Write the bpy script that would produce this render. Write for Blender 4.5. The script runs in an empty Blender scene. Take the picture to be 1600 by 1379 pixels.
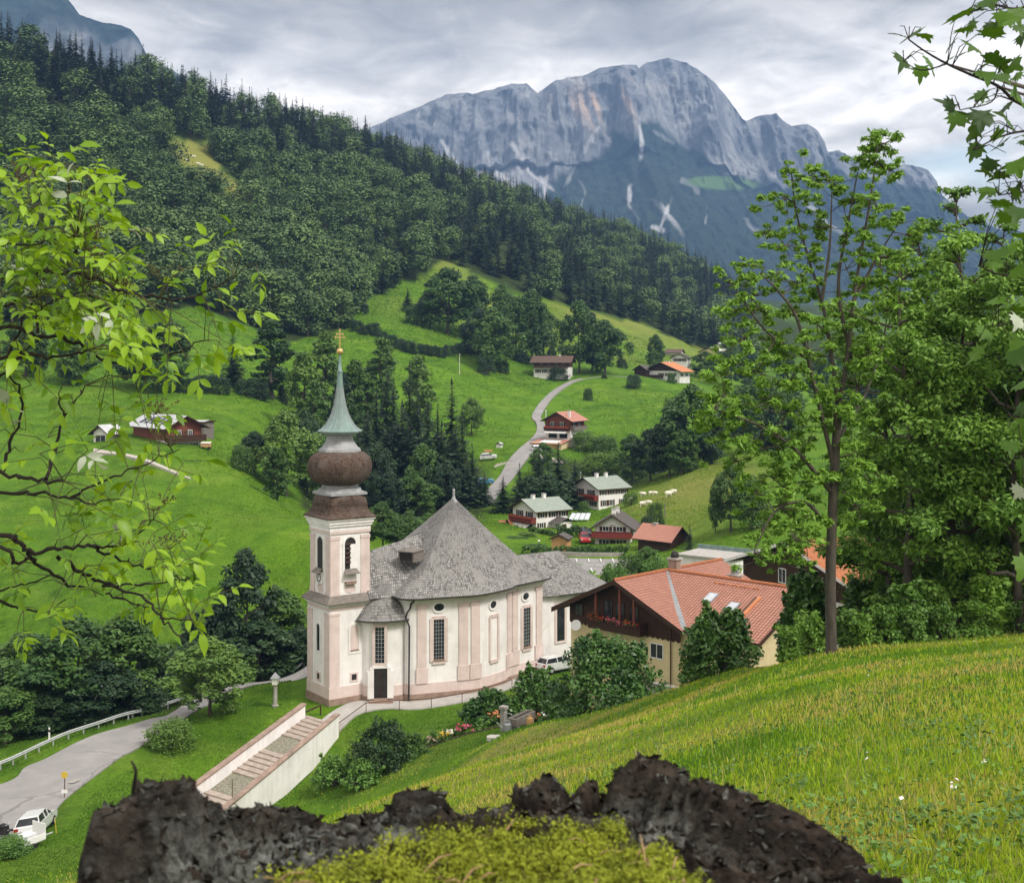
import bpy, math, random
import numpy as np
from mathutils import Vector, noise as mnoise
R = math.radians
PI = math.pi
scene = bpy.context.scene
COL = scene.collection

# ------------------------------------------------------------------ camera, sky, sun, exposure
FPX, HOR = 2000.0, 560.0          # focal length in pixels of a 1600 wide frame, row of the horizon
cam_d = bpy.data.cameras.new("camera")
cam = bpy.data.objects.new("camera", cam_d); COL.objects.link(cam)
cam.location = (0, 0, 0); cam.rotation_euler = (R(90), 0, 0)
cam_d.sensor_width = 36.0; cam_d.lens = FPX / 1600 * 36
cam_d.shift_y = -(1379 / 2 - HOR) / 1600
cam_d.clip_start = 0.1; cam_d.clip_end = 20000
cam_d.dof.use_dof = True; cam_d.dof.focus_distance = 60; cam_d.dof.aperture_fstop = 45 / 2.4
scene.camera = cam
scene.view_settings.view_transform = 'Standard'; scene.view_settings.look = 'None'
scene.view_settings.gamma = 1.0; scene.view_settings.use_curve_mapping = False
scene.view_settings.exposure = 1.12
scene.render.engine = 'CYCLES'
scene.cycles.max_bounces = 6; scene.cycles.diffuse_bounces = 3; scene.cycles.transmission_bounces = 3
scene.cycles.volume_bounces = 0; scene.cycles.use_denoising = True
scene.cycles.caustics_reflective = False; scene.cycles.caustics_refractive = False
SUN_EL, SUN_AZ = 50.0, 128.0       # azimuth clockwise from +Y
world = bpy.data.worlds.new("World"); scene.world = world; world.use_nodes = True
def build_world():
    nt = world.node_tree; N = nt.nodes; L = nt.links; N.clear()
    out = N.new('ShaderNodeOutputWorld')
    sky = N.new('ShaderNodeTexSky'); sky.sky_type = 'NISHITA'; sky.sun_disc = False
    sky.sun_elevation = R(SUN_EL); sky.sun_rotation = R(SUN_AZ); sky.air_density = 1.4; sky.dust_density = 0.6
    b1 = N.new('ShaderNodeBackground'); b1.inputs[1].default_value = 0.11
    L.new(sky.outputs[0], b1.inputs[0])
    tc = N.new('ShaderNodeTexCoord'); sep = N.new('ShaderNodeSeparateXYZ'); L.new(tc.outputs['Generated'], sep.inputs[0])
    def M(op, a, b=None, cl=False):
        n = N.new('ShaderNodeMath'); n.operation = op; n.use_clamp = cl
        for i, v in enumerate((a, b)):
            if v is None: continue
            if isinstance(v, (int, float)): n.inputs[i].default_value = v
            else: L.new(v, n.inputs[i])
        return n.outputs[0]
    z = M('MAXIMUM', sep.outputs[2], 0.0)
    zz = M('ADD', z, 0.20)
    cx = M('DIVIDE', sep.outputs[0], zz); cy = M('DIVIDE', sep.outputs[1], zz)
    comb = N.new('ShaderNodeCombineXYZ'); L.new(cx, comb.inputs[0]); L.new(M('MULTIPLY', cy, 0.9), comb.inputs[1])
    def noise(scale, det, rough, dist, off):
        mp = N.new('ShaderNodeMapping'); L.new(comb.outputs[0], mp.inputs[0]); mp.inputs[1].default_value = off
        n = N.new('ShaderNodeTexNoise'); L.new(mp.outputs[0], n.inputs['Vector'])
        n.inputs['Scale'].default_value = scale; n.inputs['Detail'].default_value = det
        n.inputs['Roughness'].default_value = rough; n.inputs['Distortion'].default_value = dist
        return n.outputs[0]
    n1 = noise(0.85, 8, 0.52, 0.5, (3.3, 0.4, 0)); n2 = noise(2.6, 7, 0.55, 0.7, (7.1, 2.2, 0))
    n3 = noise(6.5, 8, 0.6, 0.9, (1.7, 5.2, 0)); s = M('ADD', M('ADD', M('MULTIPLY', n1, 0.72), M('MULTIPLY', n2, 0.36)), M('MULTIPLY_ADD' if False else 'MULTIPLY', n3, 0.20)); s = M('SUBTRACT', s, 0.14)
    rp = N.new('ShaderNodeValToRGB'); L.new(s, rp.inputs[0])
    e = rp.color_ramp.elements; e[0].position = 0.37; e[0].color = (0.185, 0.176, 0.168, 1)
    e[1].position = 0.62; e[1].color = (0.95, 0.88, 0.79, 1)
    k = rp.color_ramp.elements.new(0.47); k.color = (0.37, 0.348, 0.322, 1)
    k = rp.color_ramp.elements.new(0.555); k.color = (0.62, 0.578, 0.525, 1)
    # an overcast sky is brighter overhead than near the horizon
    el = N.new('ShaderNodeMapRange'); el.inputs[1].default_value = 0.27; el.inputs[2].default_value = 0.8
    el.inputs[3].default_value = 0.86; el.inputs[4].default_value = 1.45; L.new(sep.outputs[2], el.inputs[0])
    mul = N.new('ShaderNodeVectorMath'); mul.operation = 'SCALE'; L.new(rp.outputs[0], mul.inputs[0]); L.new(el.outputs[0], mul.inputs[3])
    b2 = N.new('ShaderNodeBackground'); L.new(mul.outputs[0], b2.inputs[0]); b2.inputs[1].default_value = 1.0
    hole = noise(1.15, 5, 0.5, 0.3, (4.6, 8.3, 0))
    hr = N.new('ShaderNodeMapRange'); L.new(hole, hr.inputs[0]); hr.inputs[1].default_value = 0.62; hr.inputs[2].default_value = 0.74
    hr.inputs[3].default_value = 1.0; hr.inputs[4].default_value = 0.25
    mx = N.new('ShaderNodeMixShader'); L.new(hr.outputs[0], mx.inputs[0]); L.new(b1.outputs[0], mx.inputs[1]); L.new(b2.outputs[0], mx.inputs[2])
    L.new(mx.outputs[0], out.inputs[0])
build_world()
sd = bpy.data.lights.new("sun", 'SUN'); sd.energy = 1.5; sd.angle = R(12); sd.color = (1.0, 0.95, 0.87)
sun = bpy.data.objects.new("sun", sd); COL.objects.link(sun)
_sv = Vector((math.sin(R(SUN_AZ)) * math.cos(R(SUN_EL)), math.cos(R(SUN_AZ)) * math.cos(R(SUN_EL)), math.sin(R(SUN_EL))))
sun.rotation_euler = (-_sv).to_track_quat('-Z', 'Y').to_euler(); sun.location = (40, -40, 60)

# ------------------------------------------------------------------ helpers
def P(px, py, d):                  # a point of the photograph at depth d
    return Vector(((px - 800) / FPX * d, d, (HOR - py) / FPX * d))
def tag(o, label=None, cat=None, group=None, kind=None):
    if label: o["label"] = label
    if cat: o["category"] = cat
    if group: o["group"] = group
    if kind: o["kind"] = kind
    return o
def empty(name, loc, label, cat, group=None):
    o = bpy.data.objects.new(name, None); COL.objects.link(o); o.location = loc
    o.empty_display_size = 0.5
    return tag(o, label, cat, group)
def mesh_obj(name, me, parent=None, loc=(0, 0, 0)):
    o = bpy.data.objects.new(name, me); COL.objects.link(o); o.location = loc
    if parent is not None: o.parent = parent
    return o
def wloc(o):
    v = Vector((0, 0, 0))
    while o is not None: v = v + o.location; o = o.parent
    return v
class MB:
    def __init__(s): s.v = []; s.f = []; s.mi = []; s.uv = []
    def q(s, pts, mi=0, uv=None):
        n = len(s.v); s.v += [tuple(p) for p in pts]; s.f.append(tuple(range(n, n + len(pts)))); s.mi.append(mi)
        s.uv.append(uv if uv else [(0, 0)] * len(pts))
    def box(s, F, a0, a1, b0, b1, h0, h1, mi=0):
        c = [F(a, b, h) for h in (h0, h1) for b in (b0, b1) for a in (a0, a1)]
        for idx, du, dv in (((0, 1, 5, 4), a1 - a0, h1 - h0), ((1, 3, 7, 5), b1 - b0, h1 - h0), ((3, 2, 6, 7), a1 - a0, h1 - h0),
                            ((2, 0, 4, 6), b1 - b0, h1 - h0), ((4, 5, 7, 6), a1 - a0, b1 - b0), ((2, 3, 1, 0), a1 - a0, b1 - b0)):
            s.q([c[i] for i in idx], mi, [(0, 0), (du, 0), (du, dv), (0, dv)])
    def prism(s, F, poly, h0, h1, mi=0, top=True, bot=False, poly1=None):
        n = len(poly); p1 = poly1 or poly; u = 0
        for i in range(n):
            a, b = poly[i]; c, d = poly[(i + 1) % n]; a1, b1 = p1[i]; c1, d1 = p1[(i + 1) % n]
            l = math.hypot(c - a, d - b)
            s.q([F(a, b, h0), F(c, d, h0), F(c1, d1, h1), F(a1, b1, h1)], mi, [(u, h0), (u + l, h0), (u + l, h1), (u, h1)]); u += l
        if top: s.q([F(a, b, h1) for a, b in p1], mi)
        if bot: s.q([F(a, b, h0) for a, b in reversed(poly)], mi)
    def tube(s, pts, rad, n=6, mi=0, cap=True):
        pts = [Vector(p) for p in pts]
        if not hasattr(rad, '__len__'): rad = [rad] * len(pts)
        rings = []; prev = None
        for i, p in enumerate(pts):
            t = (pts[min(i + 1, len(pts) - 1)] - pts[max(i - 1, 0)])
            t = t.normalized() if t.length > 1e-9 else Vector((0, 0, 1))
            if prev is None:
                x = t.cross(Vector((0, 0, 1)))
                if x.length < 1e-3: x = t.cross(Vector((1, 0, 0)))
            else: x = prev - t * prev.dot(t)
            x.normalize(); prev = x; y = t.cross(x)
            rings.append([p + (x * math.cos(2 * PI * k / n) + y * math.sin(2 * PI * k / n)) * rad[i] for k in range(n)])
        b = len(s.v)
        for r in rings: s.v += [tuple(p) for p in r]
        for i in range(len(rings) - 1):
            for k in range(n):
                s.f.append((b + i * n + k, b + i * n + (k + 1) % n, b + (i + 1) * n + (k + 1) % n, b + (i + 1) * n + k)); s.mi.append(mi)
                s.uv.append([(k / n, i), ((k + 1) / n, i), ((k + 1) / n, i + 1), (k / n, i + 1)])
        if cap:
            s.q(list(reversed(rings[0])), mi); s.q(rings[-1], mi)
    def rings(s, rr, mi=0, closed=True, cap=False, uvs=None):     # list of rings of points (same count), bottom to top
        n = len(rr[0]); b = len(s.v)
        for r in rr: s.v += [tuple(p) for p in r]
        for i in range(len(rr) - 1):
            for k in range(n if closed else n - 1):
                k2 = (k + 1) % n
                s.f.append((b + i * n + k, b + i * n + k2, b + (i + 1) * n + k2, b + (i + 1) * n + k)); s.mi.append(mi)
                if uvs:
                    U, V = uvs; s.uv.append([(U[k], V[i]), (U[k + 1], V[i]), (U[k + 1], V[i + 1]), (U[k], V[i + 1])])
                else: s.uv.append([(0, 0)] * 4)
        if cap: s.q(rr[-1], mi)
    def lathe(s, c, prof, n=16, mi=0, cap=True, rot=0.0):
        s.rings([[(c[0] + r * math.cos(rot + 2 * PI * k / n), c[1] + r * math.sin(rot + 2 * PI * k / n), c[2] + h) for k in range(n)] for r, h in prof], mi, True, cap)
    def build(s, name, mats, parent=None, smooth=False, loc=None):
        o0 = wloc(parent) if parent is not None else (Vector(loc) if loc is not None else Vector((0, 0, 0)))
        me = bpy.data.meshes.new(name)
        me.from_pydata([(x - o0.x, y - o0.y, z - o0.z) for x, y, z in s.v], [], s.f)
        for m in (mats if isinstance(mats, (list, tuple)) else [mats]): me.materials.append(m)
        me.polygons.foreach_set('material_index', s.mi)
        uvl = me.uv_layers.new(name='UVMap'); flat = [c for f in s.uv for p in f for c in p]
        uvl.data.foreach_set('uv', flat)
        if smooth: me.polygons.foreach_set('use_smooth', [True] * len(s.f)); me.set_sharp_from_angle(angle=R(smooth if smooth is not True else 40))
        me.update()
        return mesh_obj(name, me, parent, (0, 0, 0) if parent is not None else o0)
def np_mesh(name, V, F, mi=None, mats=(), attr=None, smooth=None):   # numpy verts (N,3), faces (M,4) or (M,3)
    me = bpy.data.meshes.new(name); V = np.asarray(V, np.float32); F = np.asarray(F, np.int32); k = F.shape[1]
    me.vertices.add(len(V)); me.vertices.foreach_set('co', V.ravel())
    me.loops.add(F.size); me.loops.foreach_set('vertex_index', F.ravel())
    me.polygons.add(len(F)); me.polygons.foreach_set('loop_start', np.arange(0, F.size, k, dtype=np.int32))
    for m in mats: me.materials.append(m)
    if mi is not None: me.polygons.foreach_set('material_index', np.asarray(mi, np.int32))
    if smooth is not None: me.polygons.foreach_set('use_smooth', np.full(len(F), smooth, bool) if isinstance(smooth, bool) else smooth)
    if attr:
        for nm, (dom, a) in attr.items():
            a = np.asarray(a, np.float32)
            if a.ndim == 1:
                t = me.attributes.new(nm, 'FLOAT', dom); t.data.foreach_set('value', a)
            else:
                if a.shape[1] == 3: a = np.hstack([a, np.ones((len(a), 1), np.float32)])
                t = me.attributes.new(nm, 'FLOAT_COLOR', dom); t.data.foreach_set('color', a.ravel())
    me.update(); me.validate()
    return me
# value noise in numpy
def _h(ix, iy, iz, seed):
    n = (ix * 374761393 + iy * 668265263 + iz * 2147483647 + seed * 1274126177) & 0xffffffff
    n = ((n ^ (n >> 13)) * 1274126177) & 0xffffffff
    n = ((n ^ (n >> 15)) * 2246822519) & 0xffffffff
    return ((n ^ (n >> 16)) & 0xffffff) / float(0xffffff) * 2 - 1
def vnoise(x, y, z=0.0, seed=0):
    x = np.asarray(x, float); y = np.asarray(y, float); z = np.broadcast_to(np.asarray(z, float), x.shape)
    xi = np.floor(x).astype(np.int64); yi = np.floor(y).astype(np.int64); zi = np.floor(z).astype(np.int64)
    f = lambda t: t * t * t * (t * (t * 6 - 15) + 10)
    u, v, w = f(x - xi), f(y - yi), f(z - zi); r = 0
    for a in (0, 1):
        for b in (0, 1):
            for c in (0, 1):
                r = r + _h(xi + a, yi + b, zi + c, seed) * (u if a else 1 - u) * (v if b else 1 - v) * (w if c else 1 - w)
    return r
def fbm(x, y, z=0.0, oct=5, lac=2.03, gain=0.5, seed=0, ridged=False):
    r = 0; a = 1.0; x = np.asarray(x, float); y = np.asarray(y, float); z = np.asarray(z, float); t = 0
    for i in range(oct):
        n = vnoise(x, y, z, seed + i * 17)
        if ridged: n = 1 - 2 * np.abs(n)
        r = r + a * n; t += a; a *= gain; x = x * lac + 3.7; y = y * lac + 1.3; z = z * lac + 5.1
    return r / t
# ------------------------------------------------------------------ materials
MATS = {}
def mat_new(name):
    m = bpy.data.materials.new(name); m.use_nodes = True; nt = m.node_tree; nt.nodes.clear(); MATS[name] = m
    out = nt.nodes.new('ShaderNodeOutputMaterial'); b = nt.nodes.new('ShaderNodeBsdfPrincipled')
    nt.links.new(b.outputs[0], out.inputs[0])
    b.inputs['Specular IOR Level'].default_value = 0.25
    return m, nt, b, out
def nz(nt, vec, scale, det=5, rough=0.55, dist=0.0, stretch=None):
    if stretch:
        mp = nt.nodes.new('ShaderNodeMapping'); nt.links.new(vec, mp.inputs[0]); mp.inputs[3].default_value = stretch; vec = mp.outputs[0]
    n = nt.nodes.new('ShaderNodeTexNoise'); nt.links.new(vec, n.inputs['Vector'])
    n.inputs['Scale'].default_value = scale; n.inputs['Detail'].default_value = det; n.inputs['Roughness'].default_value = rough
    n.inputs['Distortion'].default_value = dist
    return n.outputs[0]
def ramp(nt, fac, stops):
    r = nt.nodes.new('ShaderNodeValToRGB'); nt.links.new(fac, r.inputs[0]); e = r.color_ramp.elements
    for i, (p, c) in enumerate(stops):
        k = e[i] if i < 2 else e.new(p)
        k.position = p; k.color = (c[0], c[1], c[2], 1) if hasattr(c, '__len__') else (c, c, c, 1)
    return r.outputs[0]
def mixc(nt, fac, a, b, mode='MIX'):
    n = nt.nodes.new('ShaderNodeMix'); n.data_type = 'RGBA'; n.blend_type = mode
    for i, v in ((0, fac), (6, a), (7, b)):
        if hasattr(v, 'is_linked'): nt.links.new(v, n.inputs[i])
        elif i == 0: n.inputs[0].default_value = v
        else: n.inputs[i].default_value = (v[0], v[1], v[2], 1)
    return n.outputs[2]
def pos(nt): return nt.nodes.new('ShaderNodeNewGeometry').outputs['Position']
def objc(nt): return nt.nodes.new('ShaderNodeTexCoord').outputs['Object']
def uvc(nt): return nt.nodes.new('ShaderNodeTexCoord').outputs['UV']
def attr_n(nt, name, out='Color'):
    a = nt.nodes.new('ShaderNodeAttribute'); a.attribute_name = name; return a.outputs[out]
def bump(nt, b, h, strength, dist=0.05):
    n = nt.nodes.new('ShaderNodeBump'); nt.links.new(h, n.inputs['Height']); n.inputs['Strength'].default_value = strength; n.inputs['Distance'].default_value = dist
    nt.links.new(n.outputs[0], b.inputs['Normal'])
def pmat(name, c1, c2=None, scale=3.0, rough=0.7, bs=0.0, bscale=None, bd=0.02, metal=0.0, spec=0.25, stretch=None, lo=0.35, hi=0.65, det=6):
    m, nt, b, out = mat_new(name); b.inputs['Roughness'].default_value = rough; b.inputs['Metallic'].default_value = metal
    b.inputs['Specular IOR Level'].default_value = spec
    if c2 is None: c2 = tuple(c * 0.86 for c in c1)
    v = objc(nt); n = nz(nt, v, scale, det, 0.6, 0.2, stretch)
    nt.links.new(ramp(nt, n, [(lo, c1), (hi, c2)]), b.inputs['Base Color'])
    if bs: bump(nt, b, nz(nt, v, bscale or scale * 4, 5, 0.6, 0, stretch), bs, bd)
    return m
def brickmat(name, c1, c2, cm, bw, bh, mortar, rough=0.7, bs=0.4, noise_c=None, off=0.5, bd=0.03, ns=1.2):
    m, nt, b, out = mat_new(name); b.inputs['Roughness'].default_value = rough
    t = nt.nodes.new('ShaderNodeTexBrick'); nt.links.new(uvc(nt), t.inputs['Vector'])
    for k, v in (('Color1', c1), ('Color2', c2), ('Mortar', cm)): t.inputs[k].default_value = (*v, 1)
    t.inputs['Scale'].default_value = 1; t.inputs['Brick Width'].default_value = bw; t.inputs['Row Height'].default_value = bh
    t.inputs['Mortar Size'].default_value = mortar; t.inputs['Mortar Smooth'].default_value = 0.3; t.offset = off
    c = t.outputs['Color']
    if noise_c: c = mixc(nt, ramp(nt, nz(nt, objc(nt), ns, 7, 0.65, 0.6), [(0.42, 0.0), (0.66, 1.0)]), c, noise_c)
    nt.links.new(c, b.inputs['Base Color'])
    inv = nt.nodes.new('ShaderNodeMath'); inv.operation = 'SUBTRACT'; inv.inputs[0].default_value = 1; nt.links.new(t.outputs['Fac'], inv.inputs[1])
    bump(nt, b, inv.outputs[0], bs, bd)
    return m
def leafmat(name, c1, c2, trans=0.25, rough=0.55, tint=None, nscale=0.35, spec=0.3, mid=None):
    m, nt, b, out = mat_new(name)
    b.inputs['Roughness'].default_value = rough; b.inputs['Specular IOR Level'].default_value = spec
    oi = nt.nodes.new('ShaderNodeObjectInfo')
    a = nt.nodes.new('ShaderNodeAttribute'); a.attribute_name = 'tint'
    ad = nt.nodes.new('ShaderNodeMath'); ad.operation = 'ADD'; nt.links.new(a.outputs['Fac'], ad.inputs[0])
    ml = nt.nodes.new('ShaderNodeMath'); ml.operation = 'MULTIPLY_ADD'; nt.links.new(oi.outputs['Random'], ml.inputs[0]); ml.inputs[1].default_value = 0.72; ml.inputs[2].default_value = -0.36
    nt.links.new(ml.outputs[0], ad.inputs[1])
    c = ramp(nt, ad.outputs[0], [(0.1, c1), (0.9, c2)] + (mid or []))
    nt.links.new(c, b.inputs['Base Color'])
    if trans > 0:
        t = nt.nodes.new('ShaderNodeBsdfTranslucent')
        tc = mixc(nt, 1.0, c, (1.25, 1.15, 0.5), 'MULTIPLY'); nt.links.new(tc, t.inputs[0])
        mx = nt.nodes.new('ShaderNodeMixShader'); mx.inputs[0].default_value = trans
        nt.links.new(b.outputs[0], mx.inputs[1]); nt.links.new(t.outputs[0], mx.inputs[2]); nt.links.new(mx.outputs[0], out.inputs[0])
    return m
# ------------------------------------------------------------------ the ground: heights from (column, depth, row) control points
CP = []
for px, g in ((-1200, .53), (-800, .50), (-400, .455), (0, .40), (450, .335), (640, .30), (840, .266), (1100, .229), (1300, .2), (1600, .178), (2000, .155), (2800, .11)):
    for d in (1.0, 2.2, 5, 12, 28): CP.append((px, d, HOR + FPX * (g + 1.6 / d)))
CP += [(px, 45, HOR + FPX * (g + 1.6 / 45)) for px, g in ((450, .333), (640, .30), (840, .267), (1100, .23), (1300, .198), (1600, .180), (2000, .16), (0, .385), (-400, .44), (2800, .12))]
CP += [  # (column, depth, row)
 (-1000,85,1480),(-1000,120,1250),(-1000,200,900),(-1000,350,600),(-1000,650,100),(-1000,1100,200),
 (-400,70,1470),(-400,85,1360),(-400,105,1240),(-400,125,1150),(-400,160,960),(-400,220,770),(-400,320,600),(-400,420,460),(-400,650,60),(-400,1000,150),
 (0,65,1440),(0,78,1375),(0,88,1318),(0,97,1262),(0,106,1213),(0,124,1150),(0,140,1065),(0,160,960),(0,200,800),(0,280,640),(0,340,560),(0,400,490),(0,650,100),(0,1000,200),
 (100,70,1390),(100,85,1320),(100,98,1245),(100,104,1208),(100,116,1155),(100,135,1110),(100,150,990),(100,180,865),(100,230,725),(100,280,640),(100,340,560),(100,400,490),(100,660,112),(100,1000,200),
 (200,80,1345),(200,97,1240),(200,106,1185),(200,111,1166),(200,121,1126),(200,135,1105),(200,152,960),(200,175,860),(200,205,765),(200,232,702),(200,255,672),(200,300,625),(200,360,555),(200,420,485),(200,700,132),(200,1050,220),
 (300,85,1310),(300,97,1264),(300,108,1196),(300,118,1118),(300,124,1108),(300,133,1098),(300,152,1030),(300,175,870),(300,200,780),(300,232,702),(300,260,668),(300,310,615),(300,360,560),(300,440,475),(300,790,165),(300,1150,260),
 (400,97,1276),(400,106,1216),(400,114,1135),(400,122,1092),(400,130,1068),(400,141,1082),(400,154,1040),(400,170,880),(400,192,792),(400,205,775),(400,235,745),(400,260,708),(400,320,632),(400,380,560),(400,470,498),(400,840,190),(400,1200,280),
 (480,90,1290),(480,100,1244),(480,108,1190),(480,114,1120),(480,119,1098),(480,127,1064),(480,141,1058),(480,156,985),(480,172,850),(480,186,812),(480,200,815),(480,230,800),(480,260,760),(480,330,665),(480,400,575),(480,480,512),(480,880,214),(480,1250,300),
 (560,90,1268),(560,102,1198),(560,110,1145),(560,116,1106),(560,124,1075),(560,140,1000),(560,160,910),(560,178,846),(560,200,850),(560,235,832),(560,280,780),(560,340,700),(560,420,590),(560,500,500),(560,560,465),(560,920,232),(560,1300,310),
 (640,90,1235),(640,98,1192),(640,104,1166),(640,112,1125),(640,118,1100),(640,130,1045),(640,150,960),(640,172,880),(640,200,860),(640,240,835),(640,290,780),(640,350,690),(640,420,600),(640,500,510),(640,600,445),(640,970,262),(640,1350,330),
 (740,80,1192),(740,92,1170),(740,101,1150),(740,111,1118),(740,121,1084),(740,135,1030),(740,160,960),(740,197,885),(740,240,825),(740,300,765),(740,360,690),(740,420,615),(740,500,545),(740,600,465),(740,680,405),(740,1030,300),(740,1400,350),
 (840,75,1160),(840,84,1134),(840,92,1130),(840,101,1134),(840,112,1100),(840,125,1065),(840,140,1015),(840,165,950),(840,197,885),(840,222,850),(840,242,828),(840,275,795),(840,312,738),(840,350,695),(840,400,652),(840,480,592),(840,560,540),(840,660,458),(840,1080,335),(840,1450,380),
 (950,70,1122),(950,78,1108),(950,88,1120),(950,105,1118),(950,125,1060),(950,145,1002),(950,165,950),(950,197,885),(950,222,850),(950,250,815),(950,275,795),(950,320,750),(950,360,690),(950,420,640),(950,490,588),(950,600,535),(950,700,482),(950,1130,372),(950,1500,400),
 (1050,65,1088),(1050,73,1076),(1050,85,1098),(1050,105,1112),(1050,125,1052),(1050,150,985),(1050,175,925),(1050,200,872),(1050,225,832),(1050,260,772),(1050,300,738),(1050,340,715),(1050,420,645),(1050,500,600),(1050,600,560),(1050,720,520),(1050,1200,405),(1050,1550,430),
 (1150,58,1058),(1150,66,1046),(1150,80,1075),(1150,105,1095),(1150,130,1030),(1150,160,945),(1150,190,860),(1150,220,798),(1150,260,745),(1150,300,712),(1150,345,715),(1150,430,650),(1150,520,605),(1150,650,575),(1150,900,520),(1150,1300,470),(1150,1700,465),
 (1300,45,1024),(1300,52,1016),(1300,64,1036),(1300,90,1050),(1300,130,990),(1300,180,860),(1300,240,750),(1300,320,690),(1300,450,640),(1300,700,570),(1300,1300,500),
 (1450,45,1008),(1450,54,1002),(1450,70,1010),(1450,100,985),(1450,180,830),(1450,300,690),(1450,600,580),(1450,1300,500),
 (1600,45,1002),(1600,58,992),(1600,80,975),(1600,150,850),(1600,300,690),(1600,600,580),(1600,1300,500),
 (2000,60,975),(2000,120,880),(2000,300,690),(2000,1300,500),(2800,60,880),(2800,300,690),(2800,1300,500),
 (1200,2500,482),(1600,2500,480),(2800,2500,480),(800,2500,470),(0,2500,420),(-1000,2500,420),(1200,4500,450),(2800,4500,450),(0,4500,430),(-1200,4500,430),
]
_cp = np.array(CP, float)
_U = lambda px: (np.asarray(px, float) - 800) / 430.0
_W = lambda d: np.log(np.maximum(np.asarray(d, float), 0.5)) * 2.3
def _phi(r2): return r2 * np.log(np.maximum(r2, 1e-12)) * 0.5
def _fit():
    u, w = _U(_cp[:, 0]), _W(_cp[:, 1]); val = (_cp[:, 2] - HOR) / FPX - 1.6 / _cp[:, 1]
    n = len(u); r2 = (u[:, None] - u) ** 2 + (w[:, None] - w) ** 2
    A = np.zeros((n + 3, n + 3)); A[:n, :n] = _phi(r2) + np.eye(n) * 0.0025
    A[:n, n] = 1; A[:n, n + 1] = u; A[:n, n + 2] = w; A[n:, :n] = A[:n, n:].T
    return u, w, np.linalg.solve(A, np.concatenate([val, np.zeros(3)]))
_fu, _fw, _fc = _fit()
def ground_pd(px, d):              # height at image column px and depth d
    px = np.asarray(px, float); d = np.asarray(d, float); sh = np.broadcast(px, d).shape
    px, d = [np.broadcast_to(a, sh).ravel() for a in (px, d)]; out = np.empty(len(px))
    for i in range(0, len(px), 20000):
        u, w = _U(px[i:i + 20000]), _W(d[i:i + 20000])
        r2 = (u[:, None] - _fu) ** 2 + (w[:, None] - _fw) ** 2
        g = _phi(r2) @ _fc[:-3] + _fc[-3] + _fc[-2] * u + _fc[-1] * w
        out[i:i + 20000] = -d[i:i + 20000] * g - 1.6
    return out.reshape(sh)
def ground(x, y): return ground_pd(800 + FPX * np.asarray(x, float) / np.maximum(y, 0.3), y)
def gz(x, y): return float(ground(x, y))
def on_ground(px, d):
    x = (px - 800) / FPX * d
    return Vector((x, d, float(ground_pd(px, d))))
def interp(t, pts): return np.interp(t, [p[0] for p in pts], [p[1] for p in pts])
FOREST_EDGE = [(-1200, 500), (0, 505), (100, 505), (200, 495), (300, 478), (380, 505), (450, 535), (540, 512), (560, 478), (600, 455), (660, 430), (690, 402), (740, 425), (800, 452), (850, 468), (900, 482), (950, 493), (1000, 505), (1050, 527), (1110, 548), (1150, 560)]
RIDGE_D = [(-1200, 640), (0, 650), (200, 700), (300, 790), (480, 880), (640, 970), (840, 1080), (1050, 1200), (1150, 1300)]
CLEAR = [(262, 212), (325, 222), (345, 262), (402, 312), (388, 322), (335, 290), (285, 268)]
def in_poly(px, py, poly):
    px = np.asarray(px); py = np.asarray(py); ins = np.zeros(px.shape, bool); n = len(poly); j = n - 1
    for i in range(n):
        xi, yi = poly[i]; xj, yj = poly[j]
        ins ^= ((yi > py) != (yj > py)) & (px < (xj - xi) * (py - yi) / (yj - yi + 1e-9) + xi); j = i
    return ins
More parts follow.
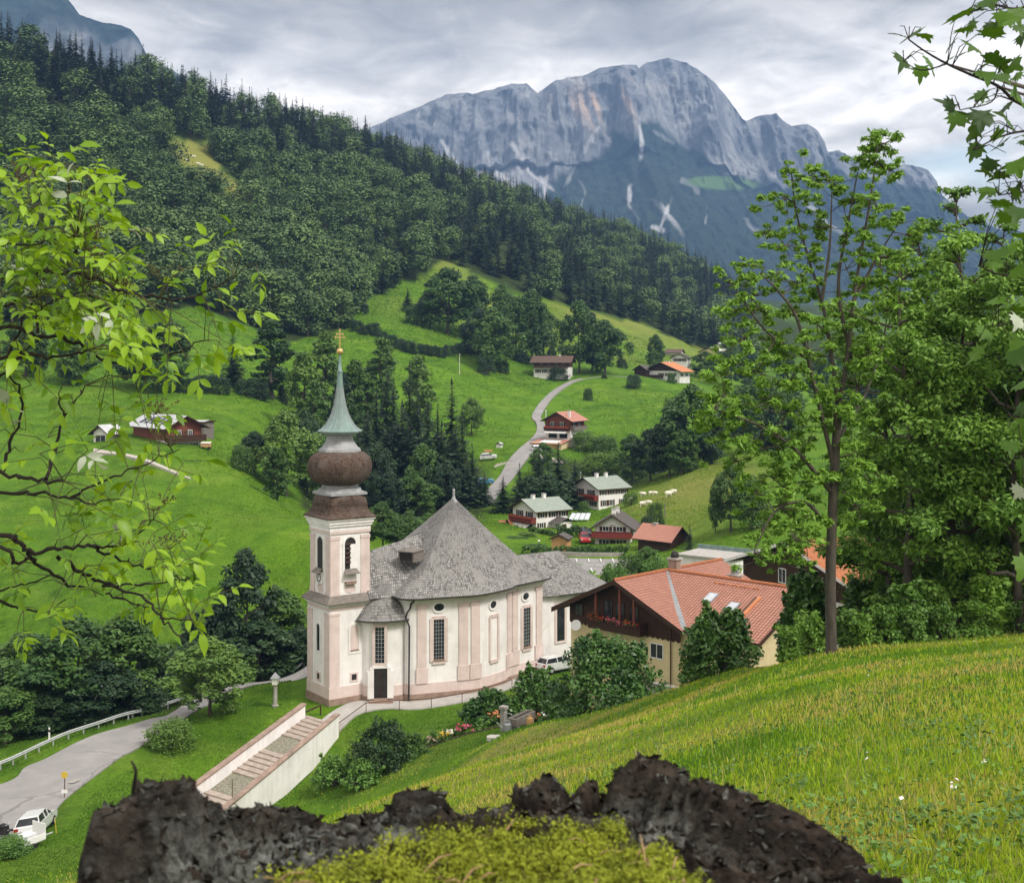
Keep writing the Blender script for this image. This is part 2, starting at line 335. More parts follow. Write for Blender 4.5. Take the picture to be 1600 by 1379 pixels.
def build_terrain():
    pxs = np.concatenate([np.arange(-1200, -100, 40), np.arange(-100, 1700, 9), np.arange(1700, 2801, 50)])
    ds = np.concatenate([np.exp(np.linspace(math.log(0.7), math.log(60), 150))[:-1], np.exp(np.linspace(math.log(60), math.log(450), 230))[:-1],
                         np.exp(np.linspace(math.log(450), math.log(1700), 80))[:-1], np.exp(np.linspace(math.log(1700), math.log(4600), 20))])
    PX, D = np.meshgrid(pxs, ds); Z = ground_pd(PX, D); X = (PX - 800) / FPX * D
    amp = np.clip((D - 30) / 100, 0, 1)
    rough = fbm(X / 9, D / 9, seed=3, oct=4)
    road = np.clip((D - 125) / 30, 0, 1)
    Z = Z + rough * 0.35 * road * amp + fbm(X / 60, D / 60, seed=9, oct=3) * np.clip((D - 450) / 300, 0, 1) * 8
    PY = HOR - Z / D * FPX
    fe = interp(PX, FOREST_EDGE); rd = interp(PX, RIDGE_D)
    forest = ((PY < fe) & (D > 350) & (PX < 1175)).astype(float); cleared = in_poly(PX, PY, CLEAR) & (D > 400); forest[cleared] = 0
    forest = np.maximum(forest, (D > rd) * 1.0)
    far = np.clip((D - 620) / 150, 0, 1) * (PX > 1150) * np.clip(.75 - fbm(X / 160, D / 240, seed=31, oct=3) * 2.5, 0, 1); forest = np.maximum(forest, far)
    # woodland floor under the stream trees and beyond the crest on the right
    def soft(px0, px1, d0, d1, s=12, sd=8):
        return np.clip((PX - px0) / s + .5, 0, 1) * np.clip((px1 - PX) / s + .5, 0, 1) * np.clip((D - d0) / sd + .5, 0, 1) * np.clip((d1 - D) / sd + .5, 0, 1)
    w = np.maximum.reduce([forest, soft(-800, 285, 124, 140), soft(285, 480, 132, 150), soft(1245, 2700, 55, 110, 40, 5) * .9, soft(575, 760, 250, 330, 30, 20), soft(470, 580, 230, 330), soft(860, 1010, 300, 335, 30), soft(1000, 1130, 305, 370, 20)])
    dry = np.clip(fbm(X / 9, D / 9, seed=21, oct=5) * 1.9 + 0.12, 0, 1) * np.clip((110 - D) / 20, 0, 1) * np.clip((PX - 560) / 200, 0.15, 1)
    dry = np.maximum(dry, np.clip(1 - np.abs(PX - 1080) / 130, 0, 1) ** .5 * np.clip(1 - np.abs(D - 260) / 60, 0, 1) * .8)
    dry = np.maximum(dry, ((D > 520) & (forest < .5) & (PX < 1150)) * np.clip(0.35 + fbm(X / 40, D / 40, seed=5) * .8, 0, 1) * np.clip((D - 520) / 80, 0, 1))
    dry = np.where(cleared, .85, dry)
    n, m = PX.shape; V = np.stack([X, D, Z], -1).reshape(-1, 3)
    i = np.arange(n * m).reshape(n, m); F = np.stack([i[:-1, :-1], i[:-1, 1:], i[1:, 1:], i[1:, :-1]], -1).reshape(-1, 4)
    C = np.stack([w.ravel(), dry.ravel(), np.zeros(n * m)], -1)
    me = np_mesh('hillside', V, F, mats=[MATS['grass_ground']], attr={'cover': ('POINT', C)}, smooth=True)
    o = mesh_obj('hillside', me); tag(o, 'green alpine meadow slopes falling to the church and rising to the wooded ridge', 'hillside', kind='structure')
def make_ground_mat():
    m, nt, b, out = mat_new('grass_ground'); b.inputs['Roughness'].default_value = 0.9; b.inputs['Specular IOR Level'].default_value = 0.1
    p = pos(nt); sep = nt.nodes.new('ShaderNodeSeparateColor'); nt.links.new(attr_n(nt, 'cover'), sep.inputs[0])
    big = nz(nt, p, 0.035, 6, 0.6, 0.4); mid = nz(nt, p, 0.35, 7, 0.65, 0.3, (1, 0.6, 1)); fine = nz(nt, p, 2.6, 6, 0.7)
    g = ramp(nt, mid, [(0.33, (0.062, 0.140, 0.009)), (0.5, (0.105, 0.225, 0.013)), (0.68, (0.165, 0.285, 0.022))])
    g = mixc(nt, ramp(nt, big, [(0.4, 0.0), (0.65, 0.75)]), g, (0.125, 0.255, 0.016))
    cont = nz(nt, p, 1.0, 4, 0.6, 0.3, (.045, .045, .9)); g = mixc(nt, ramp(nt, cont, [(0.52, 0.0), (0.66, 0.55)]), g, (0.20, 0.30, 0.035))
    mottle = nz(nt, p, 0.06, 7, 0.68, 0.6); g = mixc(nt, 1.0, g, ramp(nt, mottle, [(0.36, (.62, .70, .7)), (0.56, (1.0, 1.0, 1.0)), (0.7, (1.12, 1.04, 1.0))]), 'MULTIPLY')  # broad darker and lighter mottling of the meadow's own green
    dryc = ramp(nt, fine, [(0.35, (0.18, 0.23, 0.03)), (0.62, (0.36, 0.31, 0.10))])
    g = mixc(nt, sep.outputs[1], g, dryc)
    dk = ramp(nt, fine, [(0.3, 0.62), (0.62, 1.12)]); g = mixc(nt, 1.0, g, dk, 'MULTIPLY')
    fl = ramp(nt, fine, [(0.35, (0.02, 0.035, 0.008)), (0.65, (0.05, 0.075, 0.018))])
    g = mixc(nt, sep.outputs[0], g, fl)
    nt.links.new(g, b.inputs['Base Color'])
    ad = nt.nodes.new('ShaderNodeMath'); ad.operation = 'ADD'; nt.links.new(nz(nt, p, 0.9, 8, 0.7), ad.inputs[0]); nt.links.new(nz(nt, p, 4.5, 4, 0.7), ad.inputs[1])
    bump(nt, b, ad.outputs[0], 0.9, 0.45)
make_ground_mat()
build_terrain()
# ------------------------------------------------------------------ far mountains
def mountain(name, sil, dr, base, d0, label, px0, px1, step, rows, seed, kindm, drop=500):
    pxs = np.arange(px0, px1 + 1, step); W = np.linspace(0, 1, rows)
    PX, w = np.meshgrid(pxs, W)
    top = (HOR - interp(PX, sil)) / FPX * dr
    zb = (HOR - base) / FPX * d0
    cl = 0.60                        # where the cliff wall begins
    dep = np.where(w < cl, d0 + (dr - 500 - d0) * (w / cl), dr - 500 + 500 * ((w - cl) / (1 - cl)))
    zc = zb + (top - zb) * 0.56
    z = np.where(w < cl, zb + (zc - zb) * (w / cl) ** 1.15, zc + (top - zc) * ((w - cl) / (1 - cl)) ** 0.9)
    X0 = (PX - 800) / FPX * dep
    edge = np.clip(w * 6, 0, 1)
    rg = fbm(X0 / 330, dep / 1500 + 0 * w, z / 900, oct=6, seed=seed, ridged=True, gain=.55)
    f2 = fbm(X0 / 110, dep / 300, z / 460, oct=5, seed=seed + 4)
    fin = fbm(X0 / 42, dep / 260, z / 240, oct=4, seed=seed + 9, ridged=True)
    dep2 = dep - rg * 170 * edge * (0.45 + 0.75 * (w > cl)) - f2 * 60 * edge - fin * 20 * edge
    crest = np.clip((1 - w) * 12, 0, 1)
    z2 = z * (1 + (dep2 / dep - 1) * np.clip((w - .8) * 5, 0, 1)) + (rg * 45 + f2 * 16) * edge * crest + fin * 9 * edge * (.6 + .4 * crest)
    lf = fbm(X0 / 420, z / 230, oct=5, seed=seed + 30); str_ = fbm(X0 / 60 + z / 260, z / 420, oct=4, seed=seed + 31)
    PYv = HOR - z2 / dep2 * FPX
    # back side
    X = (PX - 800) / FPX * dep2
    V = np.stack([X, dep2, z2], -1); back = V[-1:].copy(); back[..., 1] += 900; back[..., 2] -= drop
    V = np.concatenate([V, back], 0)
    rock = np.zeros(PX.shape); scree = np.zeros(PX.shape); grass = np.zeros(PX.shape); warm = np.zeros(PX.shape)
    if kindm == 'massif':
        bd = interp(PX, [(400, 330), (600, 300), (660, 300), (720, 285), (790, 290), (850, 285), (905, 262), (960, 222), (1000, 203), (1030, 205), (1060, 232), (1100, 258), (1150, 280), (1200, 300), (1240, 292), (1290, 262), (1330, 285), (1480, 300)])
        rock = np.clip((bd - PYv + lf * 34 + str_ * 26) / 9 + .5, 0, 1)
        # gullies running down into the forest, screes and a pasture
        for pts, wd in (([(800, 225), (830, 268), (868, 300)], 4), ([(935, 200), (905, 250), (882, 292)], 5), ([(760, 240), (775, 270), (800, 290)], 3), ([(860, 240), (852, 290), (850, 330)], 3), ([(690, 220), (715, 262), (720, 300)], 3),
                        ([(1000, 195), (1003, 222), (1001, 250)], 3), ([(985, 290), (982, 320), (1000, 345)], 4), ([(1050, 310), (1040, 335), (1030, 360)], 4), ([(1100, 300), (1105, 330), (1102, 350)], 3), ([(900, 270), (915, 300), (905, 330)], 3),
                        ([(1090, 235), (1130, 256), (1180, 272), (1208, 276)], 7), ([(1022, 205), (1040, 216), (1052, 224)], 7), ([(1140, 262), (1175, 292), (1195, 310)], 3), ([(1068, 282), (1085, 290), (1090, 300)], 9), ([(1105, 245), (1135, 268), (1160, 280)], 4), ([(1020, 355), (1035, 360)], 7)):
            q = np.array(pts, float); dd = np.full(PX.shape, 1e9)
            for a, b_ in zip(q[:-1], q[1:]):
                t = np.clip(((PX - a[0]) * (b_[0] - a[0]) + (PYv - a[1]) * (b_[1] - a[1])) / max(1, ((b_ - a) ** 2).sum()), 0, 1)
                dd = np.minimum(dd, np.hypot(PX - a[0] - t * (b_[0] - a[0]), PYv - a[1] - t * (b_[1] - a[1])))
            scree = np.maximum(scree, np.clip((wd * .82 - dd + str_ * 7 + lf * 5) / 2.5 + .2, 0, 1) * np.clip(.65 + str_ * 1.5, .25, 1))
        scree = np.maximum(scree, np.clip((str_ - .34) * 8, 0, 1) * np.clip((PYv - bd + 10) / 30, 0, 1) * np.clip((380 - PYv) / 40, 0, 1) * .8)
        grass = np.clip((1 - ((PX - 1130 - (PYv - 287) * 1.2) / 58) ** 2 - ((PYv - 286) / 12) ** 2) * 3, 0, 1)
        warm = (np.exp(-((PX - 935) / 50) ** 2 - ((PYv - 165) / 32) ** 2) + np.exp(-((PX - 1045) / 14) ** 2 - ((PYv - 170) / 25) ** 2) + .7 * np.exp(-((PX - 980) / 18) ** 2 - ((PYv - 150) / 25) ** 2) + .5 * np.exp(-((PX - 880) / 16) ** 2 - ((PYv - 170) / 18) ** 2)) * np.clip(.4 + str_ * 2.0 + lf, 0, 1)
    else:
        rock = np.clip(lf * 2.2 + str_ + (w - .7) * 1.2, 0, 1) * .8
        warm = np.clip(str_ * 1.5 - .3, 0, 1) * rock * .3
    C = np.stack([rock, scree, grass], -1); C = np.concatenate([C, C[-1:]], 0).reshape(-1, 3)
    Wm = np.concatenate([warm, warm[-1:]], 0).ravel()
    n, m_ = V.shape[:2]; i = np.arange(n * m_).reshape(n, m_); F = np.stack([i[:-1, :-1], i[:-1, 1:], i[1:, 1:], i[1:, :-1]], -1).reshape(-1, 4)
    me = np_mesh(name, V.reshape(-1, 3), F, mats=[MATS['mountain_rock']], attr={'cover': ('POINT', C), 'warm': ('POINT', Wm)}, smooth=True)
    o = mesh_obj(name, me); tag(o, label, 'mountain', kind='structure'); return o
def make_mountain_mat():
    m, nt, b, out = mat_new('mountain_rock'); b.inputs['Roughness'].default_value = 0.95; b.inputs['Specular IOR Level'].default_value = 0.05
    p = pos(nt); sep = nt.nodes.new('ShaderNodeSeparateColor'); nt.links.new(attr_n(nt, 'cover'), sep.inputs[0])
    n1 = nz(nt, p, 0.011, 9, 0.72, 0.5, (1, .6, 0.22)); n2 = nz(nt, p, 0.02, 8, 0.7, 0.2)
    rock = ramp(nt, n1, [(0.36, (0.105, 0.11, 0.125)), (0.52, (0.20, 0.205, 0.22)), (0.66, (0.32, 0.32, 0.325))])
    rock = mixc(nt, attr_n(nt, 'warm', 'Fac'), rock, (0.66, 0.47, 0.33))
    wood = ramp(nt, n2, [(0.38, (0.012, 0.022, 0.018)), (0.6, (0.034, 0.052, 0.036))])
    c = mixc(nt, sep.outputs[0], wood, rock); c = mixc(nt, sep.outputs[1], c, (0.44, 0.44, 0.45)); c = mixc(nt, sep.outputs[2], c, (0.09, 0.16, 0.05))
    nt.links.new(c, b.inputs['Base Color'])
    bump(nt, b, nz(nt, p, 0.024, 9, 0.72, 0.2, (1, .5, .2)), 0.55, 38)
make_mountain_mat()
mountain('mountain', [(300, 330), (440, 262), (540, 218), (605, 188), (650, 170), (700, 148), (722, 146), (740, 147), (770, 140), (800, 132), (822, 131), (840, 146), (870, 126), (890, 121), (915, 118), (935, 108), (950, 106), (975, 102), (994, 103), (998, 108), (1010, 98), (1045, 92), (1075, 100), (1100, 116), (1118, 132), (1135, 152), (1160, 186), (1166, 190), (1185, 182), (1213, 178), (1225, 190), (1236, 197), (1262, 195), (1278, 205), (1288, 222), (1293, 238), (1310, 236), (1340, 252), (1380, 257), (1425, 259), (1450, 266), (1464, 284), (1472, 310), (1520, 345), (1600, 372), (1760, 400)],
         5400, 478, 3300, 'blue grey limestone massif with pale cliffs, scree gullies and forested foot', 300, 1760, 2.0, 300, 11, 'massif')
mountain('mountain', [(-700, -420), (-300, -190), (-60, -70), (60, -35), (100, -5), (112, 10), (125, 28), (160, 36), (190, 42), (205, 48), (217, 62), (228, 92), (260, 106), (300, 128), (340, 156), (420, 215), (560, 330)],
         4300, 420, 3000, 'steep blue wooded mountain flank rising out of frame at upper left', -700, 460, 4, 130, 47, 'wooded', 300)
# ------------------------------------------------------------------ building materials
pmat('white_plaster', (0.80, 0.775, 0.775), (0.69, 0.665, 0.66), 0.45, 0.85, 0.15, 9, 0.01)
pmat('pink_plaster', (0.66, 0.545, 0.52), (0.57, 0.465, 0.44), 0.8, 0.85, 0.15, 9, 0.01)
pmat('brown_stone', (0.33, 0.235, 0.19), (0.22, 0.15, 0.12), 1.2, 0.9, 0.5, 5, 0.03)
pmat('lead_grey', (0.34, 0.345, 0.355), (0.25, 0.255, 0.265), 2.0, 0.55, 0.1)
pmat('copper_green', (0.20, 0.285, 0.265), (0.13, 0.195, 0.185), 1.6, 0.55, 0.15, stretch=(1, 1, .25))
pmat('gold', (0.62, 0.44, 0.20), (0.5, 0.34, 0.13), 3, 0.38, metal=0.6)
pmat('dark_glass', (0.016, 0.018, 0.022), (0.045, 0.05, 0.055), 1.4, 0.16, spec=0.5, lo=.45, hi=.7)
pmat('black_iron', (0.022, 0.02, 0.02), (0.035, 0.03, 0.028), 2, 0.5)
pmat('dark_wood', (0.062, 0.030, 0.017), (0.033, 0.017, 0.011), 2.2, 0.7, 0.4, 12, 0.02, stretch=(1, 1, 4))
pmat('grey_wood', (0.21, 0.185, 0.165), (0.13, 0.115, 0.10), 2.2, 0.8, 0.4, 12, 0.02, stretch=(1, 1, 4))
pmat('concrete', (0.42, 0.40, 0.375), (0.33, 0.315, 0.30), 1.5, 0.9, 0.3, 12, 0.01)
pmat('white_paint', (0.78, 0.78, 0.77), (0.70, 0.70, 0.69), 1.0, 0.6)
pmat('cream_plaster', (0.72, 0.60, 0.36), (0.63, 0.52, 0.30), 0.7, 0.85, 0.1, 8, 0.01)
pmat('iron_rust', (0.12, 0.065, 0.045), (0.075, 0.045, 0.035), 4, 0.7)
brickmat('shingle_roof', (0.105, 0.10, 0.097), (0.40, 0.39, 0.38), (0.06, 0.057, 0.055), 0.19, 0.29, 0.03, 0.85, 0.8, (0.25, 0.243, 0.235), bd=0.08, ns=0.7)
brickmat('brown_shingle', (0.070, 0.040, 0.026), (0.165, 0.105, 0.075), (0.03, 0.02, 0.016), 0.22, 0.19, 0.03, 0.85, 0.7, (0.115, 0.09, 0.078), bd=0.05, ns=1.3)
# ------------------------------------------------------------------ the church
def tile_mat(name, c1, c2, cdark, bw=0.3, bh=0.34):
    m, nt, b, out = mat_new(name); b.inputs['Roughness'].default_value = 0.7
    uv = uvc(nt); t = nt.nodes.new('ShaderNodeTexBrick'); nt.links.new(uv, t.inputs['Vector'])
    for k, v in (('Color1', c1), ('Color2', c2), ('Mortar', cdark)): t.inputs[k].default_value = (*v, 1)
    t.inputs['Scale'].default_value = 1; t.inputs['Brick Width'].default_value = bw; t.inputs['Row Height'].default_value = bh
    t.inputs['Mortar Size'].default_value = 0.03; t.offset = 0.0
    c = mixc(nt, ramp(nt, nz(nt, objc(nt), 0.8, 7, 0.7, 0.5), [(0.45, 0.0), (0.72, 0.55)]), t.outputs['Color'], tuple(x * .55 for x in c1))
    nt.links.new(c, b.inputs['Base Color'])
    sp = nt.nodes.new('ShaderNodeSeparateXYZ'); nt.links.new(uv, sp.inputs[0])
    def M(op, a, v=None):
        n = nt.nodes.new('ShaderNodeMath'); n.operation = op; nt.links.new(a, n.inputs[0])
        if v is not None: n.inputs[1].default_value = v
        return n.outputs[0]
    w = M('SINE', M('MULTIPLY', sp.outputs[0], 2 * PI / bw)); r = M('FRACT', M('MULTIPLY', sp.outputs[1], 1 / bh))
    h = nt.nodes.new('ShaderNodeMath'); h.operation = 'MULTIPLY_ADD'; nt.links.new(w, h.inputs[0]); h.inputs[1].default_value = 0.35
    nt.links.new(M('MULTIPLY', r, -0.8), h.inputs[2]); bump(nt, b, h.outputs[0], 1.0, 0.08)
tile_mat('red_tiles', (0.42, 0.20, 0.145), (0.35, 0.165, 0.12), (0.17, 0.075, 0.055))
tile_mat('orange_tiles', (0.52, 0.19, 0.075), (0.40, 0.14, 0.06), (0.2, 0.07, 0.035))
pmat('pink_tiles', (0.42, 0.20, 0.15), (0.36, 0.165, 0.125), 2.5, 0.75, 0.5, 14, 0.04, stretch=(1, 1, 3))
pmat('orange_roof', (0.55, 0.22, 0.10), (0.44, 0.17, 0.08), 2.5, 0.75, 0.5, 14, 0.04)
pmat('green_grey_roof', (0.27, 0.31, 0.27), (0.22, 0.255, 0.225), 1.2, 0.8, 0.4, 10, 0.03)
pmat('dark_roof', (0.105, 0.092, 0.088), (0.075, 0.066, 0.063), 1.6, 0.8, 0.4, 10, 0.03)
pmat('brown_roof', (0.13, 0.085, 0.068), (0.095, 0.062, 0.05), 1.6, 0.8, 0.4, 10, 0.03)
pmat('silver_roof', (0.52, 0.53, 0.55), (0.40, 0.41, 0.43), 1.0, 0.4, 0.2, 6, 0.03)
pmat('red_balcony', (0.22, 0.035, 0.03), (0.14, 0.03, 0.022), 3, 0.7, 0.3, 14)
pmat('red_wood', (0.20, 0.062, 0.040), (0.145, 0.045, 0.03), 2, 0.75, 0.3, 14, stretch=(1, 1, 4))
pmat('shutter_brown', (0.075, 0.035, 0.022), (0.05, 0.025, 0.017), 3, 0.7)
pmat('zinc', (0.30, 0.31, 0.325), (0.23, 0.24, 0.255), 2.5, 0.45, metal=0.3)
pmat('grey_stone', (0.36, 0.34, 0.31), (0.24, 0.225, 0.205), 1.4, 0.9, 0.6, 4, 0.05)
pmat('asphalt', (0.30, 0.285, 0.28), (0.245, 0.235, 0.23), 0.5, 0.9, 0.3, 18, 0.006)
pmat('gravel', (0.45, 0.42, 0.37), (0.36, 0.335, 0.29), 1.5, 0.95, 0.5, 20, 0.02)
pmat('line_white', (0.75, 0.75, 0.74), None, 3, 0.8)
pmat('solar_glass', (0.50, 0.53, 0.58), (0.42, 0.45, 0.50), 3, 0.12, spec=0.8)
pmat('awning_cloth', (0.62, 0.60, 0.55), None, 3, 0.8)
pmat('galvanised', (0.50, 0.52, 0.52), (0.40, 0.42, 0.42), 3, 0.45, metal=0.35)
pmat('step_stone', (0.42, 0.355, 0.31), (0.29, 0.24, 0.205), 2.2, 0.9, 0.4, 9, 0.02)
pmat('coping_stone', (0.34, 0.245, 0.20), (0.25, 0.18, 0.145), 1.3, 0.85, 0.3, 9, 0.02)
pmat('wool', (0.80, 0.76, 0.66), (0.68, 0.64, 0.54), 9, 0.95, 0.4, 30, 0.03)
pmat('car_white', (0.62, 0.63, 0.64), (0.58, 0.59, 0.60), 2, 0.25, spec=0.6)
pmat('car_red', (0.42, 0.02, 0.03), (0.36, 0.02, 0.025), 2, 0.25, spec=0.6)
pmat('car_dark', (0.05, 0.055, 0.065), None, 2, 0.25, spec=0.6)
pmat('car_blue', (0.05, 0.22, 0.36), None, 2, 0.3, spec=0.6)
pmat('tyre', (0.018, 0.018, 0.018), None, 3, 0.85)
pmat('lamp_glass', (0.75, 0.74, 0.68), None, 3, 0.3)
pmat('tail_red', (0.35, 0.02, 0.02), None, 3, 0.3)
pmat('yellow_paint', (0.62, 0.44, 0.06), None, 3, 0.6)
pmat('orange_wood', (0.50, 0.30, 0.13), (0.40, 0.23, 0.10), 3, 0.7)
pmat('flower_pink', (0.62, 0.20, 0.30), (0.45, 0.05, 0.07), 14, 0.8, lo=.45, hi=.5)
pmat('flower_red', (0.48, 0.02, 0.025), (0.10, 0.14, 0.03), 12, 0.8, lo=.5, hi=.56)
def cobble_mat():
    m, nt, b, out = mat_new('cobbles'); b.inputs['Roughness'].default_value = .9
    v = nt.nodes.new('ShaderNodeTexVoronoi'); nt.links.new(objc(nt), v.inputs['Vector']); v.inputs['Scale'].default_value = 5.5
    c = mixc(nt, ramp(nt, v.outputs['Distance'], [(0.2, 0.0), (0.55, 1.0)]), mixc(nt, 0.2, (0.30, 0.28, 0.235), v.outputs['Color'], 'SOFT_LIGHT'), (0.17, 0.165, 0.12))
    nt.links.new(c, b.inputs['Base Color']); bump(nt, b, v.outputs['Distance'], -0.8, .06)
cobble_mat()

def asphalt_mat():
    m = MATS['asphalt']; nt = m.node_tree; b = [n for n in nt.nodes if n.type == 'BSDF_PRINCIPLED'][0]; p = pos(nt)
    src = b.inputs['Base Color'].links[0].from_socket
    wob = nt.nodes.new('ShaderNodeVectorMath'); wob.operation = 'MULTIPLY_ADD'; n0 = nt.nodes.new('ShaderNodeTexNoise'); nt.links.new(p, n0.inputs['Vector']); n0.inputs['Scale'].default_value = .5
    nt.links.new(n0.outputs['Color'], wob.inputs[0]); wob.inputs[1].default_value = (2.2, 2.2, 0); nt.links.new(p, wob.inputs[2])
    v = nt.nodes.new('ShaderNodeTexVoronoi'); v.feature = 'DISTANCE_TO_EDGE'; nt.links.new(wob.outputs[0], v.inputs['Vector']); v.inputs['Scale'].default_value = .10
    c = mixc(nt, ramp(nt, v.outputs['Distance'], [(.004, .6), (.010, 0.0)]), src, (.12, .115, .11))
    patch = ramp(nt, nz(nt, p, .22, 5, .6), [(.45, 0.0), (.62, .45)]); c = mixc(nt, patch, c, (.20, .193, .19)); nt.links.new(c, b.inputs['Base Color'])
asphalt_mat()

def weather(name, amt, tone):          # rain runs and damp patches of old plaster
    m = MATS[name]; nt = m.node_tree; b = [n for n in nt.nodes if n.type == 'BSDF_PRINCIPLED'][0]; src = b.inputs['Base Color'].links[0].from_socket; v = objc(nt)
    run = ramp(nt, nz(nt, v, 1.5, 7, .65, .2, (1.4, 1.4, .10)), [(.50, 0.0), (.70, amt)]); c = mixc(nt, run, src, tone)
    blot = ramp(nt, nz(nt, v, .55, 8, .7, .8), [(.52, 0.0), (.68, amt)]); c = mixc(nt, blot, c, tone); nt.links.new(c, b.inputs['Base Color'])
weather('white_plaster', .42, (.50, .47, .44)); weather('pink_plaster', .45, (.42, .34, .31)); weather('cream_plaster', .35, (.46, .37, .22)); weather('coping_stone', .6, (.12, .10, .085)); weather('red_tiles', .35, (.20, .10, .075)) if False else None
# ------------------------------------------------------------------ leaves, needles, bark
leafmat('leaf_forest', (0.042, 0.090, 0.026), (0.125, 0.205, 0.052), 0.0)
leafmat('needle_forest', (0.015, 0.038, 0.019), (0.046, 0.082, 0.034), 0.0)
leafmat('leaf_mid', (0.030, 0.076, 0.017), (0.080, 0.155, 0.030), 0.15)
leafmat('leaf_light', (0.065, 0.135, 0.026), (0.135, 0.23, 0.042), 0.2)
leafmat('needle_mid', (0.012, 0.030, 0.014), (0.034, 0.066, 0.025), 0.0)
leafmat('leaf_ash', (0.080, 0.17, 0.022), (0.18, 0.34, 0.04), 0.25)
leafmat('leaf_right', (0.064, 0.15, 0.022), (0.20, 0.36, 0.055), 0.2)
leafmat('leaf_shrub', (0.030, 0.085, 0.017), (0.095, 0.20, 0.030), 0.12, 0.4, spec=.4)
leafmat('leaf_dark', (0.014, 0.036, 0.016), (0.034, 0.070, 0.024), 0.05)
leafmat('leaf_garden', (0.075, 0.16, 0.03), (0.13, 0.25, 0.05), 0.2)
leafmat('leaf_elder', (0.085, 0.20, 0.010), (0.25, 0.42, 0.018), 0.45, 0.45, spec=.45)
leafmat('leaf_maple', (0.018, 0.052, 0.007), (0.075, 0.165, 0.010), 0.22, 0.5, spec=.25)
leafmat('hay_grass', (0.10, 0.21, 0.010), (0.50, 0.40, 0.13), 0.4, 0.6, mid=[(0.34, (0.24, 0.39, 0.014)), (0.62, (0.37, 0.46, 0.034))])
leafmat('moss_green', (0.05, 0.075, 0.008), (0.27, 0.31, 0.022), 0.1, 0.9)
pmat('bark', (0.10, 0.085, 0.07), (0.055, 0.047, 0.04), 6, 0.9, 0.5, 20, 0.02, stretch=(1, 1, .3))
pmat('bark_pale', (0.20, 0.185, 0.155), (0.11, 0.10, 0.085), 4, 0.9, 0.5, 14, 0.03, stretch=(1, 1, .3))
pmat('twig_dark', (0.022, 0.017, 0.014), (0.012, 0.010, 0.009), 8, 0.8)
leafmat('leaf_underside', (0.30, 0.36, 0.27), (0.42, 0.47, 0.38), 0.2, 0.5)
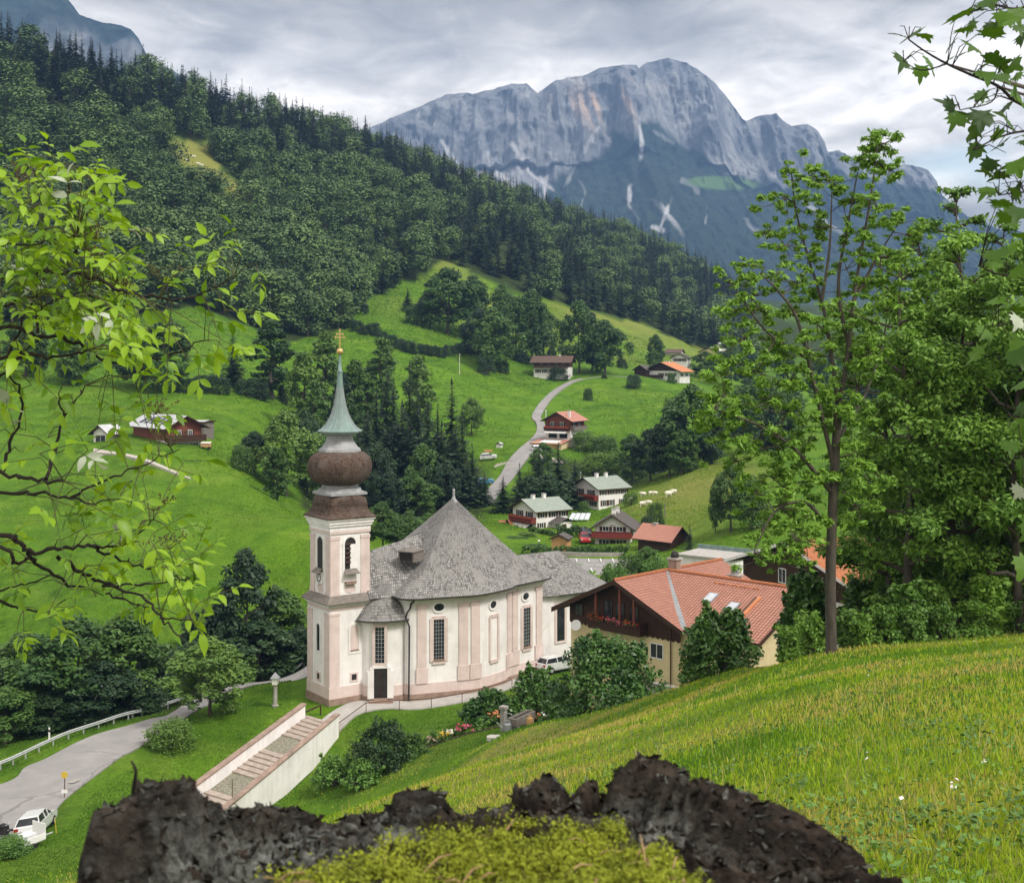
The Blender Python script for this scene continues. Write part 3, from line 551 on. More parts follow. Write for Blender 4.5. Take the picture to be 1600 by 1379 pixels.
def church():
    C0 = P(515, 1103, 117.0); A1 = R(35.4); ca, sa = math.cos(A1), math.sin(A1)
    F = lambda a, b, h: (C0.x + a * ca - b * sa, C0.y + a * sa + b * ca, C0.z + h)
    root = empty('church', C0, 'white and pink baroque pilgrimage church with onion domed tower and grey shingle roof', 'church')
    W, PK, ST, SH, BS = [MATS[k] for k in ('white_plaster', 'pink_plaster', 'brown_stone', 'shingle_roof', 'brown_shingle')]
    # frame standing on a wall: origin (a,b), tangent angle, s along, n outwards, h up
    def wall_frame(a0, b0, ta, tb):
        l = math.hypot(ta, tb); ta /= l; tb /= l; na, nb = tb, -ta
        return lambda s, n, h: F(a0 + ta * s + na * n, b0 + tb * s + nb * n, h)
    def hpx(py, pt): return (HOR - py) / FPX * pt[1] - C0.z
    # ---- tower
    S = 4.42; body = MB(); sq = lambda o: [(o, o), (S - o, o), (S - o, S - o), (o, S - o)]
    body.prism(F, sq(0), -1.5, 9.25, 0)
    body.prism(F, sq(.2), 9.95, 17.0, 0)
    body.build('tower_wall', W, root)
    pl = MB()
    pl.prism(F, sq(-.16), -2.5, .62, 0); pl.build('tower_plinth', ST, root)
    tr = MB()
    tr.prism(F, sq(-.09), .62, 1.65, 0)
    def pil(face_o, w0, w1, h0, h1, t, cap=True):    # pilaster strips at both corners of the two seen faces and of the far ones
        for (s0, s1) in ((w0, w1), (S - w1, S - w0)):
            tr.box(F, s0, s1, face_o - t, face_o + .05, h0, h1); tr.box(F, face_o - t, face_o + .05, s0, s1, h0, h1)
            tr.box(F, s0, s1, S - face_o - .05, S - face_o + t, h0, h1); tr.box(F, S - face_o - .05, S - face_o + t, s0, s1, h0, h1)
    pil(0, -.02, 1.0, 1.65, 8.2, .055); pil(0, -.06, 1.04, 8.2, 8.42, .10)
    pil(.2, .18, 1.1, 10.3, 15.1, .055); pil(.2, .15, 1.13, 15.1, 15.4, .10); pil(.2, .15, 1.13, 9.98, 10.3, .09)
    tr.prism(F, sq(-.03), 8.62, 8.95, 0); tr.prism(F, sq(.1), 15.62, 15.9, 0); tr.build('tower_pilasters', PK, root)
    for cr_ in (((-.12, 8.95, 9.1), (-.26, 9.1, 9.27)), ((.1, 15.9, 16.3), (-.02, 16.3, 16.55), (-.12, 16.55, 16.85), (-.24, 16.85, 17.1))):
        co = MB()
        for o, h0, h1 in cr_: co.prism(F, sq(o), h0, h1, 0, bot=True)
        co.build('tower_cornice', W, root)
    ap = MB(); ap.prism(F, sq(-.5), 9.27, 9.36, 0, bot=True); ap.prism(F, sq(-.48), 9.36, 9.98, 0, poly1=sq(.08)); ap.build('tower_skirt_roof', MATS['grey_wood'], root)
    # ---- dome: square bell roof, grey bands, onion, copper spire
    cx, cy = F(S / 2, S / 2, 0)[:2]; rot = A1
    def shape(th, k):      # k=0 circle, 1 octagon, 2 square  (unit apothem)
        c8 = 1 / math.cos(((th + PI / 8) % (PI / 4)) - PI / 8); c4 = 1 / math.cos(((th + PI / 4) % (PI / 2)) - PI / 4)
        return c8 * (1 - k) + c4 * k
    def dome(prof, N=64):
        out = []
        for r, h, k in prof:
            out.append([(cx + r * shape(2 * PI * j / N, k) * math.cos(rot + 2 * PI * j / N), cy + r * shape(2 * PI * j / N, k) * math.sin(rot + 2 * PI * j / N), C0.z + h) for j in range(N)])
        return out
    N = 64
    def dome_part(name, prof, mat, smooth=35):
        m = MB(); sub = []
        for i in range(len(prof) - 1):
            for t in (0, .34, .67): sub.append(tuple(prof[i][q] * (1 - t) + prof[i + 1][q] * t for q in range(3)))
        sub.append(prof[-1]); rr = dome(sub); rm = max(p[0] for p in prof)
        V = [0]
        for i in range(1, len(sub)): V.append(V[-1] + math.hypot(sub[i][0] - sub[i - 1][0], sub[i][1] - sub[i - 1][1]))
        m.rings(rr, 0, True, True, ([2 * PI * rm * k / N for k in range(N + 1)], V)); return m.build(name, mat, root, smooth)
    dome_part('bell_roof', [(2.55, 17.02, 1), (2.56, 17.12, 1), (2.24, 17.32, .97), (2.06, 17.62, .92), (2.02, 18.0, .80), (2.14, 18.4, .58), (2.16, 18.75, .42), (2.05, 19.0, .38), (1.82, 19.2, .36)], BS)
    dome_part('dome_band', [(2.05, 19.1, .75), (2.06, 19.32, .7), (1.85, 19.42, .4), (1.84, 19.62, 0), (1.6, 19.75, 0), (1.56, 20.0, 0)], MATS['lead_grey'])
    dome_part('onion_dome', [(1.56, 19.98, 0), (1.95, 20.1, 0), (2.34, 20.38, 0), (2.6, 20.8, 0), (2.76, 21.3, 0), (2.8, 21.75, 0), (2.74, 22.2, 0), (2.54, 22.6, 0), (2.22, 22.9, 0), (1.85, 23.08, 0)], BS)
    dome_part('upper_band', [(1.84, 23.06, 0), (1.8, 23.3, 0), (1.55, 23.5, 0), (1.42, 23.7, 0), (1.22, 24.0, 0), (1.14, 24.3, 0), (1.16, 24.6, 0), (1.5, 24.68, 0), (1.68, 24.78, 0), (1.78, 24.92, 0)], MATS['lead_grey'])
    dome_part('copper_spire', [(1.95, 24.9, 0), (1.96, 25.0, 0), (1.62, 25.22, 0), (1.32, 25.55, 0), (1.02, 26.05, 0), (.78, 26.6, 0), (.58, 27.3, 0), (.42, 28.1, 0), (.31, 29.0, 0), (.235, 30.0, 0), (.22, 30.5, 0)], MATS['copper_green'])
    sm = MB()          # standing seams of the copper
    sp = [(1.97, 24.98), (1.62, 25.24), (1.32, 25.57), (1.02, 26.07), (.78, 26.62), (.58, 27.32), (.42, 28.12), (.31, 29.0)]
    for k in range(24):
        th = 2 * PI * k / 24; q = shape(th, 0)
        sm.tube([(cx + r * q * math.cos(rot + th), cy + r * q * math.sin(rot + th), C0.z + h) for r, h in sp], .022, 4)
    sm.build('spire_seams', MATS['lead_grey'], root)
    ne = MB(); ne.lathe((cx, cy, C0.z), [(.26, 30.45), (.28, 30.6), (.2, 30.68), (.15, 31.3), (.11, 31.9), (.1, 32.2)], 12); ne.build('spire_tip', MATS['copper_green'], root, 40)
    bl = MB(); bl.lathe((cx, cy, C0.z + 32.42), [(.32 * math.sin(PI * i / 12) + .01, -.32 * math.cos(PI * i / 12)) for i in range(13)], 20)
    bl.build('gilt_ball', MATS['gold'], root, True)
    cr = MB(); G = lambda a, b, h: (cx + a * ca - b * sa, cy + a * sa + b * ca, C0.z + h)
    G2 = lambda a, b, h: (cx + a, cy + b, C0.z + h)
    for w, h in ((.42, 33.75), (.28, 34.05)):
        cr.box(G2, -w, w, -.035, .035, h - .05, h + .05)
        for sgn in (-1, 1): cr.box(G2, sgn * w - .06, sgn * w + .06, -.05, .05, h - .1, h + .1)
    cr.box(G2, -.05, .05, -.04, .04, 32.7, 34.4); cr.box(G2, -.1, .1, -.05, .05, 34.4, 34.52); cr.build('gilt_cross', MATS['gold'], root)
    # ---- openings of the tower, on both faces
    RF = wall_frame(0, 0, 1, 0); LF = lambda s, n, h: F(-n, s, h)      # right face and left face (both along their own side)
    def arch(fr, s0, w, h0, h1, n, mb, mi=0, seg=10):   # flat arched panel, centre s0
        r = w / 2; pts = [fr(s0 - r, n, h0), fr(s0 + r, n, h0)] + [fr(s0 + r * math.cos(PI * i / seg), n, h1 - r + r * math.sin(PI * i / seg)) for i in range(seg + 1)]
        mb.q(pts, mi)
    def arch_rim(fr, s0, w, h0, h1, n, t, d, mb, seg=10):   # surround band standing proud of the wall
        r = w / 2
        inn = [(s0 - r, h0)] + [(s0 - r * math.cos(PI * i / seg), h1 - r + r * math.sin(PI * i / seg)) for i in range(seg + 1)] + [(s0 + r, h0)]
        ro = r + t; out = [(s0 - ro, h0)] + [(s0 - ro * math.cos(PI * i / seg), h1 - r + ro * math.sin(PI * i / seg)) for i in range(seg + 1)] + [(s0 + ro, h0)]
        for i in range(len(inn) - 1):
            a, b, c, e = inn[i], inn[i + 1], out[i + 1], out[i]
            mb.q([fr(a[0], n + d, a[1]), fr(b[0], n + d, b[1]), fr(c[0], n + d, c[1]), fr(e[0], n + d, e[1])])
            mb.q([fr(e[0], n + d, e[1]), fr(c[0], n + d, c[1]), fr(c[0], n, c[1]), fr(e[0], n, e[1])])
            mb.q([fr(b[0], n + d, b[1]), fr(a[0], n + d, a[1]), fr(a[0], n - .05, a[1]), fr(b[0], n - .05, b[1])])
    def oval(fr, s0, h0, rs, rh, n, mb, seg=20): mb.q([fr(s0 + rs * math.cos(2 * PI * i / seg), n, h0 + rh * math.sin(2 * PI * i / seg)) for i in range(seg)])
    def oval_rim(fr, s0, h0, rs, rh, n, t, d, mb, seg=20):
        for i in range(seg):
            t0, t1 = 2 * PI * i / seg, 2 * PI * (i + 1) / seg
            p = lambda k, th, nn: fr(s0 + (rs + k) * math.cos(th), nn, h0 + (rh + k) * math.sin(th))
            mb.q([p(0, t0, n + d), p(t, t0, n + d), p(t, t1, n + d), p(0, t1, n + d)]); mb.q([p(t, t0, n + d), p(t, t0, n), p(t, t1, n), p(t, t1, n + d)])
            mb.q([p(0, t0, n), p(0, t0, n + d), p(0, t1, n + d), p(0, t1, n)])
    def rect_rim(fr, s0, s1, h0, h1, n, t, d, mb):
        mb.box(fr, s0 - t, s0, n - .04, n + d, h0 - t, h1 + t); mb.box(fr, s1, s1 + t, n - .04, n + d, h0 - t, h1 + t)
        mb.box(fr, s0, s1, n - .04, n + d, h1, h1 + t); mb.box(fr, s0, s1, n - .04, n + d, h0 - t, h0)
    for fi, fr in enumerate((RF, LF)):
        c = S / 2
        o = MB(); arch(fr, c, 1.15, 11.55, 15.25, -.19, o); op = o.build('belfry_opening', MATS['black_iron'], root)
        if fi == 0:
            r2 = MB(); r2.box(fr, c - .02, c + .575, -.25, -.11, 12.35, 14.6); r2.build('reveal', W, op)
        rim = MB(); arch_rim(fr, c, 1.15, 11.2, 15.25, -.2, .2, .07, rim); rim.build('surround', W, op)
        ap = MB(); ap.q([fr(c - .62, -.05, 12.35), fr(c + .62, -.05, 12.35), fr(c + .78, .4, 11.95), fr(c - .78, .4, 11.95)]); ap.q([fr(c - .78, .39, 11.91), fr(c + .78, .39, 11.91), fr(c + .62, -.05, 12.31), fr(c - .62, -.05, 12.31)])
        ap.build('sloping_sill', MATS['grey_wood'], op)
        if fi == 0:
            for k in range(5):
                lv = MB(); hh = 12.9 + k * .42; lv.q([fr(c - .52, -.09, hh + .16), fr(c + .02, -.09, hh + .16), fr(c + .02, -.02, hh), fr(c - .52, -.02, hh)]); lv.build('louvre_slat', MATS['dark_wood'], op)
            pb = MB(); pb.box(fr, c - .56, c + .56, -.25, -.14, 11.2, 12.3); pb.build('apron_panel', W, op)
            sb = MB(); sb.box(fr, c - .55, c + .5, -.25, .14, 10.95, 11.2); sb.build('ledge', MATS['brown_stone'], op)
        else:
            ck = MB(); ck.box(fr, c - .52, c + .52, -.25, -.02, 10.95, 12.0); clk = ck.build('tower_clock', W, root)
            rg = MB(); oval_rim(fr, c, 11.48, .36, .36, -.02, .07, .03, rg); rg.build('dial_ring', MATS['black_iron'], clk)
            hd = MB(); hd.box(fr, c - .02, c + .02, -.02, .015, 11.46, 11.8); hd.box(fr, c, c + .2, -.02, .012, 11.46, 11.5)
            for k in range(12):
                th = 2 * PI * k / 12; hd.box(fr, c + .3 * math.cos(th) - .02, c + .3 * math.cos(th) + .02, -.02, .005, 11.48 + .3 * math.sin(th) - .03, 11.48 + .3 * math.sin(th) + .03)
            hd.build('clock_hand', MATS['black_iron'], clk)
        ov = MB(); oval(fr, c, 10.5, .52, .36, -.19, ov); oval_rim(fr, c, 10.5, .52, .36, -.2, .05, .035, ov); ov.build('pink_oval', PK, root)
    # niche and small windows of the lower stage
    nr = MB(); arch_rim(RF, 2.55, .85, 4.75, 7.15, 0, .22, .06, nr); nr.box(RF, 1.9, 3.2, 0, .06, 4.5, 4.72); ni = nr.build('blind_niche', W, root)
    np_ = MB(); arch(RF, 2.55, .85, 4.75, 7.15, .006, np_); np_.build('niche_panel', PK, ni)
    sl = MB(); sl.box(RF, 2.12, 2.98, 0, .1, 4.76, 4.85); sl.build('niche_sill', MATS['brown_stone'], ni)
    wi = MB(); arch(LF, 2.2, .62, 4.7, 7.2, .008, wi); w1 = wi.build('arched_window', MATS['dark_glass'], root); rm = MB(); arch_rim(LF, 2.2, .62, 4.6, 7.2, 0, .22, .07, rm); rm.build('surround', W, w1)
    for fr, s in ((RF, 2.5), (LF, 2.2)):
        g = MB(); g.box(fr, s - .26, s + .26, -.05, .012, 2.05, 2.6); gg = g.build('vent_window', MATS['black_iron'], root); r = MB(); rect_rim(fr, s - .26, s + .26, 2.05, 2.6, 0, .16, .06, r); r.build('surround', PK, gg)
    # ---- nave: convex walls on both sides of the axis
    AX = 3.6
    def crom(pts, n=6):
        q = [np.array(p, float) for p in pts]; q = [2 * q[0] - q[1]] + q + [2 * q[-1] - q[-2]]; out = []
        for i in range(1, len(q) - 2):
            for t in np.arange(n) / n:
                p0, p1, p2, p3 = q[i - 1:i + 3]; out.append(tuple(.5 * ((2 * p1) + (p2 - p0) * t + (2 * p0 - 5 * p1 + 4 * p2 - p3) * t * t + (3 * p1 - p0 - 3 * p2 + p3) * t ** 3)))
        out.append(tuple(q[-2])); return out
    front = crom([(6.9, -1.3), (7.0, -2.45), (9.2, -3.15), (11.9, -3.95), (13.0, -4.22), (14.3, -4.12), (16.4, -3.5), (17.5, -3.02), (18.4, -2.3), (20.5, -1.75), (23.4, -1.0), (23.9, -.2)], 5)
    outl = front + [(a, 2 * AX - b) for a, b in reversed(front)]
    def offset(poly, o):
        n = len(poly); res = []
        for i in range(n):
            p0, p1, p2 = np.array(poly[i - 1]), np.array(poly[i]), np.array(poly[(i + 1) % n])
            t = p2 - p0; t /= (np.hypot(*t) + 1e-9); res.append((p1[0] + t[1] * o, p1[1] - t[0] * o))
        return res
    HE = 9.62
    nw = MB(); nw.prism(F, outl, -1.5, HE, 0); nw.build('nave_wall', W, root, 30)
    pk = MB(); pk.prism(F, offset(outl, .07), .55, 1.5, 0); pk.build('nave_base_band', PK, root, 30)
    st = MB(); st.prism(F, offset(outl, .15), -2.5, .55, 0); st.build('nave_plinth', ST, root, 30)
    cn = MB(); cn.prism(F, offset(outl, .10), 8.85, 9.05, 0, bot=True); cn.prism(F, offset(outl, .22), 9.05, 9.3, 0, bot=True); cn.prism(F, offset(outl, .4), 9.3, 9.56, 0, bot=True); cn.build('nave_cornice', W, root, 30)
    # roof of the nave
    ev = offset(outl, .78); ce = np.array([15.9, 3.75]); L = [0]
    for i in range(len(ev)): L.append(L[-1] + math.hypot(ev[(i + 1) % len(ev)][0] - ev[i][0], ev[(i + 1) % len(ev)][1] - ev[i][1]))
    rr, V = [], []
    # the wavy eave dissolves into an eight sided pyramid
    angs = [math.atan2(p[1] - ce[1], p[0] - ce[0]) for p in ev]; rads = [math.hypot(p[0] - ce[0], p[1] - ce[1]) for p in ev]
    corner = [(7.2, -2.6), (13.2, -4.6), (23.9, -1.2), (23.9, 8.4), (13.2, 11.8), (7.2, 9.8)]
    def polyr(th):
        best = 1e9; d = np.array([math.cos(th), math.sin(th)])
        for i in range(len(corner)):
            p = np.array(corner[i]) - ce; q = np.array(corner[(i + 1) % len(corner)]) - ce; e = q - p
            den = d[0] * e[1] - d[1] * e[0]
            if abs(den) < 1e-9: continue
            t = (p[0] * e[1] - p[1] * e[0]) / den; u = (p[0] * d[1] - p[1] * d[0]) / den
            if t > 0 and -1e-6 <= u <= 1 + 1e-6: best = min(best, t)
        return best
    pr = [polyr(t) for t in angs]; HP = 17.75
    for i in range(25):
        t = i / 24; h = 9.56 + (HP - 9.56) * (t * .86 + .14 * t * t) if t < .999 else HP
        k = min(1, t * 3.2); k = k * k * (3 - 2 * k); ring = []
        for j in range(len(ev)):
            r = (rads[j] * (1 - k) + pr[j] * k) * (1 - t * .995); ring.append(F(ce[0] + r * math.cos(angs[j]), ce[1] + r * math.sin(angs[j]), h - .0))
        rr.append(ring); V.append(t * 12.6)
    rf = MB(); rf.rings(rr, 0, True, True, (L, V)); rf.q([F(a, b, 9.56) for a, b in reversed(ev)], 0); rfo = rf.build('nave_roof', SH, root, 32)
    gu = MB(); gp = [F(a, b, 9.52) for a, b in offset(outl, .86)]; gu.tube(gp + [gp[0]], .085, 5, cap=False); gu.build('gutter', MATS['black_iron'], root)
    fn = MB(); pc = F(ce[0], ce[1], HP - .25); fn.lathe(pc, [(.42, -.2), (.22, .1), (.13, .35), (.12, .95), (.16, .98), (.05, 1.15)], 10); fn.build('roof_finial', MATS['lead_grey'], root)
    # low roof between tower and nave, with its own hip
    we = MB(); we.prism(F, [(4.2, -.2), (8.2, -.9), (8.2, 8.0), (4.2, 7.4)], -1.5, 9.5, 0); we.build('west_bay_wall', W, root)
    wr = MB(); p = [(3.9, -.6), (9.5, -1.6), (9.5, 8.8), (3.9, 8.0)]
    a, b, c, d = [F(x, y, 9.45) for x, y in p]; r1, r2 = F(4.3, 3.2, 13.0), F(12, 3.6, 14.4)
    wr.q([a, b, r2, r1], 0, [(0, 0), (5.6, 0), (7.4, 5.5), (.4, 4.8)]); wr.q([c, d, r1, r2], 0, [(0, 0), (5.6, 0), (5.6, 5), (0, 5)]); wr.q([d, a, r1], 0, [(0, 0), (8, 0), (4, 5)]); wr.build('west_roof', SH, root)
    # roof dormer
    dm = MB(); dp = F(9.2, .35, 13.0); D = lambda s, n, h: F(9.0 + s * .5 - n * .85, .6 - s * .85 - n * .5, 12.5 + h)
    dm.q([D(-.75, .95, 0), D(.75, .95, 0), D(.75, .95, .85), D(-.75, .95, .85)]); do = dm.build('dormer', MATS['black_iron'], root)
    dr = MB(); dr.box(D, -.95, .95, -1.2, 1.2, .85, .95); dr.box(D, -.85, -.7, -1, 1.0, -.1, .85); dr.box(D, .7, .85, -1, 1.0, -.1, .85); dr.build('dormer_roof', MATS['grey_wood'], do)
    # ---- things on the nave front, found where the photograph shows them
    fw = [F(a, b, 0) for a, b in front]; fpx = [800 + FPX * q[0] / q[1] for q in fw]
    def at_px(px):
        px = min(max(px, fpx[3] + .1), fpx[-3] - .1)
        for i in range(3, len(front) - 1):
            if fpx[i] <= px <= fpx[i + 1]:
                t = (px - fpx[i]) / (fpx[i + 1] - fpx[i] + 1e-9); a = front[i][0] + t * (front[i + 1][0] - front[i][0]); b = front[i][1] + t * (front[i + 1][1] - front[i][1])
                i0, i1 = max(i - 1, 0), min(i + 2, len(front) - 1)
                return wall_frame(a, b, front[i1][0] - front[i0][0], front[i1][1] - front[i0][1]), F(a, b, 0)
    def strip(mb, px0, px1, h0, h1, n0, n1):      # vertical band following the curved wall
        pts = [at_px(px0 + (px1 - px0) * k / 4) for k in range(5)]
        for (f0, _), (f1, _) in zip(pts[:-1], pts[1:]):
            mb.q([f0(0, n1, h0), f1(0, n1, h0), f1(0, n1, h1), f0(0, n1, h1)]); mb.q([f0(0, n1, h1), f1(0, n1, h1), f1(0, n0, h1), f0(0, n0, h1)])
        for f, rv in ((pts[0][0], 0), (pts[-1][0], 1)):
            q = [f(0, n0, h0), f(0, n1, h0), f(0, n1, h1), f(0, n0, h1)]; mb.q(q if not rv else q[::-1])
    for px0, px1 in ((652, 666), (717, 731), (736, 749), (792, 799), (799.6, 808), (837, 846)):
        m = MB(); strip(m, px0, px1, 2.9, 8.85, -.03, .11); m.build('pilaster', PK, root)
        m = MB(); strip(m, px0 - 2, px1 + 2, 1.5, 2.9, -.03, .17); m.build('pilaster_foot', PK, root); m = MB(); strip(m, px0 - 1.5, px1 + 1.5, 8.5, 8.72, -.03, .16); m.build('pilaster_capital', PK, root)
    def window(px, w, py0, py1, blind=False):
        fr, q = at_px(px); h0, h1 = hpx(py1, q), hpx(py0, q)
        g = MB(); g.box(fr, -w / 2, w / 2, -.04, .015, h0, h1); g = g.build('nave_window', W if blind else MATS['dark_glass'], root)
        r = MB(); t = .36 if not blind else .26
        for (s0, s1, a, b) in ((-w / 2 - t, -w / 2, h0 - .1, h1 + .1), (w / 2, w / 2 + t, h0 - .1, h1 + .1), (-w / 2, w / 2, h1, h1 + .32), (-w / 2 - .12, w / 2 + .12, h0 - .34, h0), (-w / 2 - .15, -w / 2 + .1, h1 + .1, h1 + .3), (w / 2 - .1, w / 2 + .15, h1 + .1, h1 + .3)): r.box(fr, s0, s1, -.04, .1 if a != h0 - .34 else .13, a, b)
        r.build('surround', PK, g)
        if not blind:
            l = MB()
            for k in (-1, 0, 1): l.box(fr, k * w / 4 - .015, k * w / 4 + .015, 0, .04, h0, h1)
            nb = 11
            for k in range(1, nb): hh = h0 + (h1 - h0) * k / nb; l.box(fr, -w / 2, w / 2, 0, .035, hh - .015, hh + .015)
            l.build('glazing_bars', MATS['lead_grey'], g)
            s_ = MB(); s_.box(fr, -w / 2 - .05, w / 2 + .05, 0, .2, h0 - .02, h0 + .1); s_.build('sill', MATS['brown_stone'], g)
    window(685.5, 1.02, 967, 1031); window(771.5, 1.05, 964, 1029, True); window(822.5, 1.05, 949, 1011)
    for px, py, rx, ry in ((686, 948, .5, .36), (770, 944, .46, .36), (821, 931, .46, .36)):
        fr, q = at_px(px); h = hpx(py, q); o = MB(); oval(fr, 0, h, rx, ry, .02, o); o = o.build('oval_window', MATS['dark_glass'], root)
        r = MB(); oval_rim(fr, 0, h, rx, ry, 0, .2, .09, r); r.build('surround', W, o)
    # ---- porch, a curved bay with door and tall window
    pc_ = crom([(3.35, .1), (3.6, -.62), (4.5, -1.42), (5.6, -1.75), (6.6, -1.85), (7.1, -1.5)], 5)
    po = pc_ + [(7.2, 1), (3.35, 1)]; HPo = 7.6
    m = MB(); m.prism(F, po, -1.5, HPo, 0); m.build('porch_wall', W, root, 30)
    m = MB(); m.prism(F, offset(po, .07), .5, 1.45, 0); m.build('porch_band', PK, root, 30)
    m = MB(); m.prism(F, offset(po, .14), -2, .5, 0); m.build('porch_plinth', ST, root, 30)
    m = MB(); m.prism(F, offset(po, .12), 7.1, 7.3, 0, bot=True); m.prism(F, offset(po, .26), 7.3, 7.6, 0, bot=True); m.build('porch_cornice', W, root, 30)
    pe = offset(pc_, .62); pe[0] = (2.55, -.15); pe[-1] = (7.6, -1.6)
    U = [0]
    for i in range(len(pe)): U.append(U[-1] + .4)
    rr = []; V = []
    for i in range(13):
        t = i / 12; h = 7.55 + 3.1 * (t * .75 + .25 * math.sin(t * PI / 2)) ; k = 1 - t ** .85
        rr.append([F(5.7 + (a - 5.7) * (.20 + .80 * k), .2 + (b - .2) * (.02 + .98 * k), h) for a, b in pe]); V.append(t * 4)
    m = MB(); m.rings(rr, 0, False, False, (U, V)); m.q([F(a, b, 7.55) for a, b in reversed(pe)] , 0); m.build('porch_roof', SH, root, 40)
    m = MB(); m.tube([F(a, b, 7.52) for a, b in offset(pe, .03)][1:-1], .07, 5); m.build('porch_gutter', MATS['black_iron'], root)
    pw = [F(a, b, 0) for a, b in pc_]; ppx = [800 + FPX * q[0] / q[1] for q in pw]
    def porch_px(px):
        px = min(max(px, ppx[0] + .1), ppx[-1] - .1)
        for i in range(len(pc_) - 1):
            if ppx[i] <= px <= ppx[i + 1]:
                t = (px - ppx[i]) / (ppx[i + 1] - ppx[i]); a = pc_[i][0] + t * (pc_[i + 1][0] - pc_[i][0]); b = pc_[i][1] + t * (pc_[i + 1][1] - pc_[i][1])
                return wall_frame(a, b, pc_[i + 1][0] - pc_[i][0], pc_[i + 1][1] - pc_[i][1]), F(a, b, 0)
    fr, q = porch_px(593.5); h0, h1 = hpx(1035, q), hpx(979, q)
    g = MB(); g.box(fr, -.42, .42, -.1, .1, h0, h1); g = g.build('porch_window', MATS['dark_glass'], root); r = MB(); rect_rim(fr, -.42, .42, h0, h1, .1, .26, .1, r); r.build('surround', PK, g)
    l = MB(); l.box(fr, -.16, -.12, .1, .13, h0, h1); l.box(fr, .12, .16, .1, .13, h0, h1)
    for k in range(1, 9): l.box(fr, -.42, .42, .1, .13, h0 + (h1 - h0) * k / 9 - .015, h0 + (h1 - h0) * k / 9 + .015)
    l.build('glazing_bars', MATS['lead_grey'], g)
    fr, q = porch_px(594.5); h0, h1 = hpx(1090, q), hpx(1043, q)
    d = MB(); d.box(fr, -.62, .62, -.1, .14, h0, h1); d = d.build('church_door', MATS['black_iron'], root)
    r = MB()
    for sgn in (-1, 1):
        x0, x1 = sorted((sgn * .62, sgn * 1.2)); r.box(fr, x0, x1, -.3, .22, h0, h1 - .25)
        x0, x1 = sorted((sgn * .62, sgn * .95)); r.box(fr, x0, x1, -.3, .22, h1 - .25, h1 + .1)
    r.box(fr, -.75, .75, -.3, .24, h1, h1 + .22); r.build('door_surround', W, d)
    r = MB(); r.box(fr, -.62, .62, .13, .5, h0 - .2, h0 + .02); r.box(fr, -1.1, 1.1, .3, .9, h0 - .4, h0 - .1); r.build('threshold', ST, d)
    r = MB(); r.box(fr, -.03, .03, .14, .17, h0, h1); r.box(fr, .1, .2, .14, .2, h0 + 1.1, h0 + 1.15); r.build('door_leaf_joint', MATS['dark_wood'], d)
    # rain pipe between porch and nave
    m = MB(); m.tube([F(7.25, -3.0, 9.4), F(7.0, -2.75, 9.0), F(7.0, -2.62, 8.6), F(6.6, -2.7, 8.2), F(6.62, -2.42, 7.7), F(6.9, -2.62, 6.9), F(6.85, -2.6, .0)], .085, 6); m.build('rain_pipe', MATS['black_iron'], root)
    # ---- choir behind, lower, round end
    def cpt(deg, r): return (30.2 + r * math.cos(R(deg)), 4.2 + r * .95 * math.sin(R(deg)))
    co_ = [(22.5, .1)] + [(26, .0), (29, .0)] + [cpt(g_, 4.3) for g_ in range(-80, 81, 16)] + [(29, 8.4), (22.5, 8.3)]
    m = MB(); m.prism(F, co_, -1.5, 7.5, 0); m.build('choir_wall', W, root, 30)
    ce_ = offset(co_, .65); rl = [(22.5, 4.2)] * 1 + [(23 + 6 * i / (len(co_) - 2), 4.2) for i in range(len(co_) - 1)]
    ridge = []
    for a, b in ce_: ridge.append((min(max(a, 22.5), 29.6), 4.2))
    rr = [[F(a * (1 - t) + ra * t, b * (1 - t) + rb * t, 7.45 + 3.7 * (t * .85 + .15 * t * t)) for (a, b), (ra, rb) in zip(ce_, ridge)] for t in [k / 8 for k in range(9)]]
    L2 = [0]
    for i in range(len(ce_)): L2.append(L2[-1] + math.hypot(ce_[(i + 1) % len(ce_)][0] - ce_[i][0], ce_[(i + 1) % len(ce_)][1] - ce_[i][1]))
    m = MB(); m.rings(rr, 0, False, False, (L2, [k * .7 for k in range(9)])); m.q([F(a, b, 7.45) for a, b in reversed(ce_)]); m.build('choir_roof', SH, root, 40)
    m = MB(); m.tube([F(a, b, 7.42) for a, b in offset(co_, .72)[1:-1]], .08, 5); m.build('choir_gutter', MATS['black_iron'], root)
    fr = wall_frame(26.6, 0, 1, 0); g = MB(); g.box(fr, -.5, .5, -.04, .02, 2.6, 6.2); g = g.build('choir_window', MATS['dark_glass'], root); r = MB(); rect_rim(fr, -.5, .5, 2.6, 6.2, 0, .25, .09, r); r.build('surround', PK, g)
    m = MB(); m.box(wall_frame(29, 0, 1, 0), -.4, .4, -.03, .08, 1.2, 7.2); m.build('choir_pilaster', PK, root)
    return root
CHURCH = church()
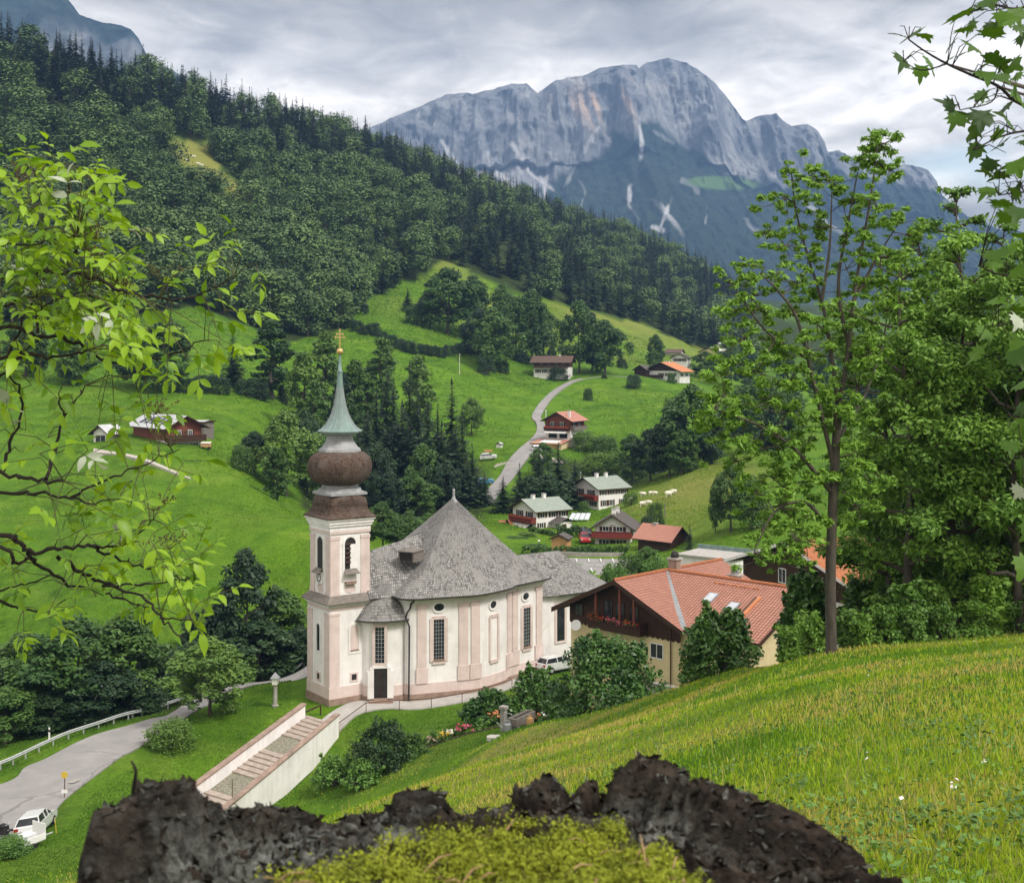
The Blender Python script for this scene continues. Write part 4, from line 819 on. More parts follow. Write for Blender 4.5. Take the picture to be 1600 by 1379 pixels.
# ------------------------------------------------------------------ a generic alpine house; a = along the gable from the near corner, b = along the side
def win_part(fr, s0, s1, h0, h1, parent, n=0.0, shutters=True, frame='white_paint', pane='dark_glass', name='window'):
    m = MB(); t = .09; m.box(fr, s0 - t, s1 + t, n - .05, n + .045, h0 - t, h0); m.box(fr, s0 - t, s1 + t, n - .05, n + .045, h1, h1 + t)
    m.box(fr, s0 - t, s0, n - .05, n + .045, h0, h1); m.box(fr, s1, s1 + t, n - .05, n + .045, h0, h1); c = (s0 + s1) / 2; m.box(fr, c - .03, c + .03, n - .05, n + .04, h0, h1)
    w = m.build(name, MATS[frame], parent)
    p = MB(); p.box(fr, s0, s1, n - .05, n + .02, h0, h1); p.build('pane', MATS[pane], w)
    if shutters:
        q = (s1 - s0) * .5
        for a, b in ((s0 - t - q, s0 - t - .01), (s1 + t + .01, s1 + t + q)): p = MB(); p.box(fr, a, b, n - .03, n + .06, h0 - .02, h1 + .02); p.build('shutter', MATS['shutter_brown'], w)
    return w
def house(name, label, corner, psi, side, Wg, Ls, he, rh, wall='white_plaster', roof='green_grey_roof', upper=None, hu=None, gable_w=(), side_w=(), balcony=None, chim=(), over=.8, cat='house', group=None, foot=2.0, z=None, shutters=True, roof_t=.16, door=None, side_balcony=None, gover=None):
    c = P(*corner) if len(corner) == 3 else Vector(corner[:3])
    ps = R(psi); gd = Vector((-side * math.cos(ps), math.sin(ps), 0)); sdv = Vector((side * math.sin(ps), math.cos(ps), 0))
    F = lambda a, b, h: (c.x + gd.x * a + sdv.x * b, c.y + gd.y * a + sdv.y * b, c.z + h)
    GF = lambda s, n, h: F(s, -n, h); SF = lambda s, n, h: F(-n, s, h)      # gable face, side face
    root = empty(name, c, label, cat, group); k = rh / (Wg / 2)
    m = MB()
    for b in (0, Ls): m.q([F(0, b, -foot), F(Wg, b, -foot), F(Wg, b, he), F(Wg / 2, b, he + rh), F(0, b, he)])
    m.q([F(0, 0, -foot), F(0, Ls, -foot), F(0, Ls, he), F(0, 0, he)]); m.q([F(Wg, 0, -foot), F(Wg, Ls, -foot), F(Wg, Ls, he), F(Wg, 0, he)]); m.build('wall', MATS[wall], root)
    if upper:
        m = MB(); t = .06
        pg = [(-t, hu), (Wg + t, hu), (Wg + t, he + .0), (Wg / 2, he + rh), (-t, he)]
        for b in (-t, Ls + t): m.q([F(a, b, h) for a, h in pg])
        for a in (-t, Wg + t): m.q([F(a, -t, hu), F(a, Ls + t, hu), F(a, Ls + t, he + k * .05), F(a, -t, he + k * .05)])
        m.q([F(-t, -t, hu), F(Wg + t, -t, hu), F(Wg + t, Ls + t, hu), F(-t, Ls + t, hu)]); m.build('upper_wall', MATS[upper], root)
    m = MB(); o = over; g = gover or over; r0 = roof_t
    for sg in (0, 1):
        A = (lambda a: a) if sg == 0 else (lambda a: Wg - a)
        e0, e1 = he - k * o + .04, he + rh + .04; sl = math.hypot(Wg / 2 + o, e1 - e0)
        p = lambda a, b, h: F(A(a), b, h)
        m.q([p(-o, -g, e0 + r0), p(-o, Ls + g, e0 + r0), p(Wg / 2, Ls + g, e1 + r0), p(Wg / 2, -g, e1 + r0)], 0, [(0, 0), (Ls + 2 * g, 0), (Ls + 2 * g, sl), (0, sl)])
        m.q([p(-o, -g, e0), p(-o, Ls + g, e0), p(Wg / 2, Ls + g, e1), p(Wg / 2, -g, e1)], 1)
        m.q([p(-o, -g, e0), p(-o, Ls + g, e0), p(-o, Ls + g, e0 + r0), p(-o, -g, e0 + r0)], 1)
        for b in (-g, Ls + g): m.q([p(-o, b, e0 - .08), p(Wg / 2, b, e1 - .08), p(Wg / 2, b, e1 + r0), p(-o, b, e0 + r0)], 1)
    m.build('roof', [MATS[roof], MATS['dark_wood']], root)
    top = lambda a: he + k * min(a, Wg - a)
    for rows, fr in ((gable_w, GF), (side_w, SF)):
        for h0, h1, cs, w in rows:
            n = .06 if upper and h0 >= hu - .3 else 0
            for s in cs: win_part(fr, s - w / 2, s + w / 2, h0, h1, root, n, shutters)
    for fr, bal, ln in ((GF, balcony, Wg), (SF, side_balcony, Ls)):
        if not bal: continue
        h, mt, s0, s1 = bal[:4]
        m = MB(); m.box(fr, s0, s1, .0, 1.1, h - .15, h); m.box(fr, s0, s1, 1.02, 1.1, h, h + .95); m.box(fr, s0, s0 + .08, 0, 1.02, h, h + .95); m.box(fr, s1 - .08, s1, 0, 1.02, h, h + .95)
        b_ = m.build('balcony', MATS[mt], root); m = MB(); m.box(fr, s0 - .03, s1 + .03, .99, 1.14, h + .95, h + 1.03); m.build('handrail', MATS['dark_wood'], b_)
        if len(bal) > 4: m = MB(); m.box(fr, s0 + .2, s1 - .2, 1.1, 1.3, h + .62, h + .95); m.build('flower_box', MATS[bal[4]], b_)
    for a, b, hh in chim:
        m = MB(); h = top(a); m.box(F, a - .35, a + .35, b - .3, b + .3, h - .5, h + hh); ch = m.build('chimney', MATS['white_plaster'] if wall != 'dark_wood' else MATS['concrete'], root)
        m = MB(); m.box(F, a - .42, a + .42, b - .37, b + .37, h + hh, h + hh + .1); m.build('chimney_cap', MATS['concrete'], ch)
    if door:
        fr = GF if door[0] == 'g' else SF; m = MB(); m.box(fr, door[1] - .5, door[1] + .5, -.05, .05, -.3, 2.0); m.build('door', MATS['dark_wood'], root)
    root['frame'] = ''; del root['frame']
    return root, F, GF, SF
H = house
# the village in the valley
r, F, GF, SF = H('white_house', 'white house with red balcony and green grey roof beside the orange shed roof', (838, 828, 245), 56, 1, 8.0, 7.4, 3.7, 1.75, gable_w=((2.3, 3.3, (2.3, 5.6), 1.1),), side_w=((2.3, 3.2, (1.4, 4.0, 6.4), 1.0), (.4, 1.3, (1.2,), .9)), balcony=(1.45, 'red_balcony', .1, 7.9, 'flower_red'), chim=((4.0, 2.0, .8), (4.0, 4.6, .9)), group='white balcony houses in the valley')
m = MB(); m.q([GF(1.2, .1, 1.1), GF(6.6, .1, 1.1), GF(6.6, 1.9, .35), GF(1.2, 1.9, .35)]); m.build('awning', MATS['awning_cloth'], r)
m = MB(); m.box(GF, 1.4, 6.4, -.05, .03, -1.0, .9); m.build('terrace_door', MATS['dark_glass'], r)
m = MB(); m.box(SF, 3.6, 6.6, 0, 2.6, -2, 1.5); pv = m.build('porch_wall', MATS['white_plaster'], r)
m = MB(); m.q([SF(2.8, 3.2, 1.3), SF(5.1, 3.2, 2.3), SF(5.1, -.1, 2.3), SF(2.8, -.1, 1.3)]); m.q([SF(7.4, 3.2, 1.3), SF(5.1, 3.2, 2.3), SF(5.1, -.1, 2.3), SF(7.4, -.1, 1.3)]); m.q([SF(3.6, 2.6, 1.5), SF(6.6, 2.6, 1.5), SF(5.1, 2.6, 2.2)]); m.build('porch_roof', MATS['dark_roof'], pv)
m = MB(); m.box(SF, 4.3, 5.2, 2.55, 2.66, -.9, 1.1); m.build('door', MATS['dark_wood'], pv)
r, F, GF, SF = H('white_house', 'white house with red flowered balcony standing highest below the dark woods', (935.5, 793, 275), 55, 1, 9.0, 8.0, 4.1, 1.9, gable_w=((2.5, 3.6, (2.6, 6.4), 1.2), (.2, 1.2, (1.8, 6.0), 1.1)), side_w=((2.7, 3.6, (1.2, 3.4, 5.6, 7.2), .9), (.3, 1.5, (1.5, 3.4, 6.6), .9)), balcony=(1.7, 'red_balcony', .1, 8.9, 'flower_red'), chim=((4.5, 3.0, .9), (4.5, 5.6, .9)), group='white balcony houses in the valley')
m = MB(); m.q([SF(6.0, 5.0, .9), SF(9.4, 5.0, .9), SF(9.4, 2.2, 1.7), SF(6.0, 2.2, 1.7)]); m.q([SF(6.0, 5.0, .84), SF(9.4, 5.0, .84), SF(9.4, 2.2, 1.64), SF(6.0, 2.2, 1.64)])
for a, b in ((6.1, 4.9), (9.3, 4.9), (6.1, 2.3), (9.3, 2.3)): m.box(SF, a - .06, a + .06, b - .06, b + .06, -2, .95)
m.build('canopy', MATS['white_paint'], r)
r, F, GF, SF = H('white_house', 'white house with long red balcony and dark brown roof beside the red car', (985, 855, 222), 12, 1, 6.2, 7.5, 3.5, 2.0, roof='dark_roof', gable_w=((2.75, 3.5, (1.9, 4.3), 1.0), (.45, 1.2, (1.9, 4.3), 1.1)), side_w=((2.2, 3.0, (2, 5), .9),), balcony=(1.75, 'red_balcony', -.4, 6.7), chim=((3.1, 1.6, .9), (2.9, 4.8, 1.0)), group='white balcony houses in the valley', door=('s', 3.4), over=1.0)
m = MB(); m.lathe(GF(3.1, .06, 3.9), [(.0, 0), (.38, .0), (.4, .03)], 14); m.build('gable_emblem', MATS['white_paint'], r)
m = MB(); m.box(GF, 2.2, 3.0, .06, .5, -.9, -.45); m.box(GF, 2.2, 3.0, .06, .14, -.45, 0); m.build('bench', MATS['grey_wood'], r)
H('barn', 'low brown barn with broad red tiled roof beside the dark roofed house', (1047, 852, 208), 48, -1, 4.6, 6.4, 1.0, 1.7, wall='dark_wood', roof='pink_tiles', cat='barn', over=.8, chim=((2.3, 4.5, .3),))
H('shed', 'low shed with orange roof left of the nearest white village house', (801, 826, 250), 78, 1, 3.6, 2.6, 1.0, .5, wall='grey_wood', roof='orange_roof', cat='shed', over=.7)
H('shed', 'long low annex under an orange roof behind the church roof', (785, 826, 252), 80, 1, 3.2, 2.4, .8, .5, wall='grey_wood', roof='orange_roof', cat='shed', over=.6)
r, F, GF, SF = H('garden_shed', 'small beige garden shed with grey gabled roof in front of the red car', (886, 856, 212), 18, 1, 2.7, 2.6, 1.45, .65, wall='orange_wood', roof='dark_roof', cat='shed', over=.35)
# the long house with red gable by the road
r, F, GF, SF = H('red_chalet', 'red brown wooden chalet with pale red roof and garages beside the winding road', (891.5, 690, 350), 30, 1, 7.8, 8.2, 5.9, 2.0, upper='red_wood', hu=3.1, roof='pink_tiles', gable_w=((4.1, 5.2, (2.7, 5.6), .9),), side_w=((4.2, 5.2, (2.0, 5.0), 1.0), (.9, 1.9, (2.5,), 1.0)), balcony=(3.1, 'dark_wood', .0, 7.8, 'flower_red'), side_balcony=(3.2, 'grey_wood', .3, 8.0), chim=((1.2, 1.5, 1.9),), over=1.1)
m = MB(); m.q([GF(.6, .1, 3.0), GF(7.2, .1, 3.0), GF(7.2, 1.8, 2.5), GF(.6, 1.8, 2.5)]); m.q([GF(.6, 1.8, 2.5), GF(7.2, 1.8, 2.5), GF(7.2, 1.8, 2.25), GF(.6, 1.8, 2.25)]); m.build('awning', MATS['white_paint'], r)
m = MB(); m.box(GF, 1.0, 3.4, -.05, .04, .9, 2.2); m.build('glazed_door', MATS['dark_glass'], r); m = MB(); m.box(GF, 4.2, 6.8, -.05, .04, .9, 2.2); m.build('glazed_door', MATS['dark_glass'], r)
m = MB(); m.box(GF, .2, 9.4, 0.02, 5.0, -2.5, -.1); gw = m.build('garage_wall', MATS['cream_plaster'], r)
m = MB(); m.q([GF(-.1, 5.5, -.35), GF(9.8, 5.5, -.35), GF(9.8, .2, .55), GF(-.1, .2, .55)], 0); m.q([GF(-.1, 5.5, -.45), GF(9.8, 5.5, -.45), GF(9.8, .2, .4), GF(-.1, .2, .4)], 0); m.q([GF(-.1, 5.5, -.35), GF(9.8, 5.5, -.35), GF(9.8, 5.5, -.5), GF(-.1, 5.5, -.5)]); gr = m.build('garage_roof', MATS['pink_tiles'], r)
m = MB(); m.q([GF(1.6, 4.6, -.1), GF(7.4, 4.6, -.1), GF(7.4, 1.6, .4), GF(1.6, 1.6, .4)]); m.build('roof_panel', MATS['white_paint'], gr)
for s in (2.2, 5.6):
    m = MB(); m.q([GF(s - 1.2, 5.03, -2.4), GF(s + 1.2, 5.03, -2.4)] + [GF(s + 1.2 * math.cos(PI * i / 8), 5.03, -1.2 + .55 * math.sin(PI * i / 8)) for i in range(9)]); m.build('garage_door', MATS['orange_wood'], gw)
m = MB(); m.box(SF, -.2, 6.5, .02, 1.6, -3, 1.1); m.build('stone_terrace', MATS['grey_stone'], r)
# chalets on the upper meadow
H('wooden_chalet', 'dark wooden chalet with white ground floor beside the top of the winding road', (888, 584, 480), 78, -1, 9.5, 13.2, 4.6, 2.0, upper='dark_wood', hu=2.5, roof='brown_roof', side_w=((3.0, 4.0, (2, 4.6, 7.4, 10.2), .9), (.4, 1.7, (3, 6.5, 9, 11.5), 1.0)), side_balcony=(2.5, 'dark_wood', .2, 13.0), chim=((4.8, 4.0, .7),), over=1.4)
r, F, GF, SF = H('farmhouse', 'broad farmhouse with dark wooden gable and orange red roof below the forest edge', (1062, 599, 500), 32, 1, 15, 9.5, 5.0, 3.1, upper='dark_wood', hu=4.9, roof='orange_roof', gable_w=((2.9, 4.0, (2.6, 5.2, 8), 1.1), (.2, 1.4, (2.2, 7.6, 10), 1.0)), side_w=((2.8, 3.8, (2.0, 6.5), 1.1),), balcony=(2.3, 'dark_wood', 7, 14.8), chim=((7.5, 3, .6), (7.5, 6, .7)), over=1.6)
H('shed', 'small dark gabled shed left of the broad farmhouse', (1010, 585, 505), 35, 1, 5.4, 4, 2.0, 1.6, wall='dark_wood', roof='dark_roof', cat='shed')
H('white_house', 'small white cottage with brown roof high under the forest edge', (1063, 560, 610), 70, -1, 7, 7, 2.9, 1.5, roof='brown_roof', side_w=((.6, 1.8, (2, 3.6, 5.2), .9),), gable_w=((.8, 1.8, (3,), .9),))
H('white_house', 'white house with dark windows close behind the broad farmhouse', (1074, 574, 540), 20, 1, 7, 6, 4.2, 1.6, roof='dark_roof', gable_w=((2.6, 3.8, (1.8, 4.6), 1.3),))
H('farmhouse', 'pale house with light brown roof half hidden by trees at the forest edge', (1126, 560, 620), 40, 1, 12, 9, 3.2, 2.2, wall='cream_plaster', roof='awning_cloth', gable_w=((1.0, 2.2, (3, 7), 1.1),))
H('white_house', 'far pale roofed house just above the tree tops right of the forest', (1132, 549, 680), 50, 1, 8, 8, 2.5, 2.0, roof='silver_roof')
H('hay_hut', 'tiny grey hay hut on the steep upper meadow', (636, 491, 545), 55, 1, 3.4, 3.4, 1.8, .7, wall='grey_wood', roof='awning_cloth', cat='hut')
# the farm on the left
r, F, GF, SF = H('farmhouse', 'wooden farmhouse with silvery roof on the knoll, seen through the elder twigs', (262, 704, 235), 40, -1, 6.6, 15.0, 4.5, 1.7, upper='red_wood', hu=1.75, roof='silver_roof', gable_w=((2.7, 3.6, (2.2, 4.4), .7), (.1, 1.2, (1.6, 3.2, 5.2), .7)), side_w=((.2, 1.3, (2, 5, 8), .9),), balcony=(1.75, 'dark_wood', -.6, 7.2), over=1.3)
for i in range(5):
    m = MB(); b = 2 + i * 2.3; q = lambda bb, t: F(-1.0 + 3.9 * t, bb, 4.5 - .515 * 1.0 + .24 + .515 * 3.9 * t)
    m.q([q(b, .25), q(b + 1.7, .25), q(b + 1.7, .8), q(b, .8)]); m.build('roof_panel', MATS['car_dark'], r)
H('shed', 'grey flat roofed shed behind the gable of the knoll farmhouse', (318, 672, 250), 70, -1, 3.6, 3.4, 1.5, .2, wall='grey_wood', roof='silver_roof', cat='shed', over=.3)
H('woodshed', 'white framed open shelter at the far end of the knoll farmhouse', (168, 695, 243), 20, 1, 3.2, 4, 2.4, 1.2, wall='white_plaster', roof='silver_roof', cat='shed', gable_w=((.3, 1.8, (1.6,), 2.2),), shutters=False)
# ------------------------------------------------------------------ the red tiled house beside the church
def big_house():
    O = Vector((8.5, 106.85)); U = Vector((.72, -.694)); V = Vector((.694, .72)); ZR = -18.5; FL = -30.6
    F = lambda u, v, h: (O.x + U.x * u + V.x * v, O.y + U.y * u + V.y * v, h)
    root = empty('tiled_house', F(0, 7, FL), 'cream chalet with dark wooden gable, flower balcony and red tiled cross roof', 'house')
    k = .458; W2 = 7.0; W2c = 7.0; vc = 7.4; Lm = 15.6; Uc = 13.9; RT = MATS['red_tiles']
    zr = lambda u: ZR - k * abs(u)
    m = MB()                       # cream body, two blocks
    for (u0, u1, v0, v1) in ((-5.9, 5.9, 1.3, 14.6), (5.9, 12.7, vc - 5.9, vc + 5.9)): m.prism(F, [(u0, v0), (u1, v0), (u1, v1), (u0, v1)], FL - 2, ZR - k * 5.9 - .25, top=False)
    m.q([F(12.7, vc - 5.9, ZR - k * 5.9 - .25), F(12.7, vc + 5.9, ZR - k * 5.9 - .25), F(12.7, vc, ZR - .25)]); m.q([F(-5.9, 14.6, ZR - k * 5.9 - .25), F(5.9, 14.6, ZR - k * 5.9 - .25), F(0, 14.6, ZR - .25)])
    m.build('wall', MATS['cream_plaster'], root)
    m = MB(); hb = -22.9          # boarded gable with cut lower edge
    zz = [(-5.98 + i * .26, hb - (.16 if i % 2 else 0)) for i in range(47)]
    m.q([F(u, 1.22, h) for u, h in zz] + [F(5.98, 1.22, ZR - k * 5.98 - .2), F(0, 1.22, ZR - .2), F(-5.98, 1.22, ZR - k * 5.98 - .2)]); m.build('gable_boarding', MATS['dark_wood'], root)
    m = MB(); T = .2               # roof: main slopes (the right one cut by the cross wing's valleys) and the cross wing
    sl = math.hypot(1, k)
    def face(pts, uvf, mi=0):
        m.q([F(u, v, h) for u, v, h in pts], mi, [uvf(u, v) for u, v, h in pts])
    m_uv = lambda u, v: (v, (W2 - abs(u)) * sl); c_uv = lambda u, v: (u, (W2c - abs(v - vc)) * sl)
    pt = lambda u, v: (u, v, zr(u)); pc = lambda u, v: (u, v, ZR - k * abs(v - vc) - .004)
    face([pt(-W2, 0), pt(0, 0), pt(0, Lm), pt(-W2, Lm)], m_uv)
    face([pt(0, 0), pt(W2, 0), pt(W2, vc - W2), pt(0, vc)], m_uv); face([pt(0, vc), pt(W2, vc + W2), pt(W2, Lm), pt(0, Lm)], m_uv)
    face([pc(0, vc), pc(W2, vc - W2c), pc(Uc, vc - W2c), pc(Uc, vc)], c_uv); face([pc(0, vc), pc(Uc, vc), pc(Uc, vc + W2c), pc(W2, vc + W2c)], c_uv)
    rf = m.build('roof', [RT, MATS['dark_wood']], root)
    m = MB()                       # soffits and barge boards
    for sg in (-1, 1):
        for v0, v1 in ((-.06, .02),):
            m.q([F(sg * W2, v0, zr(W2) - .38), F(0, v0, ZR - .38), F(0, v0, ZR + .04), F(sg * W2, v0, zr(W2) + .04)]); m.q([F(sg * W2, v1, zr(W2) - .38), F(0, v1, ZR - .38), F(0, v0, ZR - .38), F(sg * W2, v0, zr(W2) - .38)])
        m.q([F(sg * W2, 0, zr(W2) - .2), F(0, 0, ZR - .2), F(0, Lm, ZR - .2), F(sg * W2, Lm, zr(W2) - .2)])
    m.q([F(-W2, 0, zr(W2) - .25), F(-W2, Lm, zr(W2) - .25), F(-W2, Lm, zr(W2)), F(-W2, 0, zr(W2))])
    for sg in (-1, 1):
        m.q([F(Uc + .03, vc + sg * W2c, ZR - k * W2c - .36), F(Uc + .03, vc, ZR - .36), F(Uc + .03, vc, ZR + .03), F(Uc + .03, vc + sg * W2c, ZR - k * W2c + .03)])
        m.q([F(5.9, vc + sg * W2c, ZR - k * W2c - .2), F(Uc, vc + sg * W2c, ZR - k * W2c - .2), F(Uc, vc, ZR - .2), F(5.9, vc, ZR - .2)])
    m.q([F(W2, vc - W2c - .02, ZR - k * W2c - .22), F(Uc, vc - W2c - .02, ZR - k * W2c - .22), F(Uc, vc - W2c - .02, ZR - k * W2c), F(W2, vc - W2c - .02, ZR - k * W2c)])
    m.build('barge_board', MATS['dark_wood'], root)
    m = MB(); m.tube([F(0, v, ZR + .03) for v in np.linspace(0, Lm, 30)], .14, 6); m.tube([F(u, vc, ZR + .03) for u in np.linspace(0, Uc, 30)], .14, 6); m.build('ridge_tiles', MATS['orange_tiles'], rf)
    m = MB(); w = .26; m.q([F(w * .2, vc - .0, ZR + .02), F(W2 + w, vc - W2 + .0, zr(W2) + .02), F(W2 - w, vc - W2 - .1, zr(W2 - w) + .02), F(-w * .4, vc - .5, ZR + .0)]); m.build('valley_flashing', MATS['zinc'], rf)
    S = lambda s, n, t: F(s, vc - W2c + t / sl, ZR - k * (W2c - t / sl) + n)    # on the cross wing's front slope: t metres up from the eave
    for s0, t0 in ((6.0, 4.0), (8.6, 3.2)):
        q = MB(); q.box(S, s0, s0 + .95, 0, .1, t0, t0 + 1.3); sk = q.build('skylight', MATS['zinc'], rf); q = MB(); q.box(S, s0 + .1, s0 + .85, .1, .115, t0 + .1, t0 + 1.2); q.build('pane', MATS['solar_glass'], sk)
    q = MB(); q.box(S, 10.55, 10.85, .02, .16, .3, 5.6); q.build('tile_verge', MATS['orange_roof'], rf); q = MB(); q.box(S, 10.2, 10.55, .0, .07, .3, 5.6); q.build('verge_gutter', MATS['iron_rust'], rf)
    for i in range(11): q = MB(); q.box(S, 5.6 + i * .42, 5.82 + i * .42, .02, .14, 6.7, 6.82); q.build('snow_guard', MATS['orange_roof'], rf)
    for (u, v, hh, mt) in ((0.4, 7.9, 1.1, 'coping_stone'), (4.6, 11.0, 1.7, 'grey_stone')):
        q = MB(); z0 = zr(u) - .4; q.box(F, u - .42, u + .42, v - .36, v + .36, z0, zr(u) + hh); ch = q.build('chimney', MATS[mt], root)
        q = MB(); q.box(F, u - .55, u + .55, v - .48, v + .48, zr(u) + hh, zr(u) + hh + .14); q.build('chimney_cap', MATS['concrete'], ch)
        q = MB(); q.lathe(F(u, v, zr(u) + hh + .14), [(.36, 0), (.36, .3), (.25, .52), (.05, .6)], 10); q.build('cowl', MATS['black_iron'] if mt != 'grey_stone' else MATS['zinc'], ch)
    GF = lambda s, n, h: F(s, 1.22 - n, h)
    # balcony with flower boxes in the gable
    m = MB(); bz = -22.75; m.box(GF, -3.0, 2.6, 0, 1.05, bz - .15, bz); m.box(GF, -3.0, 2.6, .98, 1.05, bz, bz + .9); m.box(GF, -3.0, -2.94, 0, .98, bz, bz + .9); m.box(GF, 2.54, 2.6, 0, .98, bz, bz + .9); bal = m.build('balcony', MATS['dark_wood'], root)
    for u in (-2.2, .4, 1.9): q = MB(); q.box(GF, u - .09, u + .09, .85, 1.0, bz + .9, ZR - k * abs(u) - .35); q.build('balcony_post', MATS['red_wood'], bal)
    for u0, u1, mt in ((-2.9, -1.1, 'flower_red'), (-.9, .7, 'flower_pink'), (.9, 2.5, 'flower_red')):
        q = MB(); q.box(GF, u0, u1, 1.05, 1.3, bz + .62, bz + .84); fb = q.build('flower_box', MATS['dark_wood'], bal)
        rng = np.random.default_rng(int(u0 * 10) + 50); n = 170; q = MB()
        for i in range(n):
            c = Vector(GF(rng.uniform(u0, u1), 1.18 + rng.normal(0, .12), bz + .9 + rng.normal(-.05, .14))); a = Vector(rng.normal(0, 1, 3)).normalized(); b = a.cross(Vector(rng.normal(0, 1, 3))).normalized(); r = .07
            q.q([c - a * r, c + b * r, c + a * r, c - b * r], 0 if rng.random() < .62 else 1)
        q.build('flowers', [MATS[mt], MATS['leaf_shrub']], fb)
    for (s, h0, h1, w, n) in ((-1.6, -21.9, -20.6, .8, .02), (1.2, -22.6, -20.7, .8, .02), (-.3, -22.6, -20.7, .8, .02), (-4.9, -22.2, -21.3, .8, .02)): win_part(GF, s - w / 2, s + w / 2, h0, h1, root, n, False, 'dark_wood')
    win_part(GF, 2.9, 4.1, -24.6, -23.5, root, -.08, False, 'white_paint'); win_part(GF, -4.5, -3.6, -25.8, -24.7, root, -.08, False, 'dark_wood')
    q = MB(); q.tube([GF(5.0, .05, ZR - k * 5 - .6), GF(5.0, .05, FL)], .06, 6); q.build('rain_pipe', MATS['iron_rust'], root)
    q = MB(); c = Vector(GF(-4.6, .7, -23.0)); q.lathe((0, 0, 0), [(.0, 0), (.22, .02), (.42, .09), (.47, .13)], 16); dv = Vector((-.35, -.85, .4)).normalized().to_track_quat('Z', 'Y')
    q.v = [tuple(c + dv @ Vector(p)) for p in q.v]; q.tube([c, Vector(GF(-4.6, 0, -23.1))], .03, 5); q.build('satellite_dish', MATS['white_paint'], root)
    EF = lambda s, n, h: F(12.7 + n, vc + s, h)     # end wall of the cross wing
    q = MB(); q.q([EF(-1.6, .05, FL - .5), EF(2.6, .05, FL - .5)] + [EF(.5 + 2.1 * math.cos(PI * i / 12), .05, -26.2 + 2.0 * math.sin(PI * i / 12)) for i in range(13)]); q.build('arched_gate', MATS['dark_wood'], root)
    return root, F
pmat('slate_blue_roof', (0.33, 0.37, 0.40), (0.27, 0.30, 0.33), 2, 0.5)
BH, BHF = big_house()
def lean_roof():
    F = BHF; root = empty('lean_to', F(12, -1.2, -30), 'low lean-to with pale blue grey roof below the end of the tiled house', 'lean-to')
    m = MB(); m.box(F, 9.5, 14.5, -1.6, 1.3, -32, -26.2); m.build('wall', MATS['concrete'], root)
    m = MB(); m.q([F(9.2, -2.0, -26.1), F(15.2, -2.0, -26.1), F(15.2, 1.45, -25.5), F(9.2, 1.45, -25.5)]); m.q([F(9.2, -2.0, -26.18), F(15.2, -2.0, -26.18), F(15.2, 1.45, -25.58), F(9.2, 1.45, -25.58)]); m.build('roof', MATS['slate_blue_roof'], root)
    root = empty('garden_wall', F(6.6, -4, -30), 'grey rendered garden wall between the two big round bushes', 'wall')
    m = MB(); m.box(F, 4.0, 9.6, -2.6, -2.2, -33, -25.6); w = m.build('wall', MATS['concrete'], root); m = MB(); m.box(F, 3.95, 9.65, -2.66, -2.14, -25.6, -25.5); m.build('coping', MATS['grey_stone'], root)
lean_roof()
def rear_house():
    a = R(-63); U = Vector((math.cos(a), math.sin(a))); V = Vector((-U.y, U.x)); O = Vector((26.2, 123)); ZR = -17.6; k = .32
    F = lambda u, v, h: (O.x + U.x * u + V.x * v, O.y + U.y * u + V.y * v, h)
    root = empty('tiled_house', F(0, 6, -30), 'house with bright orange tiled roof half hidden behind the ash tree', 'house')
    m = MB()
    for sg in (-1, 1): m.q([F(0, 0, ZR), F(sg * 9.6, 0, ZR - k * 9.6), F(sg * 9.6, 12, ZR - k * 9.6), F(0, 12, ZR)], 0, [(0, 9), (0, 0), (12, 0), (12, 9)])
    m.build('roof', MATS['orange_tiles'], root)
    m = MB()
    for sg in (-1, 1): m.q([F(0, -.05, ZR + .05), F(sg * 9.65, -.05, ZR - k * 9.65 + .05), F(sg * 9.65, -.05, ZR - k * 9.65 - .25), F(0, -.05, ZR - .25)])
    m.build('barge_board', MATS['white_paint'], root)
    m = MB()
    for sg in (-1, 1): m.q([F(0, .02, ZR - .2), F(sg * 9.6, .02, ZR - k * 9.6 - .2), F(sg * 9.6, 11.9, ZR - k * 9.6 - .2), F(0, 11.9, ZR - .2)])
    m.build('roof_lining', MATS['dark_wood'], root)
    m = MB(); m.box(F, -8.2, 8.2, 1.4, 11, -33, ZR - k * 8.2 - .25); m.q([F(-8.2, 1.4, ZR - k * 8.2 - .25), F(8.2, 1.4, ZR - k * 8.2 - .25), F(0, 1.4, ZR - .25)]); m.build('wall', MATS['white_plaster'], root)
    m = MB(); m.q([F(-8.25, 1.34, -22.5), F(8.25, 1.34, -22.5), F(8.25, 1.34, ZR - k * 8.25 - .25), F(0, 1.34, ZR - .25), F(-8.25, 1.34, ZR - k * 8.25 - .25)]); m.build('gable_boarding', MATS['dark_wood'], root)
    GF = lambda s, n, h: F(s, 1.34 - n, h)
    for s in (-5, -1.5, 2, 5.5): win_part(GF, s - .5, s + .5, -25.4, -24.1, root, -.05, False)
    for s in (-2, 2): win_part(GF, s - .5, s + .5, -21.9, -20.6, root, 0.0, False)
    # a flat roofed annex further back
    G = lambda u, v, h: (24.6 + .8 * u + .6 * v, 152 - .6 * u + .8 * v, h)
    r2 = empty('flat_shed', G(0, 0, -30), 'flat pale roofed shed with green roof edge beyond the tiled house', 'shed')
    m = MB(); m.box(G, -4, 3, -2.5, 2.5, -33, -23.4); m.build('wall', MATS['white_plaster'], r2); m = MB(); m.box(G, -4.3, 3.3, -2.8, 2.8, -23.4, -23.2); m.build('roof', MATS['concrete'], r2)
    m = MB(); m.box(G, -4.4, 3.4, 2.8, 3.0, -23.5, -22.7); m.build('roof_edge', MATS['copper_green'], r2)
rear_house()
